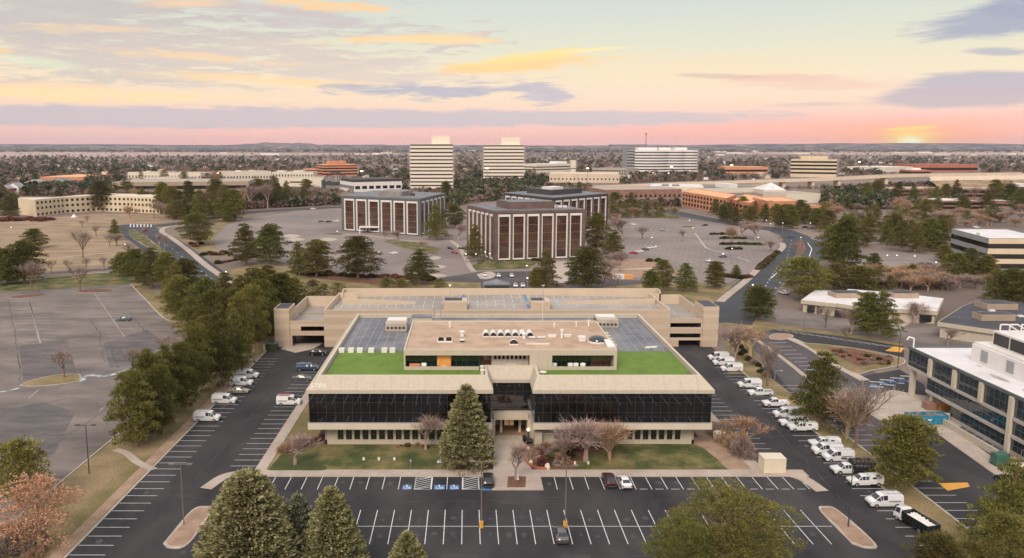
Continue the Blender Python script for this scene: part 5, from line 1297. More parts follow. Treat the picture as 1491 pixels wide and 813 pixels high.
for y in (163, 155):
    b = MB(); b.box(110.3, 110.39, y-2.2, y, 12.2, 14.6); ow(b.build('louvre', 'grey_panel'))
b = MB(); b.box(112.2, 120, 152, 162.5, 15.6, 19.0); u = ow(b.build('rooftop_unit', 'white_frame'))
for y in (157.5, 152.4):
    b = MB(); b.box(112.1, 112.19, y, y+4.6, 16.2, 18.6); q = ow(b.build('louvre', 'dark_stone'))
b = MB()
for x0 in (112.5, 114.5, 117):
    b.tube((x0, 161, 19), (x0, 161, 20.6), .15); b.tube((x0, 161, 20.6), (x0+1.6, 161, 20.6), .15); b.tube((x0+1.6, 161, 20.6), (x0+1.6, 158, 20.0), .15)
ow(b.build('pipe_run', 'white_frame'))
b = MB(); b.tube((103.8, 176.8, 11.4), (103.8, 176.8, 13.6), .18); b.tube((103.8, 176.8, 13.6), (102.6, 176.8, 14.0), .18); b.tube((102.6, 176.8, 14.0), (102.2, 176.8, 13.3), .18); ow(b.build('roof_davit', 'white_plastic'))
b = MB()
for y in (120, 128, 136, 144, 152):
    b.tube((101.5, y, 0), (101.5, y, 1.2), .05)
b.box(101.47, 101.53, 118, 158, 1.15, 1.2)
for i in range(80): b.box(101.48, 101.52, 118+i*.5, 118.04+i*.5, .1, 1.15)
tag(b.build('railing', 'metal'), 'thin metal railing along the walk of the right glass office', 'railing')
b = MB(); b.box(99.5, 99.9, 140, 160, 0, 1.4); b.box(99.5, 103, 160, 160.4, 0, 1.4); tag(b.build('garden_wall', 'stucco'), 'low beige retaining wall beside the blue dumpster', 'wall')
# dumpster, scaffold crates, transformer, silo
p = at(1348, 616.5); t = thing('dumpster', 'long open blue dumpster full of debris beside the glass office', 'dumpster', p, R(2))
b = MB()
for s in (-1, 1): b.quad(*([(-3.9, s*1.2, .25), (3.9, s*1.2, .25), (4.0, s*1.3, 2.1), (-4.0, s*1.3, 2.1)][::s])); b.quad(*([(-3.9, s*1.1, .25), (3.9, s*1.1, .25), (3.95, s*1.2, 2.05), (-3.95, s*1.2, 2.05)][::-s]))
for s in (-1, 1): b.box(s*3.9-.06, s*3.9+.06, -1.2, 1.2, .25, 2.1)
for i in range(9): 
    x = -3.6+i*.9; b.box(x-.06, x+.06, -1.38, -1.22, .3, 2.0)
b.box(-3.9, 3.9, -1.2, 1.2, .2, .3); b.build('container', 'dumpster_blue', t)
b = MB(); 
for i in range(40): 
    x, y = random.uniform(-3.6, 3.6), random.uniform(-1, 1); s = random.uniform(.15, .5); b.box(x-s, x+s, y-s*.5, y+s*.5, 1.2, 1.7+random.random()*.5)
b.build('debris', 'concrete_dark', t)
b = MB(); b.poly([(-.6, -1.40, 1.3), (-.1, -1.40, .9), (.4, -1.40, 1.3), (.1, -1.40, 1.5), (-.1, -1.40, 1.25), (-.35, -1.40, 1.5)]); b.build('emblem', 'white_plastic', t)
p = at(1362, 596); t = thing('material_stack', 'stack of brown timber crates under the overhang behind the blue dumpster', 'crates', p)
b = MB(); b.box(-2.5, -.2, -1, 1, 0, 1.6); b.build('crate', 'brick_brown', t); b = MB(); b.box(.2, 2.6, -1, 1, 0, 1.2); b.build('crate', 'orange_wood', t)
p = at(1456, 677); t = thing('transformer', 'dark green transformer cabinet on the walk of the glass office', 'transformer', p); b = MB(); b.box(-1.3, 1.3, -.9, .9, .1, 2.2); b.build('cabinet', 'green_metal', t); b = MB(); b.box(-1.5, 1.5, -1.1, 1.1, 0, .1); b.build('base', 'concrete', t)
p = at(1474, 681); t = thing('steel_tank', 'tall silver cylinder tank right of the green transformer', 'tank', p); b = MB(); b.tube((0, 0, 0), (0, 0, 2.4), .6, n=16); b.build('tank', 'metal', t); b = MB(); b.tube((0, 0, 2.4), (0, 0, 2.55), .68, n=16); b.build('lid', 'brick_brown', t)
p = at(1484, 690); t = thing('gate_box', 'cream slatted enclosure right of the silver tank', 'enclosure', p); b = MB(); b.box(-1.5, 1.5, -1, 1, 0, 1.7); b.build('wall', 'cream', t)
b = MB()
for i in range(7): b.box(-1.45+i*.45, -1.25+i*.45, -1.06, -1.0, .1, 1.6)
b.build('slats', 'pale_wall', t)

# ------------------------------------------------------------------ highway bridge
hw = [(860, 272), (930, 269), (1000, 266), (1050, 264.8), (1100, 263), (1150, 261.5), (1200, 260), (1250, 257.5), (1290, 255.5), (1340, 254), (1400, 253), (1500, 252)]
Yh = [1090, 1085, 1075, 1070, 1062, 1056, 1050, 1045, 1040, 1040, 1050, 1070]
hp = []
for (x, y), Y in zip(hw, Yh):
    z = zat(y, Y); hp.append(Vector(((x-CX)*mpp((0, Y, z)), Y, z)))
t = thing('highway_bridge', 'long beige elevated highway bridge on piers crossing the right distance', 'bridge', (hp[4].x, hp[4].y, 0))
o0 = Vector((hp[4].x, hp[4].y, 0)); H = smooth_line(hp, 4); b = MB(); d2 = MB()
for a, c in zip(H[:-1], H[1:]):
    a = a-o0; c = c-o0
    for s, (yo, w) in enumerate(((0, .5), (18, .5))):
        b.quad((a.x, a.y+yo, a.z-3.4), (c.x, c.y+yo, c.z-3.4), (c.x, c.y+yo, c.z), (a.x, a.y+yo, a.z)); b.quad((a.x, a.y+yo, a.z), (c.x, c.y+yo, c.z), (c.x, c.y+yo+w, c.z), (a.x, a.y+yo+w, a.z)); b.quad((a.x, a.y+yo+w, a.z), (c.x, c.y+yo+w, c.z), (c.x, c.y+yo+w, c.z-1.2), (a.x, a.y+yo+w, a.z-1.2))
    b.quad((a.x, a.y, a.z-3.4), (a.x, a.y+18, a.z-3.4), (c.x, c.y+18, c.z-3.4), (c.x, c.y, c.z-3.4))
    d2.quad((a.x, a.y+.5, a.z-1.1), (c.x, c.y+.5, c.z-1.1), (c.x, c.y+18, c.z-1.1), (a.x, a.y+18, a.z-1.1))
b.build('parapet', 'highway', t); d2.build('road_deck', 'asphalt_road', t)
for x in (1108, 1146, 1186, 1222, 1286):
    q = (x-CX)*mpp((0, 1050, 5))-o0.x; i = min(range(len(H)), key=lambda k: abs(H[k].x-o0.x-q)); z = H[i].z-3.4; y = H[i].y-o0.y
    b = MB(); b.box(q-2, q+2, y+2, y+16, -.02, z); b.build('pier', 'highway', t)
for nm, rows, lb in (('embankment', [(1296, 1040), (1340, 1040), (1420, 1052)], 0),):
    P = [i for i in H if i.x > (1296-CX)*.98]; b = MB()
    for a, c in zip(P[:-1], P[1:]):
        b.quad((a.x, a.y-30, 0), (c.x, c.y-30, 0), (c.x, c.y-5, c.z-8.5), (a.x, a.y-5, a.z-8.5)); b.quad((a.x, a.y-5, a.z-8.5), (c.x, c.y-5, c.z-8.5), (c.x, c.y-.1, c.z-3.2), (a.x, a.y-.1, a.z-3.2), 1)
    tag(b.build('embankment', ['dry_grass', 'highway']), kind='structure')
P = [i for i in H if i.x < (1100-CX)*.98]; b = MB()
for a, c in zip(P[:-1], P[1:]): b.quad((a.x, a.y-12, 0), (c.x, c.y-12, 0), (c.x, c.y-.1, c.z-3.0), (a.x, a.y-.1, a.z-3.0))
tag(b.build('embankment', 'dry_grass'), kind='structure')
# overhead signs and tall lamps by the highway
for i, (x, y, w, h_, lb) in enumerate(((1028, 260, 6.5, 3.6, 'green highway sign left of the tall lamp'), (1097, 262, 4, 3.6, 'green highway sign in the middle of the bridge'), (1225, 253, 9, 3.6, 'pale overhead highway sign seen from behind'))):
    p = at(x, y+14); p.y = 1095; t = thing('highway_sign', lb, 'road sign', (xat(x, 1095, 12), 1095, 0)); m_ = .97
    z = zat(y, 1095); b = MB(); b.box(-w*m_/2, w*m_/2, -.3, 0, z-h_*m_/2, z+h_*m_/2); b.build('panel', 'paint_worn' if i == 2 else 'roof_white', t); b = MB(); b.box(-w*m_/2-.5, -w*m_/2, -.3, .2, 0, z+2); b.build('post', 'metal', t)
for i, (x, ytop, ybase, lb, nm) in enumerate(((1064, 241.5, 268, 'tall lit highway lamp mast left of the long red brick office', 1), (977, 243.5, 266, 'tall lit highway lamp mast in front of the curved white offices', 1), (973, 253, 266, 'short lamp beside the taller lit mast', 0), (1250, 236.5, 256, 'tall lit highway lamp mast right of the tan office block', 1), (709, 246, 276, 'tall lit lamp mast in front of the shorter cream tower', 1), (527, 250, 270, 'lit lamp mast right of the orange brick offices', 1), (317, 253, 268, 'lit lamp mast behind the brown parking deck', 1), (855, 246, 268, 'lit lamp mast right of the slim pale stair tower', 1))):
    p = at(x, ybase); h_ = zat(ytop, p.y); t = thing('lamp_mast', lb, 'lamp mast', p); b = MB(); b.tube((0, 0, 0), (0, 0, h_), .35, .22, 6); b.build('pole', 'pole_metal', t); b = MB(); b.tube((0, 0, h_), (0, 0, h_+1.3), 2.2 if nm else 1.2, 1.8 if nm else 1.0, 8); b.build('lamp_head', 'lamp_glow' if nm else 'lamp_white', t)

# ------------------------------------------------------------------ horizon ridges
def ridge(name, Y, x0, x1, f, m, seed):
    random.seed(seed); b = MB(); n_ = 120; pr = None; ph = [random.uniform(0, 6) for _ in range(6)]
    for i in range(n_+1):
        u = i/n_; x = x0+(x1-x0)*u; s = sum(math.sin(u*(5+4.7*k_)*2+ph[k_])/(1+k_*.8) for k_ in range(6))/3
        z = max(2.0, f(u)*(1+.25*s)); c = ((x, Y-Y*.06, -1), (x, Y, z), (x, Y+Y*.1, -1))
        if pr: b.quad(pr[0], c[0], c[1], pr[1]); b.quad(pr[1], c[1], c[2], pr[2])
        pr = c
    tag(b.build(name, m), kind='structure')
mat('hill_far', (.10, .085, .085), .95, rgb2=(.26, .20, .18), scale=.004, detail=10, sx=(1, .2, 14))
mat('hill_wood', (.055, .055, .055), .95, rgb2=(.34, .27, .24), scale=.006, detail=12, thr=(.42, .66), sx=(1, .2, 16))
ridge('hill', 10500, -9500, 9500, lambda u: 52+6*u, 'hill_wood', 2)
ridge('hill', 11500, -9500, -1200, lambda u: 58+6*math.exp(-((u-.35)/.2)**2), 'hill_far', 5)
ridge('hill', 11400, -3400, -2000, lambda u: 58+34*math.sin(math.pi*u)**2, 'hill_far', 15)
ridge('hill', 11000, 2000, 9500, lambda u: 58+16*min(1, u*2.5), 'hill_wood', 9)
ridge('hill', 7200, -6500, 7000, lambda u: 14, 'hill_wood', 21)
for pts in ([(-60, 221), (250, 222), (560, 223.5), (700, 224), (560, 226), (300, 227), (120, 229), (-60, 228)], [(1040, 222), (1250, 221), (1560, 220), (1560, 226), (1300, 226), (1080, 225)], [(1150, 217), (1560, 216), (1560, 218.6), (1200, 219.4)]):
    sheet('far_field', pts, .3, 'field_far')
rd = random.Random(31)
for i in range(34):
    x = rd.uniform(1000, 1500) if i % 3 else rd.uniform(300, 800); y = rd.uniform(219, 227); p = at(x, y); w = rd.uniform(30, 110)
    b = MB(); b.box(-w/2, w/2, 0, 30, 0, rd.uniform(7, 12)); o = b.build('warehouse', 'white_frame' if i % 2 else 'pale_wall'); o.location = p; o['rk'] = x
    tag(o, None, 'warehouse', 'pale warehouses near the horizon')
ws_ = sorted([o for o in COL.objects if 'rk' in o.keys()], key=lambda o: o['rk'])
WH = ws_
# ------------------------------------------------------------------ trees
rng = np.random.default_rng(5)
def unit(v): return v/np.maximum(np.linalg.norm(v, axis=1, keepdims=True), 1e-6)
def blades(P, D, ln, wd):
    """one diamond-shaped tuft per point: P start, D direction, ln length, wd width (arrays)"""
    n = len(P); D = unit(D); r = unit(np.cross(D, rng.normal(size=(n, 3))))
    ln = ln[:, None]; wd = wd[:, None]
    V_ = np.empty((n, 4, 3)); V_[:, 0] = P; V_[:, 1] = P+D*ln*.55+r*wd*.5; V_[:, 2] = P+D*ln; V_[:, 3] = P+D*ln*.55-r*wd*.5
    return V_.reshape(-1, 3)
def np_mesh(name, V_, mats, tube=None):
    """mesh of n diamonds (4 vertices each) plus optional tube faces; diamonds use material 0, tubes material 1"""
    n = len(V_)//4; F = np.arange(n*4).reshape(n, 4); mi = np.zeros(n, dtype=np.int32)
    if tube and tube.v:
        tv = np.array([tuple(q) for q in tube.v]); off = len(V_); V_ = np.vstack([V_, tv])
        tf = np.array([f for f in tube.f if len(f) == 4])+off; F = np.vstack([F, tf]); mi = np.concatenate([mi, np.ones(len(tf), dtype=np.int32)])
    me = bpy.data.meshes.new(name); me.vertices.add(len(V_)); me.vertices.foreach_set('co', V_.astype(np.float32).ravel())
    me.loops.add(F.size); me.loops.foreach_set('vertex_index', F.astype(np.int32).ravel())
    me.polygons.add(len(F)); me.polygons.foreach_set('loop_start', np.arange(0, F.size, 4, dtype=np.int32)); me.polygons.foreach_set('loop_total', np.full(len(F), 4, dtype=np.int32))
    for m in mats: me.materials.append(MAT[m])
    me.polygons.foreach_set('material_index', mi); me.update(calc_edges=True)
    return me
def tube_mesh(name, tb, m):
    me = bpy.data.meshes.new(name); me.from_pydata([tuple(q) for q in tb.v], [], tb.f); me.materials.append(MAT[m]); me.update(); return me
# every prototype is 10 m tall with a crown radius of about 3.3 m
def proto_pine(seed, ncl, nt_, leaf, m, prof='round', bare=.22):
    global rng
    rng = np.random.default_rng(seed); rd = random.Random(seed)
    tb = MB(); lean = (rd.uniform(-.4, .4), rd.uniform(-.4, .4)); pr = None
    for i in range(6):
        u = i/5; q = Vector((lean[0]*u*u, lean[1]*u*u, 9.3*u)); r = .24*(1-u)+.04
        if pr: tb.tube(pr[0], q, pr[1], r, 7, caps=False)
        pr = (q, r)
    PP, DD = [], []
    lob = [rd.uniform(0, 6.28) for _ in range(4)]
    for i in range(ncl):
        u = (i+.5)/ncl; u = u**.9
        if prof in ('cone', 'oval'): u = min(.985, (round(u*12)+rd.uniform(-.12, .12))/12.3+.01)
        z = 10*(bare+(1-bare)*max(0, u))-.3
        if prof == 'round': R0 = 3.3*math.sin(math.pi*min(.97, (.16+.80*u)))**.75
        elif prof == 'bushy': R0 = 3.3*math.sin(math.pi*min(.96, (.22+.70*u)))**.6
        elif prof == 'cone': R0 = 3.4*(1-u)**.75+.25
        else: R0 = 3.2*(math.sin(math.pi*(.2+.75*u))**.6)*(1-.35*u)
        a = i*2.399+rd.uniform(-.5, .5); R0 *= 1+.16*math.sin(a*2+lob[0]+z*.6)+.12*math.sin(a*3+lob[1]+z)
        k = rd.choice((.45, .75, .92, 1.0, 1.0)); rr = R0*k*rd.uniform(.8, 1.05)
        c = np.array([math.cos(a)*rr+lean[0]*u, math.sin(a)*rr+lean[1]*u, z+rd.uniform(-.4, .4)])
        if prof == 'bushy': tb.tube((lean[0]*u, lean[1]*u, max(1.2, z-2.2)), tuple(c+np.array([0, 0, .2])), .09, .03, 5, caps=False)
        elif k > .7: tb.tube((lean[0]*u, lean[1]*u, max(1.2, z-rd.uniform(.6, 1.4))), tuple(c-np.array([0, 0, .15])), .055, .02, 4, caps=False)
        cr_ = rd.uniform(.62, 1.15)*(1.0 if prof != 'cone' else .55+.5*(1-u)); n = int(nt_*cr_**2)
        d = unit(rng.normal(size=(n, 3))); d[:, 2] = np.where(d[:, 2] < -.35, -d[:, 2]*.5, d[:, 2])
        rad = cr_*rng.uniform(.45, 1.0, size=(n, 1))**.6
        fl_ = .62 if prof in ('round', 'bushy') else .40
        P = c+d*rad*np.array([1.05, 1.05, fl_]); rdv = np.array([math.cos(a), math.sin(a), -.05]); P = P+rdv*(d@rdv)[:, None]*rad*.45; o = c.copy(); o[2] = 0; o = o/max(.2, np.linalg.norm(o))
        D = d*.8+rng.normal(size=(n, 3))*.45+np.array([0, 0, .55])+o*.3
        PP.append(P); DD.append(D)
    P = np.vstack(PP); D = np.vstack(DD); n = len(P); P[:, 2] = np.minimum(P[:, 2], 10.0)
    V_ = blades(P, D, rng.uniform(.8, 1.6, n)*leaf, rng.uniform(.28, .48, n)*leaf)
    return np_mesh('crown', V_, [m]), tube_mesh('trunk', tb, 'bark_pine')
def proto_spruce(seed, nb, leaf, m, R0=3.3, per=26, ex=.66):
    global rng
    rng = np.random.default_rng(seed); rd = random.Random(seed); tb = MB(); tb.tube((0, 0, 0), (0, 0, 9.6), .26, .03, 8, caps=False)
    PP, DD, LL = [], [], []
    for i in range(nb):
        u = (i/nb)**.72; z = .35+9.4*min(1, max(0, (round(u*15)+rd.uniform(-.2, .2))/15)); R1 = R0*(1-u)**ex*rd.uniform(.84, 1.1)+.12
        a = i*2.39996+rd.uniform(-.25, .25); ca, sa = math.cos(a), math.sin(a)
        n = max(8, int(per*(R1+.5)/2.4*1.6)); s = rng.uniform(.25, 1.0, n)**.6
        spread = (1.12-s)*R1*.42+.10
        lat = rng.normal(size=n)*spread*.6; x = s*R1
        zz = z-.42*R1*s**1.2*.55+.34*R1*np.maximum(0, s-.62)+rng.normal(size=n)*.09
        P = np.stack([ca*x-sa*lat, sa*x+ca*lat, zz], 1)
        D = np.stack([ca*.75-sa*np.sign(lat)*.35+0*x, sa*.75+ca*np.sign(lat)*.35+0*x, .15+.9*rng.uniform(0, 1, n)], 1)+rng.normal(size=(n, 3))*.3
        PP.append(P); DD.append(D)
        if i % 3 == 0: tb.tube((0, 0, z), (ca*R1*.8, sa*R1*.8, z-.2*R1), .05, .015, 4, caps=False)
    P = np.vstack(PP); D = np.vstack(DD); n = len(P)
    V_ = blades(P, D, rng.uniform(.7, 1.3, n)*leaf, rng.uniform(.4, .7, n)*leaf)
    return np_mesh('crown', V_, [m]), tube_mesh('trunk', tb, 'bark')
def proto_bare(seed, ntw, wd, m, spread=3.3, low=.22, stems=1, lnf=1.0):
    global rng
    rng = np.random.default_rng(seed); rd = random.Random(seed); tb = MB(); tips = []
    def grow(p, d, ln, r, lv):
        q = p+d*ln; tb.tube(p, q, r, r*.62, 5 if lv < 2 else 3, caps=False)
        if lv >= 4: tips.append((p, q, r)); return
        if lv > 1: tips.append((p, q, r))
        for k in range(rd.choice((2, 3, 3)) if lv else 5):
            e = Vector((rd.uniform(-1, 1), rd.uniform(-1, 1), rd.uniform(-.1, .8))).normalized(); nd = (d*1.0+e*(.72 if lv else .85)).normalized()
            grow(q, nd, ln*rd.uniform(.62, .82), r*.6, lv+1)
    for s in range(stems):
        d = Vector((rd.uniform(-.3, .3), rd.uniform(-.3, .3), 1)).normalized() if stems > 1 else Vector((0, 0, 1))
        grow(Vector((0, 0, 0)), d, 10*low*(1 if stems == 1 else .8), .17 if stems == 1 else .09, 0)
    A = np.array([list(t[0]) for t in tips]); Bq = np.array([list(t[1]) for t in tips]); idx = rng.integers(0, len(tips), ntw); f = rng.uniform(0, 1, (ntw, 1))
    P = A[idx]*(1-f)+Bq[idx]*f; D = unit(Bq[idx]-A[idx])+rng.normal(size=(ntw, 3))*.55+np.array([0, 0, .25])
    V_ = blades(P, D, rng.uniform(.5, 1.4, ntw)*lnf, np.full(ntw, wd))
    tv = np.array([list(q) for q in tb.v]); mx = tv[:, 2].max(); mr = np.percentile(np.abs(np.vstack([V_[:, :2]])), 96); kz, kr = 9.6/max(mx, V_[:, 2].max()*.97), 3.3/mr
    V_ = V_*np.array([kr, kr, kz]); tb.v = [(q[0]*kr, q[1]*kr, q[2]*kz) for q in tb.v]
    return np_mesh('crown', V_, [m]), tube_mesh('trunk', tb, m if m != 'twig' else 'bark')
def proto_shrub(seed, n, leaf, wd, m):
    global rng
    rng = np.random.default_rng(seed); d = unit(rng.normal(size=(n, 3))); d[:, 2] = np.abs(d[:, 2]); r = rng.uniform(.35, 1, (n, 1))**.5
    P = d*r*np.array([1, 1, .85]); P *= 1+.15*np.sin(P[:, :1]*5+seed)
    V_ = blades(P*.85, d+rng.normal(size=(n, 3))*.5+np.array([0, 0, .3]), rng.uniform(.6, 1.2, n)*leaf, np.full(n, wd)); V_[:, 2] = np.maximum(V_[:, 2], 0)
    return np_mesh('foliage', V_, [m]), None
PR = {
 'pine_near': [proto_pine(11, 125, 150, .33, 'pine_leaf', 'cone', .12), proto_pine(12, 115, 150, .33, 'pine_leaf', 'oval', .14), proto_pine(13, 130, 140, .32, 'pine_leaf', 'cone', .10), proto_pine(14, 115, 150, .33, 'pine_leaf', 'oval', .12), proto_pine(15, 105, 150, .31, 'pine_leaf', 'round', .15)],
 'pine_far': [proto_pine(21+i, 62, 60, .48, 'pine_leaf', ['oval', 'round', 'cone', 'round', 'oval'][i], .10) for i in range(5)],
 'pine_big': [proto_pine(31, 112, 380, .17, 'pine_leaf', 'bushy', .16), proto_pine(34, 105, 380, .18, 'pine_leaf', 'bushy', .16)],
 'spruce': [proto_spruce(41, 620, .27, 'spruce_leaf', 3.4, 36, .52), proto_spruce(42, 520, .30, 'spruce_leaf', 3.3, 34, .64)],
 'blue_spruce': [proto_spruce(43, 420, .30, 'blue_spruce_leaf', 3.3, 30)],
 'pine_yellow': [proto_pine(55, 90, 130, .30, 'pine_leaf_yellow', 'oval', .2)],
 'rust': [proto_pine(51, 70, 90, .26, 'rust_leaf', 'oval', .25)],
 'bare': [proto_bare(61, 886, 0.031, 'twig'), proto_bare(62, 886, 0.031, 'twig'), proto_bare(63, 750, 0.031, 'twig', low=.16)],
 'bare_pink': [proto_bare(64, 886, 0.034, 'twig_pink', low=.17), proto_bare(65, 886, 0.034, 'twig_pink', low=.15)],
 'bare_tan': [proto_bare(66, 886, 0.041, 'twig_tan', low=.15), proto_bare(67, 886, 0.041, 'twig_tan', low=.12, stems=4)],
 'bare_far': [proto_bare(71+i, 700, .065, ['twig', 'twig', 'twig_tan', 'twig_pink'][i], low=.15, lnf=1.3) for i in range(4)],
 'shrub_red': [proto_shrub(81, 700, .35, .10, 'shrub_red')], 'shrub_green': [proto_shrub(82, 700, .35, .14, 'shrub_green')], 'shrub_tan': [proto_shrub(83, 800, .5, .05, 'twig_tan'), proto_shrub(84, 800, .5, .05, 'twig')],
}
ONES = ['', 'first', 'second', 'third', 'fourth', 'fifth', 'sixth', 'seventh', 'eighth', 'ninth', 'tenth', 'eleventh', 'twelfth', 'thirteenth', 'fourteenth', 'fifteenth', 'sixteenth', 'seventeenth', 'eighteenth', 'nineteenth']
def ordw(n):
    if n < 20: return ONES[n]
    t = ['', '', 'twent', 'thirt', 'fort', 'fift', 'sixt', 'sevent', 'eight', 'ninet'][(n % 100)//10]; o = n % 10
    s = t+('ieth' if o == 0 else 'y '+ONES[o]); return s
KN = {'pine_near': ('pine_tree', 'pine tree'), 'pine_far': ('pine_tree', 'pine tree'), 'pine_big': ('pine_tree', 'pine tree'), 'spruce': ('spruce_tree', 'spruce tree'), 'blue_spruce': ('spruce_tree', 'spruce tree'), 'rust': ('pine_tree', 'pine tree'), 'pine_yellow': ('pine_tree', 'pine tree'),
      'bare': ('bare_tree', 'bare tree'), 'bare_pink': ('bare_tree', 'bare tree'), 'bare_tan': ('bare_tree', 'bare tree'), 'bare_far': ('bare_tree', 'bare tree'),
      'shrub_red': ('shrub', 'shrub'), 'shrub_green': ('shrub', 'shrub'), 'shrub_tan': ('shrub', 'shrub')}
tcount = [0]
def plant(kind, pos, h, rad, label, group=None, var=None):
    tcount[0] += 1; rd = random.Random(tcount[0]*17); PL = PR[kind]; cr_, tk = PL[(tcount[0] if var is None else var) % len(PL)]
    nm, cat = KN[kind]; shrub = kind.startswith('shrub')
    rt = rd.uniform(0, 6.28)
    if shrub:
        o = bpy.data.objects.new(nm, cr_); COL.objects.link(o); o.location = pos; o.scale = (rad, rad, h); o.rotation_euler.z = rt; return tag(o, label, cat, group)
    t = bpy.data.objects.new(nm, None); COL.objects.link(t); t.location = pos; t.rotation_euler.z = rt; t.scale = (rad/3.3, rad/3.3, h/10.0); tag(t, label, cat, group)
    a = bpy.data.objects.new('crown', cr_); COL.objects.link(a); a.parent = t
    b_ = bpy.data.objects.new('trunk', tk); COL.objects.link(b_); b_.parent = t
    return t
def grove(area, adj, group, items, kind=None, labels=None):
    """items: (x, ytop, ybase, width[, kind]) in photo pixels, labelled left to right"""
    items = sorted(items, key=lambda q: q[0]); n = len(items)
    for i, it in enumerate(items):
        k = it[4] if len(it) > 4 else kind; p = at(it[0], it[2]); h = max(1.0, zat(it[1], p.y)); rad = max(.4, it[3]*mpp(p)/2)*(.76 if area.startswith('in the belt') else 1)
        if labels: lb = labels[i]
        elif n == 1: lb = f'{adj} {area}'
        else: lb = f'{ordw(i+1)} {adj} from the left {area}'
        plant(k, p, h, rad, lb, group if n > 1 else None)
PN, PF = 'pine_near', 'pine_far'
grove('in the belt between the west lot and the van stalls', 'pine', 'pines between the west lot and the van stalls',
      [(199, 540, 651, 78), (222, 512, 622, 66), (246, 504, 604, 62), (268, 500, 598, 58), (238, 535, 632, 60), (287, 470, 580, 58), (306, 462, 560, 54), (323, 446, 562, 60), (345, 452, 545, 52), (353, 428, 528, 50), (371, 418, 512, 52), (333, 428, 505, 48), (390, 440, 500, 36), (285, 492, 560, 46), (212, 560, 640, 50)], PN)
grove('in the clump left of the garage', 'pine', 'pines left of the garage',
      [(262, 402, 468, 44), (283, 418, 486, 44), (300, 405, 480, 48), (314, 425, 500, 44), (330, 398, 470, 46), (352, 402, 470, 46), (372, 392, 470, 50), (392, 388, 462, 50), (412, 398, 456, 46), (432, 404, 448, 38), (345, 420, 488, 44), (382, 410, 490, 46)], PN)
grove('beside the lower end of the west road', 'pine', 'pines beside the west road', [(180, 368, 402, 34), (200, 364, 410, 40), (222, 362, 418, 44), (243, 368, 420, 36), (270, 378, 436, 42), (255, 384, 440, 38), (288, 312, 357, 42)], PN)
grove('in front of the grey stone pavilion lot', 'pine', 'pines in front of the pavilion lot', [(358, 327, 385, 44), (394, 327, 386, 42), (436, 353, 402, 30), (461, 350, 403, 44), (521, 346, 406, 54), (611, 364, 414, 44)], PN)
grove('behind the garage roof', 'small pine', 'small pines behind the garage', [(472, 412, 432, 18), (492, 412, 432, 20), (563, 404, 424, 24), (585, 406, 424, 24), (641, 406, 424, 20), (455, 408, 436, 26)], PF)
grove('near the brown stone pavilion', 'pine', 'pines near the brown pavilion', [(691, 328, 382, 27), (663, 300, 332, 28), (635, 297, 350, 32), (795, 365, 424, 33), (852, 360, 424, 52), (868, 312, 370, 34), (893, 336, 378, 32), (780, 390, 424, 22), (650, 264, 285, 16)], PN)
grove('right of the garage roof', 'pine', 'pines right of the garage roof', [(948, 394, 432, 28), (966, 380, 424, 26), (998, 384, 424, 32), (1041, 381, 420, 28), (1072, 386, 404, 16), (1105, 417, 466, 46), (918, 280, 306, 20), (895, 280, 300, 18)], PN)
grove('in the van verge and right lots', 'pine', 'pines in the right lots', [(1193, 516, 622, 74), (1312, 608, 706, 88), (1262, 426, 488, 40), (1284, 424, 492, 44), (1172, 377, 436, 62)], PN, ['dark pine beside the road in front of the low white roofed office', 'tall pine between the white vans and the east lot, upper one', 'left of the two pines in front of the low white roofed office', 'right of the two pines in front of the low white roofed office', 'broad pine on the strip beside the white flatbed and vans'])
grove('along the road above the low white roofed office', 'pine', 'pines above the white roofed low office',
      [(1215, 384, 424, 46), (1248, 388, 428, 50), (1272, 392, 420, 36), (1228, 316, 398, 46), (1212, 330, 388, 36), (1272, 369, 402, 20), (1262, 318, 360, 22), (1291, 320, 357, 20), (1312, 322, 366, 26), (1332, 326, 368, 26), (1352, 318, 366, 30), (1368, 320, 366, 30), (1374, 356, 382, 22), (1392, 370, 412, 34), (1410, 362, 410, 40), (1436, 372, 412, 30), (1450, 392, 440, 34), (1472, 392, 444, 36), (1490, 396, 446, 34), (1300, 312, 352, 26), (1236, 322, 360, 30)], PN)
grove('on the left meadow', 'pine', 'pines on the left meadow', [(12, 362, 412, 40), (36, 352, 412, 52), (50, 334, 362, 30), (168, 320, 350, 18), (14, 284, 318, 26), (148, 264, 308, 30), (134, 278, 306, 24), (0, 360, 415, 36)], PN)
grove('at the bottom edge of the photo', 'pine', None, [(28, 640, 738, 84)], 'pine_yellow', ['yellow green pine at the left edge above the rust coloured pine'])
grove('', '', None, [(60, 696, 806, 104)], 'rust', ['rust coloured dying pine at the bottom left corner'])
plant('spruce', (-28.2, 94.5, 0), 16.9, 7.7, 'largest blue green spruce at the bottom left of the front lot', None, 0)
plant('spruce', (-18.0, 97.5, 0), 13.3, 5.2, 'second spruce at the bottom edge, right of the largest one', None, 1)
plant('blue_spruce', (-22.6, 98.5, 0), 12.0, 4.4, 'darker spruce squeezed between the two front spruces')
plant('spruce', (-7.4, 91.5, 0), 10.2, 4.2, 'small spruce top at the bottom edge left of the lamp pole')
plant('pine_big', (35.4, 95.0, 0), 13.5, 6.3, 'big round pine at the bottom edge right of the front lot')
plant('pine_big', (27.2, 93.5, 0), 10.6, 3.9, 'lower pine merging with the left side of the big round pine')
plant('pine_near', (76.0, 103.0, 0), 14.6, 4.6, 'tallest pine in the bottom right corner', None, 2)
plant('pine_near', (61.8, 95.0, 0), 7.8, 3.4, 'short pine at the bottom edge left of the corner pine', None, 3)
plant('pine_near', (81, 104, 0), 11.5, 4.4, 'pine at the right edge behind the corner pine')
plant('pine_near', (71.0, 97.0, 0), 9.4, 3.6, 'middle pine of the bottom right corner clump')
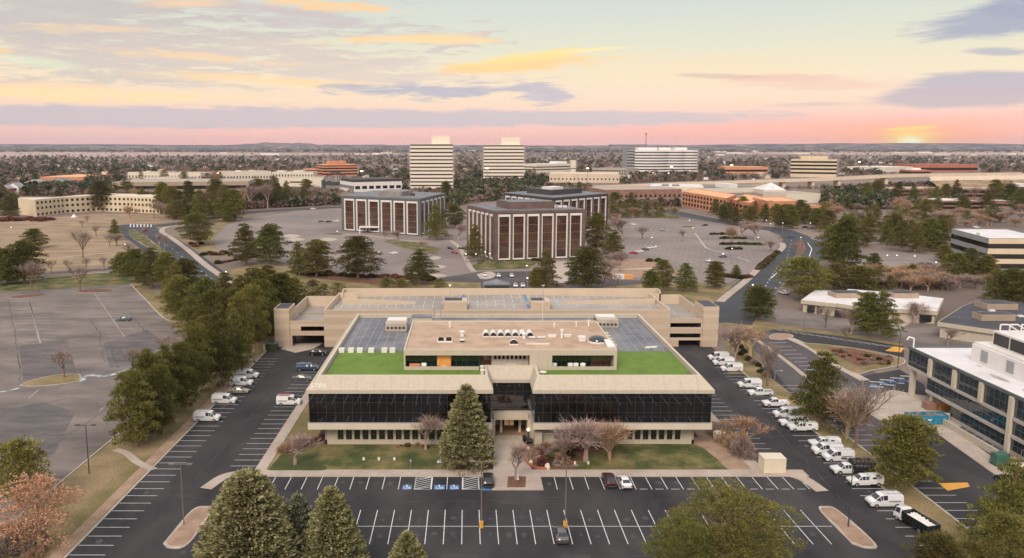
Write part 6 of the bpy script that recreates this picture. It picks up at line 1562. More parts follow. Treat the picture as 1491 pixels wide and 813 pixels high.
p = at(679, 676); plant('spruce', (p.x, p.y, 0), zat(561, p.y), 5.4, 'single conical blue spruce in front of the black glass building', None, 1)
# bare trees
grove('', '', 'bare trees in the west lot', [(94, 505, 550, 40, 'bare'), (194, 502, 541, 30, 'bare'), (240, 488, 512, 34, 'bare'), (56, 374, 426, 26, 'bare'), (117, 380, 424, 26, 'bare')], None, ['bare tree behind the far left strip of the west lot', 'bare tree on the green island of the west lot', 'second bare tree from the left at the far edge of the west lot', 'small bare tree on the right island of the west lot', 'bare tree against the pines at the right edge of the west lot'])
grove('around the main building front', 'reddish bare tree', 'bare trees around the building front', [(430, 626, 678, 52, 'bare_pink'), (620, 598, 656, 44, 'bare_pink'), (751, 636, 700, 44, 'bare_pink'), (853, 600, 673, 80, 'bare_pink'), (888, 608, 672, 56, 'bare_tan'), (1086, 604, 650, 52, 'bare_tan'), (820, 618, 680, 40, 'bare')])
grove('beside the right side of the garage and van row', 'bare tree', 'bare trees right of the garage', [(1070, 466, 530, 44, 'bare_pink'), (1092, 470, 520, 46, 'bare_tan'), (1117, 490, 562, 36, 'bare'), (1246, 548, 652, 74, 'bare'), (1232, 560, 640, 50, 'bare_tan'), (1202, 444, 478, 32, 'bare'), (1240, 448, 486, 32, 'bare_pink'), (1331, 438, 472, 36, 'bare_pink'), (1380, 474, 503, 28, 'bare_pink'), (1232, 470, 498, 20, 'bare')])
grove('on the left meadow', 'thin bare tree', 'thin bare trees on the meadow', [(128, 312, 326, 12, 'bare'), (120, 320, 332, 10, 'bare'), (140, 326, 344, 14, 'bare'), (160, 338, 360, 18, 'bare'), (170, 338, 358, 20, 'bare'), (121, 330, 376, 26, 'bare'), (75, 376, 398, 14, 'bare'), (101, 376, 398, 14, 'bare'), (126, 374, 396, 14, 'bare'), (152, 372, 395, 14, 'bare'), (190, 296, 324, 22, 'bare_tan'), (224, 290, 318, 20, 'bare'), (240, 294, 318, 26, 'bare_pink'), (46, 378, 420, 26, 'bare'), (190, 352, 376, 22, 'bare'), (215, 328, 350, 16, 'bare_pink'), (232, 336, 364, 14, 'bare_pink'), (240, 340, 368, 12, 'bare_pink')])
grove('around the middle lots', 'bare tree', 'bare trees around the middle lots', [(668, 324, 350, 26, 'bare_pink'), (614, 350, 366, 18, 'bare_pink'), (580, 334, 350, 22, 'bare_pink'), (560, 334, 352, 18, 'bare_pink'), (880, 372, 420, 34, 'bare_pink'), (902, 362, 396, 30, 'bare_pink'), (906, 312, 350, 40, 'bare_pink'), (935, 328, 348, 24, 'bare'), (995, 332, 352, 14, 'bare_pink'), (1080, 318, 346, 34, 'bare_pink'), (1100, 322, 350, 30, 'bare_pink'), (1064, 326, 356, 16, 'bare_tan'), (1160, 352, 372, 12, 'bare_pink'), (896, 396, 424, 30, 'bare'), (1122, 348, 366, 22, 'bare_pink')])
# shrubs
rd = random.Random(9)
def shrubs(area, adj, group, kind, n, fn, size=(1.0, 1.8), hs=(.8, 1.4)):
    L_ = sorted([fn(i) for i in range(n)], key=lambda q: q[0])
    for i, q in enumerate(L_):
        p = at(*q); r = rd.uniform(*size); k = kind if isinstance(kind, str) else rd.choice(kind)
        plant(k, (p.x, p.y, 0), r*rd.uniform(*hs), r, f'{ordw(i+1)} {adj} from the left {area}', group)
U_ = lambda a, b_: rd.uniform(a, b_)
shrubs('in the mulch bed right of the entrance', 'low shrub', 'shrubs in the entrance bed', ['shrub_tan', 'shrub_red', 'shrub_green', 'shrub_tan'], 24, lambda i: (U_(778, 845), U_(652, 680)), (.9, 1.9))
shrubs('at the right end of the building', 'tan bare shrub', 'tan shrubs at the right end of the building', 'shrub_tan', 20, lambda i: (lambda u: (1046+u*46+U_(-9, 9), 630+u*34+U_(-7, 7)))(U_(0, 1)), (1.3, 2.4), (1.0, 1.5))
shrubs('at the left end of the building front', 'reddish shrub', 'reddish shrubs at the left end', ['shrub_tan', 'shrub_red'], 12, lambda i: (lambda u: (412+u*70, 655-u*12+U_(-4, 4)))(i/12), (.9, 1.7))
shrubs('below the building windows', 'low dry shrub', 'low shrubs below the windows', ['shrub_tan', 'shrub_red'], 14, lambda i: (lambda u: u)((U_(570, 640) if i < 6 else U_(800, 880), U_(649, 653))), (.5, .9))
shrubs('in the triangular planted bed on the right', 'small shrub', 'shrubs in the triangular bed', ['shrub_red', 'shrub_tan', 'shrub_green'], 36, lambda i: (lambda u: (1212+u*86, 509+u*14+U_(0, 16)*(1-abs(u-.5))))(U_(0, 1)), (.6, 1.1), (.9, 1.3))
shrubs('along the middle lot edge', 'red hedge shrub', 'hedge shrubs before the middle lot', ['shrub_red', 'shrub_red', 'shrub_green'], 30, lambda i: (430+i*6.9, 398+i*.35+U_(-1, 2)), (1.6, 2.6), (.7, 1.0))
shrubs('beside the east road hedge line', 'dark hedge shrub', 'hedge shrubs beside the east road', ['shrub_green', 'shrub_red'], 34, lambda i: ((1052+i*2.6, 406-abs(i-10)*.4) if i < 16 else (1104+(i-16)*1.6, 393-(i-16)*1.4)), (1.6, 2.4), (.7, .9))
shrubs('on the islands of the right middle lot', 'dark hedge shrub', 'hedge shrubs on the lot islands', 'shrub_green', 40, lambda i: [(1036+i*4, 342), (1052+(i-9)*4, 348), (1052+(i-18)*4.6, 356.5), (1060+(i-31)*3, 363.5)][0 if i < 9 else 1 if i < 18 else 2 if i < 31 else 3] if i < 38 else (945+(i-38)*14, 381), (1.4, 2.1), (.8, 1.0))
shrubs('in front of the brown stone pavilion', 'dark shrub', 'shrubs in front of the brown pavilion', 'shrub_green', 22, lambda i: (712+i*4.4, 373+i*.45+U_(-1, 1)), (1.2, 2.0), (.7, .9))
shrubs('along the west road sidewalk and lawn edges', 'hedge shrub', 'hedge shrubs near the west road', ['shrub_green', 'shrub_red'], 30, lambda i: ((296+i*3.6, 371+U_(-2, 1)) if i < 12 else (278+(i-12)*3, 360+U_(-5, 2)) if i < 18 else (318+(i-18)*5, 384-(i-18)*.9)), (1.4, 2.4), (.6, .9))
shrubs('under the van verge trees', 'tan shrub', 'shrubs under the pines', ['shrub_tan', 'shrub_green'], 16, lambda i: (1066+i*3.5, 500+i*3.2+U_(-3, 5)), (.8, 1.4))
shrubs('at the bottom left corner', 'brown bare bush', 'bare bushes at the bottom left', 'shrub_tan', 14, lambda i: (U_(0, 70), U_(770, 812)), (1.2, 2.2), (1.0, 1.4))
shrubs('by the beige curved office lawn', 'reddish hedge shrub', 'hedge shrubs by the curved office', 'shrub_red', 22, lambda i: (i*3.6, 322+U_(-3, 1)), (2.6, 4.0), (.7, .9))
# ------------------------------------------------------------------ individual trees farther out
def inpoly(x, y, P):
    c = False
    for i in range(len(P)):
        a, b_ = P[i], P[i-1]
        if (a[1] > y) != (b_[1] > y) and x < (b_[0]-a[0])*(y-a[1])/(b_[1]-a[1])+a[0]: c = not c
    return c
NOGO = [[(314, 368), (312, 340), (330, 324), (370, 314), (430, 308), (500, 302), (640, 300), (660, 345), (720, 425), (560, 425), (470, 396), (400, 382)],
        [(880, 425), (870, 345), (905, 318), (980, 318), (1040, 326), (1120, 336), (1140, 350), (1128, 380), (1040, 425)],
        [(170, 322), (250, 320), (360, 305), (520, 297), (640, 293), (640, 301), (430, 311), (310, 325), (250, 333), (320, 400), (345, 440), (300, 440), (180, 345)],
        [(900, 296), (1000, 306), (1130, 330), (1240, 346), (1300, 350), (1300, 360), (1200, 362), (1150, 420), (1080, 440), (1100, 400), (1150, 350), (1040, 326), (900, 304)],
        [(1240, 362), (1380, 366), (1380, 405), (1240, 392)], [(0, 318), (250, 312), (255, 345), (185, 395), (0, 405)], [(660, 300), (740, 290), (740, 300), (690, 400), (650, 400)],
        [(1100, 425), (1491, 425), (1491, 813), (1100, 813)], [(380, 430), (1090, 430), (1090, 813), (380, 813)], [(0, 395), (300, 395), (300, 813), (0, 813)], [(1380, 330), (1491, 330), (1491, 430), (1380, 395)],
        [(700, 375), (800, 375), (830, 425), (690, 425)], [(860, 430), (1060, 430), (1060, 408), (890, 408)]]
def blocked(x, y, hpx):
    for r in RECTS:
        if r[0]-3 < x < r[1]+3 and y > r[2]+1 and y-hpx < r[3]-2: return True
    for P in NOGO:
        if inpoly(x, y, P): return True
    # highway band and glimpses of the bridge piers
    if 860 < x < 1491:
        yb = np.interp(x, [860, 1000, 1100, 1200, 1300, 1491], [272, 266, 263, 260, 255.5, 252])
        if yb-1 < y and y-hpx < yb+7 and y < 290: return True
    return False
def scatter(area, adj_pine, adj_bare, grp, n, x0, x1, y0, y1, pc, hr=(7, 13), seed=1):
    rd = random.Random(seed); pts = []; tries = 0
    while len(pts) < n and tries < n*60:
        tries += 1; x = rd.uniform(x0, x1); y = y0+(y1-y0)*rd.random()**.8; p = at(x, y); h = rd.uniform(*hr); hp = h/mpp(p)
        if blocked(x, y, hp): continue
        if any(abs(q[0]-x)*mpp(p) < 5 and abs(q[1]-y) < 2.0 for q in pts): continue
        pts.append((x, y, h, rd.random() < pc))
    pts.sort()
    c1 = c2 = 0
    for x, y, h, c in pts:
        p = at(x, y)
        if c: c1 += 1; plant('pine_far', p, h, h*rd.uniform(.28, .42), f'{ordw(c1)} {adj_pine} from the left {area}', grp+', pines')
        else: c2 += 1; plant('bare_far', p, h*.85, h*rd.uniform(.36, .5), f'{ordw(c2)} {adj_bare} from the left {area}', grp+', bare trees')
scatter('in the woods left of the pavilions', 'pine', 'bare tree', 'trees left of the pavilion lot', 72, 232, 500, 288, 324, .6, (8, 14), 1)
scatter('in the woods right of the east road', 'pine', 'bare tree', 'trees right of the east road', 72, 1185, 1491, 296, 350, .55, (8, 14), 2)
scatter('in the thicket below the far parking lot', 'pine', 'bare tree', 'trees below the far parking lot', 26, 1280, 1491, 405, 432, .2, (6, 9), 3)
scatter('around the hotel and its road', 'pine', 'bare tree', 'trees around the hotel', 50, 885, 1200, 286, 330, .6, (8, 13), 4)
scatter('between the pavilions and the cream towers', 'pine', 'bare tree', 'trees between the pavilions and towers', 52, 500, 900, 276, 312, .3, (7, 12), 5)
scatter('behind the curved office', 'pine', 'bare tree', 'trees behind the curved office', 30, 0, 240, 284, 300, .5, (8, 13), 6)
for nm, x0, x1, y0, y1, n, k, ar in (('a', 1040, 1180, 312, 328, 16, 'pine_near', 'in the row in front of the hotel'), ('b', 252, 352, 304, 325, 16, 'pine_near', 'in the dark stand above the west road corner'), ('c', 1125, 1215, 320, 336, 8, 'pine_near', 'between the hotel and the road junction')):
    rd = random.Random(nm); it = sorted([(x0+(x1-x0)*(i+rd.random()*.8)/n, U_(y0, y1)) for i in range(n)])
    for i, (x, y) in enumerate(it):
        p = at(x, y); h = rd.uniform(11, 15); plant(k, p, h, h*.36, f'{ordw(i+1)} dark pine from the left {ar}', 'dark pines '+ar)
grove('in front of the long parking deck at the left', 'tree', 'trees in front of the long parking deck', [(168, 268, 300, 20, PN), (178, 272, 303, 18, 'bare'), (186, 262, 296, 22, PF), (196, 270, 304, 24, 'bare_tan'), (208, 274, 306, 16, PN), (226, 270, 300, 20, 'bare'), (238, 266, 312, 26, PN), (250, 272, 316, 28, PN), (262, 278, 318, 30, PN), (276, 264, 306, 18, PN), (291, 276, 318, 28, PN), (302, 268, 310, 22, 'bare_pink'), (316, 262, 318, 30, PN), (328, 270, 322, 32, PN), (342, 276, 322, 30, PN), (352, 268, 312, 22, 'bare_tan'), (364, 266, 304, 24, 'bare_pink'), (378, 262, 302, 20, PN), (390, 264, 304, 22, 'bare_pink'), (404, 266, 302, 18, PN), (418, 264, 300, 20, PN), (432, 268, 300, 22, 'bare'), (446, 262, 298, 18, PN), (458, 266, 300, 20, 'bare_pink'), (474, 272, 300, 20, 'bare')])
grove('among the beige stores behind the long deck', 'small tree', 'trees among the beige stores', [(206, 246, 268, 10, PF), (240, 248, 264, 12, PF), (268, 250, 268, 14, PF), (300, 254, 268, 12, 'bare'), (312, 246, 270, 16, 'bare_tan'), (322, 250, 268, 10, PF), (338, 256, 270, 12, 'bare'), (372, 254, 268, 12, 'bare'), (398, 256, 270, 12, PF), (482, 252, 270, 10, 'bare_tan')])
grove('around the right brown brick offices', 'tree', 'trees around the brown brick offices', [(1306, 268, 292, 14, PN), (1330, 270, 294, 18, PN), (1352, 268, 296, 16, 'bare_tan'), (1362, 272, 298, 20, PN), (1376, 268, 290, 14, PN), (1392, 262, 290, 14, PN), (1402, 284, 312, 18, PN), (1418, 268, 296, 14, 'bare'), (1436, 280, 306, 20, PN), (1448, 262, 298, 22, PN), (1462, 258, 292, 18, 'bare_tan'), (1470, 268, 300, 24, PN), (1486, 276, 308, 26, PN), (1260, 266, 296, 22, PN), (1276, 262, 292, 20, PN), (1308, 284, 314, 18, 'bare_tan'), (1322, 288, 318, 20, 'bare_tan'), (1346, 290, 318, 18, PN)])
# bare thickets
for nm, pts, n in (('beside the far lot at the right', (1270, 1380, 404, 424), 26), ('around the terraced brick offices', (1290, 1440, 306, 322), 20), ('right of the white roofed office', (1380, 1480, 318, 332), 18)):
    rd = random.Random(nm); it = sorted([(rd.uniform(pts[0], pts[1]), rd.uniform(pts[2], pts[3])) for _ in range(n)])
    for i, (x, y) in enumerate(it):
        p = at(x, y); plant('bare_tan' if i % 3 else 'bare', p, rd.uniform(5, 8), rd.uniform(3.5, 5), f'{ordw(i+1)} bare thicket tree from the left {nm}', 'bare thicket '+nm)

# ------------------------------------------------------------------ far woods that read as one mass
def far_wood(name, m, n, seed, hr, frac_w, v0=10.5, v1=94,  nb_=34, shape=1.0):
    r = np.random.default_rng(seed); rd = random.Random(seed); P = []; tries = 0
    while len(P) < n and tries < n*12:
        tries += 1; v = v0+(v1-v0)*rd.random()
        y = YH+v; x = rd.uniform(-300, 1800); p = at(x, y)
        # clumps and clearings
        s = math.sin(p.x*.011+seed)*math.sin(p.y*.0063+seed*2)+.6*math.sin(p.x*.031+p.y*.017+seed*3)
        if s < rd.uniform(-1.6, .4) and y < 282: continue
        # pale fields near the horizon stay open
        if 222 < y < 227.5 and x < 500 and rd.random() < .9: continue
        if 222 < y < 230 and x > 1040 and rd.random() < .8: continue
        h = rd.uniform(*hr); 
        if blocked(x, y, h/mpp(p)): continue
        P.append((p.x, p.y, h))
    global rng
    rng = r; P = np.array(P); N_ = len(P); d = unit(r.normal(size=(N_, nb_, 3)).reshape(-1, 3)).reshape(N_, nb_, 3); d[:, :, 2] = np.abs(d[:, :, 2])*1.0
    h = P[:, 2][:, None]; rad = h*frac_w; q = np.empty((N_, nb_, 3)); rr = r.uniform(.5, 1, (N_, nb_))**.5
    q[:, :, 0] = P[:, 0][:, None]+d[:, :, 0]*rad*rr; q[:, :, 1] = P[:, 1][:, None]+d[:, :, 1]*rad*rr; q[:, :, 2] = h*.12+d[:, :, 2]*h*.74*rr
    ln = (np.repeat(P[:, 2], nb_)*.30); dd = d.reshape(-1, 3)+r.normal(size=(N_*nb_, 3))*.6
    V_ = blades(q.reshape(-1, 3)-unit(dd)*ln[:, None]*.5, dd, ln*shape, ln*.75)
    o = bpy.data.objects.new(name, np_mesh(name, V_, [m])); COL.objects.link(o); tag(o, kind='stuff'); return o
mat('wood_bare', (.17, .115, .105), .95, rgb2=(.31, .22, .19), scale=.02, spec=.1, isl=.35)
mat('wood_pink', (.22, .13, .10), .95, rgb2=(.33, .21, .16), scale=.02, spec=.1, isl=.35)
mat('wood_conifer', (.045, .056, .034), .95, rgb2=(.115, .125, .06), scale=.02, spec=.1, isl=.45)
far_wood('conifer_wood', 'wood_conifer', 6200, 101, (8, 14), .40)
far_wood('conifer_wood', 'wood_conifer', 2000, 404, (12, 22), .8, 6.2, 12)
far_wood('bare_wood', 'wood_bare', 1200, 505, (12, 20), .9, 6.2, 12)
far_wood('bare_wood', 'wood_bare', 10200, 202, (6, 10), .52)
far_wood('bare_wood', 'wood_pink', 4300, 303, (5, 9), .52)
for i, o in enumerate(WH):
    o['label'] = ordw(i+1)+' pale flat warehouse from the left near the horizon'; del o['rk']
# houses scattered through the far woods
rd = random.Random(77); cnt = 0; hs = []
while cnt < 90:
    x = rd.uniform(0, 1491); y = rd.uniform(228, 262); p = at(x, y)
    if blocked(x, y+1, 8/mpp(p)): continue
    hs.append((x, y)); cnt += 1
hs.sort()
for i, (x, y) in enumerate(hs):
    p = at(x, y); w = rd.uniform(9, 16); h_ = rd.uniform(5.5, 8.5); d_ = rd.uniform(9, 14)
    t = thing('house', f'{ordw(i+1)} small gabled house from the left among the far woods', 'house', p, rd.uniform(-1.5, 1.5), 'small houses in the far woods')
    b = MB(); b.box(-w/2, w/2, -d_/2, d_/2, 0, h_*.6); b.poly([(-w/2, -d_/2, h_*.6), (w/2, -d_/2, h_*.6), (0, -d_/2, h_)]); b.poly([(w/2, d_/2, h_*.6), (-w/2, d_/2, h_*.6), (0, d_/2, h_)])
    b.build('wall', rd.choice(['pale_wall', 'tan_wall', 'white_plastic', 'stucco']), t)
    b = MB(); b.quad((-w/2-.5, -d_/2-.3, h_*.56), (0, -d_/2-.3, h_*1.02), (0, d_/2+.3, h_*1.02), (-w/2-.5, d_/2+.3, h_*.56)); b.quad((0, -d_/2-.3, h_*1.02), (w/2+.5, -d_/2-.3, h_*.56), (w/2+.5, d_/2+.3, h_*.56), (0, d_/2+.3, h_*1.02))
    b.build('roof', rd.choice(['roof_gravel', 'grey_panel', 'concrete_warm', 'roof_membrane']), t)
# ------------------------------------------------------------------ vehicles
def ring(s):
    x, zl, zb, zr, wl_, wb, wr = s
    return [(x, -wl_, zl), (x, -wb, zl+.4*(zb-zl)), (x, -wb*.985, zb), (x, -wr, zr-.03), (x, -wr*.6, zr+.03), (x, wr*.6, zr+.03), (x, wr, zr-.03), (x, wb*.985, zb), (x, wb, zl+.4*(zb-zl)), (x, wl_, zl)]
def loft(mb, st, mi=0):
    R_ = [ring(s) for s in st]; n = len(R_[0])
    for a, b_ in zip(R_[:-1], R_[1:]):
        for i in range(n):
            j = (i+1) % n; mb.quad(a[i], b_[i], b_[j], a[j], mi)
    mb.poly(R_[0], mi); mb.poly(R_[-1][::-1], mi)
def push(q, e):
    c = [Vector(p) for p in q]; nn = (c[1]-c[0]).cross(c[2]-c[0]).normalized(); return [tuple(p+nn*e) for p in c]
def shrinkq(q, k):
    c = sum((Vector(p) for p in q), Vector())/4; return [tuple(c+(Vector(p)-c)*k) for p in q]
def vehicle(name, label, cat, st, paint, fw=(), rw=(), sides=(), wheels=(1.45, -1.4), wr_=.34, hw=.86, lights=True, trim=None):
    """lofted body with glass, wheels and lamps; fw/rw windscreen and rear window segments, sides side window segments"""
    t = thing(name, label, cat, (0, 0, -50))
    b = MB(); loft(b, st); o = b.build('body', paint, t)
    R_ = [ring(s) for s in st]
    for k_, nm in ((fw, 'windscreen'), (rw, 'rear_window')):
        for i in k_:
            a, c = R_[i], R_[i+1]; b = MB(); q = [a[3], c[3], c[6], a[6]]
            nn = (Vector(q[1])-Vector(q[0])).cross(Vector(q[2])-Vector(q[0])); e = .06 if nn.z > 0 else -.06
            b.poly(push(shrinkq(q, .9), e)); b.build(nm, 'car_glass', t)
    for i in sides:
        for (p, q_) in ((2, 3), (7, 6)):
            a, c = R_[i], R_[i+1]; q = [a[p], c[p], c[q_], a[q_]]; b = MB()
            nn = (Vector(q[1])-Vector(q[0])).cross(Vector(q[2])-Vector(q[0])); e = .03*(1 if nn.y*(1 if p == 7 else -1) > 0 else -1)
            b.poly(push(shrinkq(q, .86), e)); b.build('side_window', 'car_glass', t)
    for x in wheels:
        for s in (-1, 1):
            b = MB(); b.tube((x, s*(hw-.14), wr_), (x, s*(hw+.07), wr_), wr_, n=14); b.tube((x, s*(hw+.07), wr_), (x, s*(hw+.085), wr_), wr_*.58, n=10, mi=1); b.build('wheel', ['tyre', 'metal'], t)
    if lights:
        f, r = st[1], st[-2]
        for s in (-1, 1):
            b = MB(); b.box(f[0]-.02, f[0]+.13, min(s*f[5]*.62, s*f[5]*.98), max(s*f[5]*.62, s*f[5]*.98), f[1]+.42*(f[2]-f[1]), f[2]-.06); b.build('headlight', 'headlight', t)
            b = MB(); b.box(st[-1][0]-.03, st[-1][0]+.12, min(s*r[5]*.7, s*r[5]*.97), max(s*r[5]*.7, s*r[5]*.97), r[2]-.26, r[2]-.06); b.build('tail_light', 'lamp_red', t)
    b = MB(); b.box(st[0][0]-.12, st[0][0]+.04, -st[0][5]*.9, st[0][5]*.9, st[0][1]-.02, st[0][1]+.2); b.box(st[-1][0]-.05, st[-1][0]+.1, -st[-1][5]*.95, st[-1][5]*.95, st[-1][1]-.02, st[-1][1]+.2); b.build('bumper', trim or 'metal_dark', t)
    return t
SED = [(2.35, .32, .6, .62, .7, .74, .6), (2.2, .22, .7, .74, .84, .87, .72), (1.05, .2, .9, .96, .88, .91, .76), (.3, .2, .95, 1.4, .88, .91, .62), (-.35, .2, .95, 1.45, .88, .91, .62), (-1.05, .2, .96, 1.38, .88, .91, .6), (-1.8, .22, .98, 1.04, .87, .89, .7), (-2.25, .26, .94, .98, .84, .85, .7), (-2.38, .34, .8, .84, .78, .8, .62)]
SUV_ = [(2.35, .36, .78, .8, .75, .8, .66), (2.2, .28, .95, 1.0, .88, .92, .78), (1.2, .26, 1.08, 1.14, .9, .95, .8), (.55, .26, 1.1, 1.66, .9, .95, .68), (-.5, .26, 1.1, 1.74, .9, .95, .7), (-1.5, .26, 1.12, 1.7, .9, .94, .68), (-2.15, .28, 1.1, 1.25, .9, .92, .78), (-2.35, .36, .9, .95, .84, .88, .74)]
VAN = [(2.72, .42, .85, .88, .78, .84, .7), (2.58, .3, 1.05, 1.1, .92, .97, .82), (1.85, .28, 1.22, 1.3, .96, 1.02, .88), (1.12, .28, 1.26, 1.98, .96, 1.02, .82), (.75, .28, 1.26, 2.12, .96, 1.02, .85), (-.05, .28, 1.26, 2.16, .96, 1.02, .86), (-2.5, .28, 1.26, 2.14, .96, 1.02, .86), (-2.66, .34, 1.2, 2.0, .93, .99, .82)]
CAB = [(2.85, .5, .95, .98, .84, .9, .78), (2.7, .38, 1.1, 1.16, .94, .98, .86), (1.55, .36, 1.2, 1.26, .96, 1.0, .86), (.95, .36, 1.22, 1.82, .96, 1.0, .7), (.35, .36, 1.22, 1.9, .96, 1.0, .72), (-.25, .36, 1.22, 1.86, .96, 1.0, .7), (-.4, .36, 1.2, 1.3, .96, 1.0, .8), (-.5, .38, 1.15, 1.18, .94, .98, .8)]
def sedan(label, paint, nm='parked_car', cat='car'): return vehicle(nm, label, cat, SED, paint, (2,), (5,), (2, 3, 4), (1.45, -1.42))
def suv(label, paint, nm='parked_car', cat='car'): return vehicle(nm, label, cat, SUV_, paint, (2,), (5,), (2, 3, 4), (1.45, -1.42), .37, .9)
def van(label, rack=True, mark=True):
    t = vehicle('work_van', label, 'van', VAN, 'car_white', (2,), (), (2, 3, 4), (1.75, -1.6), .36, .95)
    b = MB(); b.box(-2.70, -2.675, -.7, .7, 1.35, 1.85); b.build('rear_window', 'car_glass', t)
    if rack:
        b = MB()
        for y in (-.7, .7): b.box(-2.3, .4, y-.02, y+.02, 2.28, 2.32)
        for x in (-2.2, -1.3, -.4, .35): b.box(x-.02, x+.02, -.72, .72, 2.24, 2.28); b.box(x-.02, x+.02, -.72, -.68, 2.1, 2.24); b.box(x-.02, x+.02, .68, .72, 2.1, 2.24)
        b.build('roof_rack', 'metal', t)
    if mark:
        for s in (-1, 1):
            b = MB(); y = s*1.045; sg = -1 if s > 0 else 1
            def bar(x0, x1, z0, z1): b.box(min(x0, x1), max(x0, x1), min(y, y-s*.02)-.005, max(y, y-s*.02)+.005, z0, z1)
            for i in range(8):
                x = (-.55-.21*i)*1.0; bar(x, x-.13, 1.12, 1.24); bar(x, x-.04, 1.0, 1.12)
                if i % 2: bar(x-.09, x-.13, 1.0, 1.12)
                else: bar(x, x-.13, .98, 1.01)
            b.build('lettering', 'decal_dark', t); b = MB(); bx = -.3
            b.poly([(bx, y+s*.01, 1.0), (bx+.16, y+s*.01, 1.14), (bx, y+s*.01, 1.28), (bx-.16, y+s*.01, 1.14)][::sg]); b.build('emblem', 'decal_dark', t)
    for s in (-1, 1): b = MB(); b.box(1.25, 1.4, min(s*1.0, s*1.2), max(s*1.0, s*1.2), 1.25, 1.5); b.build('mirror', 'metal_dark', t)
    return t
def pickup(label, paint='car_white', bed='open', long=0.0):
    t = vehicle('pickup_truck', label, 'pickup truck', CAB, paint, (2,), (5,), (2, 3, 4), (1.85, -1.9), .4, .93)
    b = MB()
    x0, x1 = -2.8, -.45
    b.box(x0, x1, -.97, .97, .5, .72); b.box(x0, x1, -.97, -.89, .72, 1.22); b.box(x0, x1, .89, .97, .72, 1.22); b.box(x0, x0+.08, -.89, .89, .72, 1.2); b.box(x1-.08, x1, -.89, .89, .72, 1.22); b.build('bed', paint, t)
    if bed == 'cap':
        b = MB(); st = [(x1, .1, 1.23, 1.84, .9, .96, .76), (x0+.1, .1, 1.23, 1.84, .9, .96, .76)]
        st = [(x1+.02, 1.2, 1.25, 1.88, .96, .96, .8), (-1.6, 1.2, 1.25, 1.92, .96, .96, .8), (x0, 1.2, 1.25, 1.86, .96, .96, .78)]
        loft(b, st); b.build('canopy', paint, t)
        for s in (-1, 1):
            b = MB(); b.poly([(-.8, s*.945, 1.4), (-1.5, s*.945, 1.4), (-1.5, s*.89, 1.7), (-.8, s*.89, 1.7)][::-s]); b.build('canopy_window', 'car_glass', t)
    elif bed == 'dark':
        b = MB(); b.box(x0+.1, x1-.1, -.88, .88, .725, .9); b.build('bed_liner', 'metal_dark', t)
    return t
def put(root, loc, rz): root.location = loc; root.rotation_euler.z = rz; return root
def vpos(px, py): p = at(px, py); return (p.x, p.y, 0.005)
PI = math.pi; jr = random.Random(4); jit = lambda: jr.uniform(-.04, .04)
# left row, noses pointing right
GV = 'white vans in the left row'
v0 = put(van('white work van nearest the camera in the left row'), vpos(302, 612.5), jit())
dup(v0, vpos(327, 587), jit(), 'white work van behind the nearest one in the left row', GV)
put(sedan('small gold sedan between two white vans in the left row', 'car_gold'), vpos(348, 572), jit())
dup(v0, vpos(352, 561), jit(), 'white work van just behind the small gold sedan', GV)
dup(v0, vpos(361, 550), jit(), 'white work van farthest back in the left row', GV)
t = put(van('white van with red ladder rack facing the building on its left side', True), vpos(421, 589), jit())
b = MB(); b.box(-2.2, .3, -.75, -.6, 2.34, 2.42); b.box(-2.2, .3, .6, .75, 2.34, 2.42)
for i in range(8): b.box(-2.1+i*.33, -2.04+i*.33, -.6, .6, 2.35, 2.41)
b.build('ladder', 'lamp_red', t)
put(pickup('dark pickup truck left of the building behind the white van', 'car_blue', 'cap'), vpos(448, 539), jit())
put(sedan('grey sedan left of the building behind the red racked van', 'car_grey'), vpos(440, 554), jit())
put(suv('black SUV beside the garage ramp left of the building', 'car_black'), vpos(463, 517), jit())
# right row, noses pointing left
GR = 'white vans in the right row'
rv = [(1046, 524, 'white work van farthest back in the right row by the garage'), (1053, 531.5, 'second white work van from the garage in the right row'), (1065, 540.5, 'white work van with a gap in front of it, third from the garage'), (1091, 564, 'white work van at the start of the long right row, first after the gap'), (1145, 607.5, 'white work van between the open pickup and two white pickups'), (1204, 661, 'white work van squeezed between two white vans of the right row'), (1220, 670.5, 'white work van just behind the black stake bed truck'), (1287, 736, 'white work van standing alone in front of the white pickup with canopy')]
for x, y, lb in rv: dup(v0, vpos(x, y), PI+jit(), lb, GR)
p1 = put(pickup('white pickup with dark bed second after the gap in the right row', 'car_white', 'dark'), vpos(1107, 576), PI+jit())
p2 = put(pickup('white pickup with open bed next to the island, right row', 'car_white', 'open'), vpos(1129, 591.5), PI+jit())
p3 = put(pickup('white pickup with canopy behind another white pickup, middle of the right row', 'car_white', 'cap'), vpos(1168, 627), PI+jit())
dup(p3, vpos(1155, 620), PI+jit(), 'white pickup half hidden behind the middle canopy pickup')
dup(p3, vpos(1200, 650.5), PI+jit(), 'white canopy pickup behind two vans in the right row')
dup(p3, vpos(1259, 706), PI+jit(), 'white canopy pickup in front of the black stake bed truck')
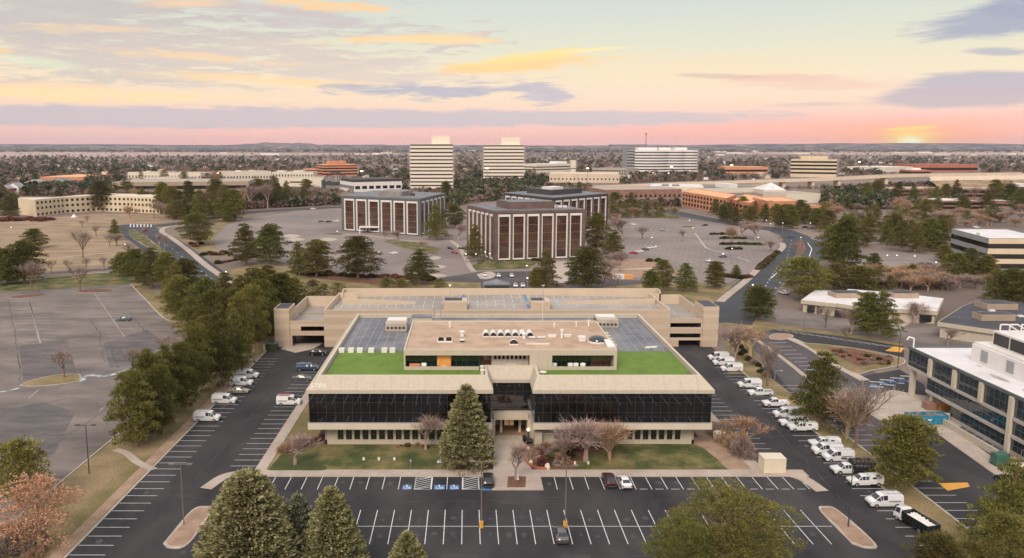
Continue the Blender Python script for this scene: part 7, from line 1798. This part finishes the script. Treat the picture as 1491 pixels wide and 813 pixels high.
# stake bed truck
t = vehicle('stake_truck', 'white cab truck with tall black stake bed in the right row', 'truck', CAB, 'car_white', (2,), (5,), (2, 3, 4), (1.85, -2.7), .44, .95)
b = MB(); b.box(-4.4, -.6, -1.1, 1.1, .85, 1.0); b.box(-4.3, -.6, -.4, .4, .5, .85); b.build('flatbed', 'metal_dark', t)
for nm, q in (('stake_side', -1), ('stake_side', 1)):
    b = MB()
    for i in range(6): b.box(-4.35+i*.72, -4.27+i*.72, q*1.1-.03, q*1.1+.03, 1.0, 2.35)
    for z in (1.15, 1.45, 1.75, 2.05, 2.3): b.box(-4.4, -.65, q*1.1-.045, q*1.1+.045, z-.07, z+.07)
    b.build(nm, 'car_black', t)
b = MB()
for z in (1.15, 1.45, 1.75, 2.05, 2.3): b.box(-4.42, -4.36, -1.1, 1.1, z-.07, z+.07); b.box(-.72, -.66, -1.1, 1.1, z-.07, z+.07)
b.build('stake_end', 'car_black', t)
b = MB()
for y in (-.5, .1, .6): b.tube((-4.0, y, 1.1), (-1.2, y+.1, 1.2), .12, n=6)
b.build('cargo', 'metal', t)
put(t, vpos(1234, 689), PI+jit())
# dump truck with white load
A, D = at(1309, 751), at(1349, 775); dv = (A-D)
t = vehicle('dump_truck', 'white cab dump truck with long black bed full of white rubble', 'truck', [(2.3, .5, 1.0, 1.05, .9, .96, .9), (2.2, .4, 1.2, 1.3, .98, 1.02, .95), (1.85, .4, 1.3, 2.15, .98, 1.04, .84), (.9, .4, 1.3, 2.3, .98, 1.04, .86), (.6, .4, 1.3, 2.2, .98, 1.02, .84), (.5, .42, 1.2, 2.0, .96, 1.0, .8)], 'car_white', (1,), (), (1, 2), (1.5, -2.9), .46, .95, lights=False)
b = MB(); b.box(-4.6, .4, -1.2, 1.2, .8, .95); b.box(-4.6, .4, -1.22, -1.14, .95, 2.0); b.box(-4.6, .4, 1.14, 1.22, .95, 2.0); b.box(-4.6, -4.52, -1.14, 1.14, .95, 1.95); b.box(.32, .4, -1.14, 1.14, .95, 2.15); b.box(-4.2, .6, -.4, .4, .5, .8)
for i in range(7): b.box(-4.4+i*.75, -4.3+i*.75, -1.28, -1.22, .95, 2.0); b.box(-4.4+i*.75, -4.3+i*.75, 1.22, 1.28, .95, 2.0)
b.build('dump_bed', 'car_black', t)
b = MB(); r2 = random.Random(8)
b.box(-4.5, .3, -1.12, 1.12, .96, 1.5)
for i in range(70):
    x, y, s = r2.uniform(-4.3, .0), r2.uniform(-.95, .95), r2.uniform(.12, .38); b.tube((x, y, 1.4), (x+r2.uniform(-.2, .2), y+r2.uniform(-.2, .2), 1.55+s*.8), s, s*.4, 5)
b.build('rubble', 'white_plastic', t)
put(t, ((A.x+D.x)/2-.5, (A.y+D.y)/2, 0), math.atan2(dv.y, dv.x))
# cars in the front lot
put(suv('black SUV in the accessible stall beside the entrance walk', 'car_black'), vpos(711, 704), PI/2)
put(suv('maroon SUV parked left of the white sedan in front of the right lawn', 'car_maroon'), vpos(887, 704), PI/2+.02)
put(sedan('white sedan parked right of the maroon SUV', 'car_white'), vpos(909, 706), PI/2+.02)
put(sedan('dark grey sedan alone in the middle double row of the front lot', 'car_grey'), vpos(817, 783), PI/2)
put(sedan('grey teal sedan alone in the empty west lot', 'car_teal'), vpos(180, 467), PI+.02)
put(sedan('white sedan cut by the left edge of the photo in the west lot', 'car_white'), vpos(-1, 678), .9)
# cars of the middle distance
sp = {c: None for c in ('car_white', 'car_black', 'car_grey', 'car_silver', 'car_red', 'car_blue')}
far = [(706, 402, 'car_white', -1.57, 'leftmost of three white cars facing the lawn of the brown pavilion'), (726, 403, 'car_white', -1.57, 'middle of three white cars facing the lawn of the brown pavilion'), (745, 403, 'car_white', -1.57, 'rightmost of three white cars facing the lawn of the brown pavilion'), (750.5, 417.5, 'car_white', -1.57, 'left of two white cars just behind the garage roof'), (761, 417.5, 'car_white', -1.57, 'right of two white cars just behind the garage roof'),
       (573, 370, 'car_white', PI, 'white sedan alone in front of the grey pavilion'), (421.5, 354, 'car_black', 0, 'black sedan right of the twin pines in the lilac lot'), (540, 355, 'car_black', 0, 'black car at the entrance garden of the grey pavilion'), (467, 323.5, 'car_blue', PI, 'dark blue car at the left corner of the grey pavilion'), (478, 324, 'car_black', PI, 'black car in the middle by the left corner of the grey pavilion'), (490, 323, 'car_white', PI, 'white car touching the left corner of the grey pavilion'),
       (656, 363, 'car_black', -1.0, 'upper black car on the drive left of the brown pavilion'), (661.5, 369, 'car_red', -1.0, 'dark red car below the black one on the drive'), (673, 363, 'car_black', 0, 'black car parked at the left side of the brown pavilion'),
       (922, 370, 'car_red', 2.6, 'red car at the left end of the car row in the right lilac lot'), (931, 367.5, 'car_white', 2.6, 'white car next to the red one'), (939, 364.5, 'car_grey', 2.6, 'grey car in the middle of the row beside the red one'), (947, 362, 'car_white', 2.6, 'white car at the right end of the row with the red one'),
       (966, 336, 'car_silver', .4, 'silver car beside the meltwater patch'), (923, 328, 'car_white', .2, 'white car far left in the right lilac lot'), (1053, 375, 'car_grey', .5, 'grey car in the lower right of the lilac lot'), (1034, 381.5, 'car_white', .6, 'white car left of the grey one above a pine'), (1026, 329, 'car_black', PI, 'black car at the hedge at the back of the lilac lot'),
       (1151, 346, 'car_blue', PI-.35, 'dark blue car driving through the curve of the east road'), (1196, 358.5, 'car_red', .1, 'red car on the side road right of the median'), (1141, 428, 'car_white', 2.0, 'white car on the lower right lane of the east road'), (1343, 386, 'car_grey', 0, 'grey car at the end of the far right lot'), (1352, 386.5, 'car_blue', 0, 'dark blue car at the end of the far right lot'),
       (1172, 332, 'car_black', .3, 'black car below the hotel'), (1180, 334, 'car_grey', .3, 'grey car below the hotel'), (1211, 328, 'car_white', .5, 'white car beyond the pines right of the hotel'), (547, 302, 'car_white', 0, 'white car on the road left of the grey pavilion roof'), (456, 305, 'car_white', .2, 'white car on the far road above the lilac lot'), (483, 293, 'car_white', .3, 'white car by the steel truss canopy'), (944, 306, 'car_white', .0, 'white car on the far road left of the hotel'), (1350, 317, 'car_white', 0, 'left white car behind the pines near the right white roofed office'), (1422, 332, 'car_white', 0, 'right white car behind the white roofed office'), (1466, 705, 'car_black', 1.57, 'dark car tucked beside the tank at the right edge')]
for x, y, c, rz, lb in far:
    if sp[c] is None: sp[c] = put(sedan(lb, c), vpos(x, y), rz)
    else: dup(sp[c], vpos(x, y), rz, lb)

# ------------------------------------------------------------------ lamps, signs and small things
def pole_lamp(x, yt, yb, lb, base=False, dirs=((1, 0), (-1, 0)), mat_='pole_metal', glow=False, arm=1.1):
    p = at(x, yb); h = zat(yt, p.y); t = thing('street_lamp', lb, 'street lamp', p)
    z0 = 0
    if base: b = MB(); b.tube((0, 0, 0), (0, 0, 1.0), .36, .32, 12); b.build('base', 'paint_yellow', t); z0 = 1.0
    b = MB(); b.tube((0, 0, z0), (0, 0, h), .11, .07, 8); b.build('pole', mat_, t)
    for d in dirs:
        b = MB(); b.tube((0, 0, h-.1), (d[0]*arm, d[1]*arm, h), .04, n=6); c = (d[0]*(arm+.3), d[1]*(arm+.3)); b.box(c[0]-.38, c[0]+.38, c[1]-.2, c[1]+.2, h-.08, h+.1); b.build('lamp_head', 'lamp_white' if glow else mat_, t)
    return t
pole_lamp(268, 676, 765, 'tall brown lamp pole on the left kerbed island of the front lot')
pole_lamp(701, 672, 768, 'lamp pole with yellow base left of centre in the front lot', True)
pole_lamp(823, 678, 768, 'lamp pole with yellow base above the dark grey sedan', True)
pole_lamp(1235, 668, 768, 'tall dark lamp pole on the right kerbed island of the front lot', mat_='metal_dark')
pole_lamp(130, 619, 690, 'lamp pole at the kerb of the west lot', mat_='metal_dark')
pole_lamp(1307, 483, 536, 'lamp pole at the right tip of the triangular bed', mat_='metal_dark')
pole_lamp(1198, 559, 606, 'lamp pole between the verge pine and the vans', dirs=((1, 0),))
pole_lamp(1126, 540, 583, 'white lamp pole on the small island in the right row', dirs=((1, 0),), mat_='metal')
pole_lamp(1170, 457, 482, 'slim lamp pole beside the new ring road', dirs=((1, 0),))
pole_lamp(1484, 655, 690, 'lamp pole at the right edge beside the enclosure', dirs=((1, 0),))
for i, (x, y, z, lb) in enumerate(((655.8, 436, 9.7, 'lamp pole on the garage roof beside the left stair core'), (790.7, 437, 9.7, 'lamp pole on the garage roof beside the right stair core'))):
    p = at(x, y, z); t = thing('street_lamp', lb, 'street lamp', p); b = MB(); b.tube((0, 0, -1), (0, 0, 4.6), .1, .07, 8); b.build('pole', 'metal', t); b = MB(); b.box(-.5, .5, -.15, .15, 4.6, 4.75); b.build('lamp_head', 'white_plastic', t)
p = at(790, 467, ZR); t = thing('flag_pole', 'slim white pole at the back edge of the main roof', 'flag pole', p); b = MB(); b.tube((0, 0, 0), (0, 0, 6.0), .07, .04, 8); b.build('pole', 'white_plastic', t); b = MB(); b.ball((0, 0, 6.05), .12); b.build('finial', 'white_plastic', t)
heads = [(1096, 415), (1150, 384), (1166, 346), (1116, 321), (1122, 326), (1104, 346), (1066, 362), (1009, 332), (1004, 321), (949, 346), (955, 359), (678.5, 370), (693, 370), (706.5, 367), (713, 369.5), (767, 387), (768, 405), (655, 416), (533, 349), (491, 337), (551, 367.5), (498, 356.5), (329, 396), (1140, 325), (1180, 325), (1053, 370), (16, 331), (182, 356), (1292, 372), (1306, 372), (1332, 373), (1363, 382)]
heads.sort(); bp = None
for i, (x, y) in enumerate(heads):
    p = at(x, y, 6.5); p.z = 0; lb = f'{ordw(i+1)} slim glowing lamp from the left across the middle distance'
    if bp is None:
        bp = thing('street_lamp', lb, 'street lamp', p, 0, 'slim glowing lamps in the middle distance'); b = MB(); b.tube((0, 0, 0), (0, 0, 6.4), .09, .06, 6); b.build('pole', 'metal', bp); b = MB(); b.ball((0, 0, 6.5), .34, .26, 8, 4); b.build('lamp_head', 'lamp_white', bp)
    else: dup(bp, p, 0, lb)
# painted storage box
p = at(1128, 690); t = thing('storage_box', 'cream plywood storage box standing at the right end of the front walk', 'storage box', (p.x, p.y+1.4, .0))
b = MB(); b.box(-1.95, 1.95, -1.4, 1.4, .12, 2.7); b.build('body', 'cream', t); b = MB(); b.box(-2.0, 2.0, -1.45, 1.45, 2.7, 2.78); b.build('lid', 'pale_wall', t)
b = MB()
for i in range(6): b.box(-1.5+i*.6, -1.47+i*.6, -1.415, -1.4, .12, 2.7)
for z in (.6, 1.2, 1.8): b.box(-1.95, 1.95, -1.412, -1.4, z, z+.03)
b.build('seams', 'tan_wall', t); b = MB(); b.box(-1.9, 1.9, -1.3, 1.3, 0, .12); b.build('skids', 'bark', t)
# signs on the lawns
for i, (x, y, m) in enumerate(((529.6, 673, 'white_plastic'), (551.8, 673, 'white_plastic'), (574.3, 673, 'white_plastic'), (817, 679, 'cream'), (837, 679, 'cream'), (856.5, 679, 'cream'))):
    p = at(x, y); side = 'white' if i < 3 else 'yellowish'; t = thing('stall_sign', f"{['left', 'middle', 'right'][i % 3]} of three small {side} signs on the {'left' if i < 3 else 'right'} front lawn", 'sign', p, 0, f"small signs on the {'left' if i < 3 else 'right'} lawn")
    b = MB(); b.box(-.03, .03, -.02, .02, 0, .8); b.build('post', 'metal', t); b = MB(); b.box(-.2, .2, -.04, -.02, .35, .95); b.build('panel', m, t)
for i, (x, y) in enumerate(((598, 684), (641, 684), (663, 684))):
    p = at(x, y); t = thing('parking_sign', f"{['left', 'middle', 'right'][i]} of three accessible parking signs on posts at the left walk", 'road sign', p, 0, 'accessible parking signs'); b = MB(); b.tube((0, 0, .1), (0, 0, 2.0), .035, n=6); b.build('post', 'metal', t)
    b = MB(); b.box(-.16, .16, -.06, -.04, 1.45, 2.0); b.build('panel', 'paint_blue', t); b = MB(); b.box(-.07, .07, -.075, -.062, 1.6, 1.85); b.build('symbol', 'white_plastic', t)
p = at(646, 676); t = thing('lawn_sign', 'low white two winged board on the lawn left of the spruce', 'sign', p, .1); b = MB(); b.box(-1.2, .1, -.1, .1, .3, .7); b.box(.2, 1.3, -.1, .1, .35, .75); b.build('panel', 'white_plastic', t); b = MB(); b.box(-.1, .2, -.2, .2, 0, .9); b.build('stand', 'metal', t)
p = at(753, 699); t = thing('tree_tag', 'white cone shaped marker at the foot of the tree in the square bed', 'marker', p); b = MB(); b.tube((0, 0, .15), (0, 0, 1.2), .3, .16, 10); b.build('cone', 'white_plastic', t); b = MB(); b.box(-.32, .32, -.32, .32, .12, .18); b.build('base', 'white_plastic', t)
p = at(769, 643); t = thing('lit_fountain', 'black round fountain dish with a post and glowing globe beside the entrance', 'fountain', p); b = MB(); b.tube((0, 0, .0), (0, 0, .35), 1.0, 1.15, 20); b.build('dish', 'car_black', t); b = MB(); b.tube((0, 0, .3), (0, 0, 2.2), .22, .16, 12); b.build('post', 'metal_dark', t); b = MB(); b.ball((0, 0, 2.45), .3); b.build('globe', 'lamp_glow', t, smooth=True)
b = MB(); ribbon('', [(765, 650), (762, 662), (768, 675), (780, 683), (797, 685)], .35, .5, '', h=.5, mb=b); tag(b.build('brick_edging', 'brick_red'), 'low curved red brick edging around the bed right of the entrance', 'edging')
for i, (x, y, r) in enumerate(((773, 677, .7), (797, 684, .9), (769, 656, .6), (808, 639, .7), (812, 645, .6), (822, 639, .6))):
    p = at(x, y); b = MB(); rr = random.Random(i)
    b.ball((0, 0, r*.5), r*.6, r*.9, 8, 5); b.v = [(a*rr.uniform(.85, 1.1), c*rr.uniform(.85, 1.1), max(0, d*rr.uniform(.9, 1.1))) for a, c, d in b.v]
    o = b.build('boulder', 'cream'); o.location = p; tag(o, ['pale boulder inside the curved brick edging', 'largest pale boulder at the end of the curved brick edging', 'small pale boulder below the fountain', 'pale boulder left of a pair under the right windows', 'low pale boulder below the one under the right windows', 'pale boulder right of a pair under the right windows'][i], 'boulder')
p = at(1049, 641); t = thing('utility_cabinet', 'pale green utility cabinet at the right end of the building', 'cabinet', p, .3); b = MB(); b.box(-1.1, 1.1, -.9, .9, .1, 1.7); b.build('cabinet', 'pale_wall', t); b = MB(); b.box(-1.2, 1.2, -1.0, 1.0, 0, .1); b.build('base', 'concrete', t)
p = at(396, 510); t = thing('dumpster', 'green waste container by the pines left of the garage ramp', 'dumpster', p); b = MB(); b.box(-1.6, 1.6, -1, 1, .1, 1.9); b.build('container', 'shrub_green', t); b = MB(); b.box(-1.7, 1.7, -1.1, 1.1, 1.9, 2.0); b.build('lid', 'green_metal', t)
b = MB(); p = at(388, 511); b.box(p.x-.9, p.x+.6, p.y-.1, p.y+.1, 0, 2.0); tag(b.build('fence_panel', 'tan_wall'), 'tan fence panel left of the green waste container', 'fence')
p = at(108, 316.5); t = thing('tent', 'small white tent on the lawn before the curved beige office', 'tent', p); b = MB(); m_ = mpp(p); w = 3.2*m_; b.poly([(-w, -2, 0), (w, -2, 0), (0, 0, 2.8)]); b.poly([(w, -2, 0), (w, 2, 0), (0, 0, 2.8)]); b.poly([(w, 2, 0), (-w, 2, 0), (0, 0, 2.8)]); b.poly([(-w, 2, 0), (-w, -2, 0), (0, 0, 2.8)]); b.build('canopy', 'white_plastic', t); b = MB(); b.box(-.05, .05, -.05, .05, 2.8, 3.0); b.build('tip', 'metal', t)
for i, (x, y, w) in enumerate(((903, 406.5, 4.2), (868, 393, 4))):
    pass
p = at(900, 406); t = thing('utility_shed', 'white and orange construction container behind the garage roof', 'container', p); b = MB(); b.box(-2.5, 2.5, -1.2, 1.2, 0, 2.0); b.build('box', 'white_frame', t); b = MB(); b.box(2.6, 6.5, -1.1, 1.1, 0, 1.8); b.build('orange_box', 'orange_wood', t)
p = at(723, 419); t = thing('tent_canopy', 'blue grey peaked shade canopy behind the garage roof', 'canopy', p); b = MB(); w = 5.5
for q in (((-w, -3), (w, -3)), ((w, -3), (w, 3)), ((w, 3), (-w, 3)), ((-w, 3), (-w, -3))): b.poly([(*q[0], 1.8), (*q[1], 1.8), (0, 0, 3.6)])
b.build('roof', 'roof_membrane', t); b = MB()
for x in (-w+.2, w-.2):
    for y in (-2.8, 2.8): b.tube((x, y, 0), (x, y, 1.85), .08, n=6)
b.build('posts', 'metal', t)
# ------------------------------------------------------------------ air
hz = MB(); hz.box(-12500, 12500, -400, 12500, -1.2, 160)
ho = hz.build('haze', 'stucco'); ho.data.materials.clear()
hm = bpy.data.materials.new('haze'); hm.use_nodes = True; hn = hm.node_tree; hn.nodes.clear()
pv = hn.nodes.new('ShaderNodeVolumePrincipled'); pv.inputs['Color'].default_value = (.72, .76, 1.0, 1); pv.inputs['Density'].default_value = HAZE
pv.inputs['Anisotropy'].default_value = .0; oo = hn.nodes.new('ShaderNodeOutputMaterial'); hn.links.new(pv.outputs[0], oo.inputs['Volume'])
ho.data.materials.append(hm); tag(ho, kind='stuff')
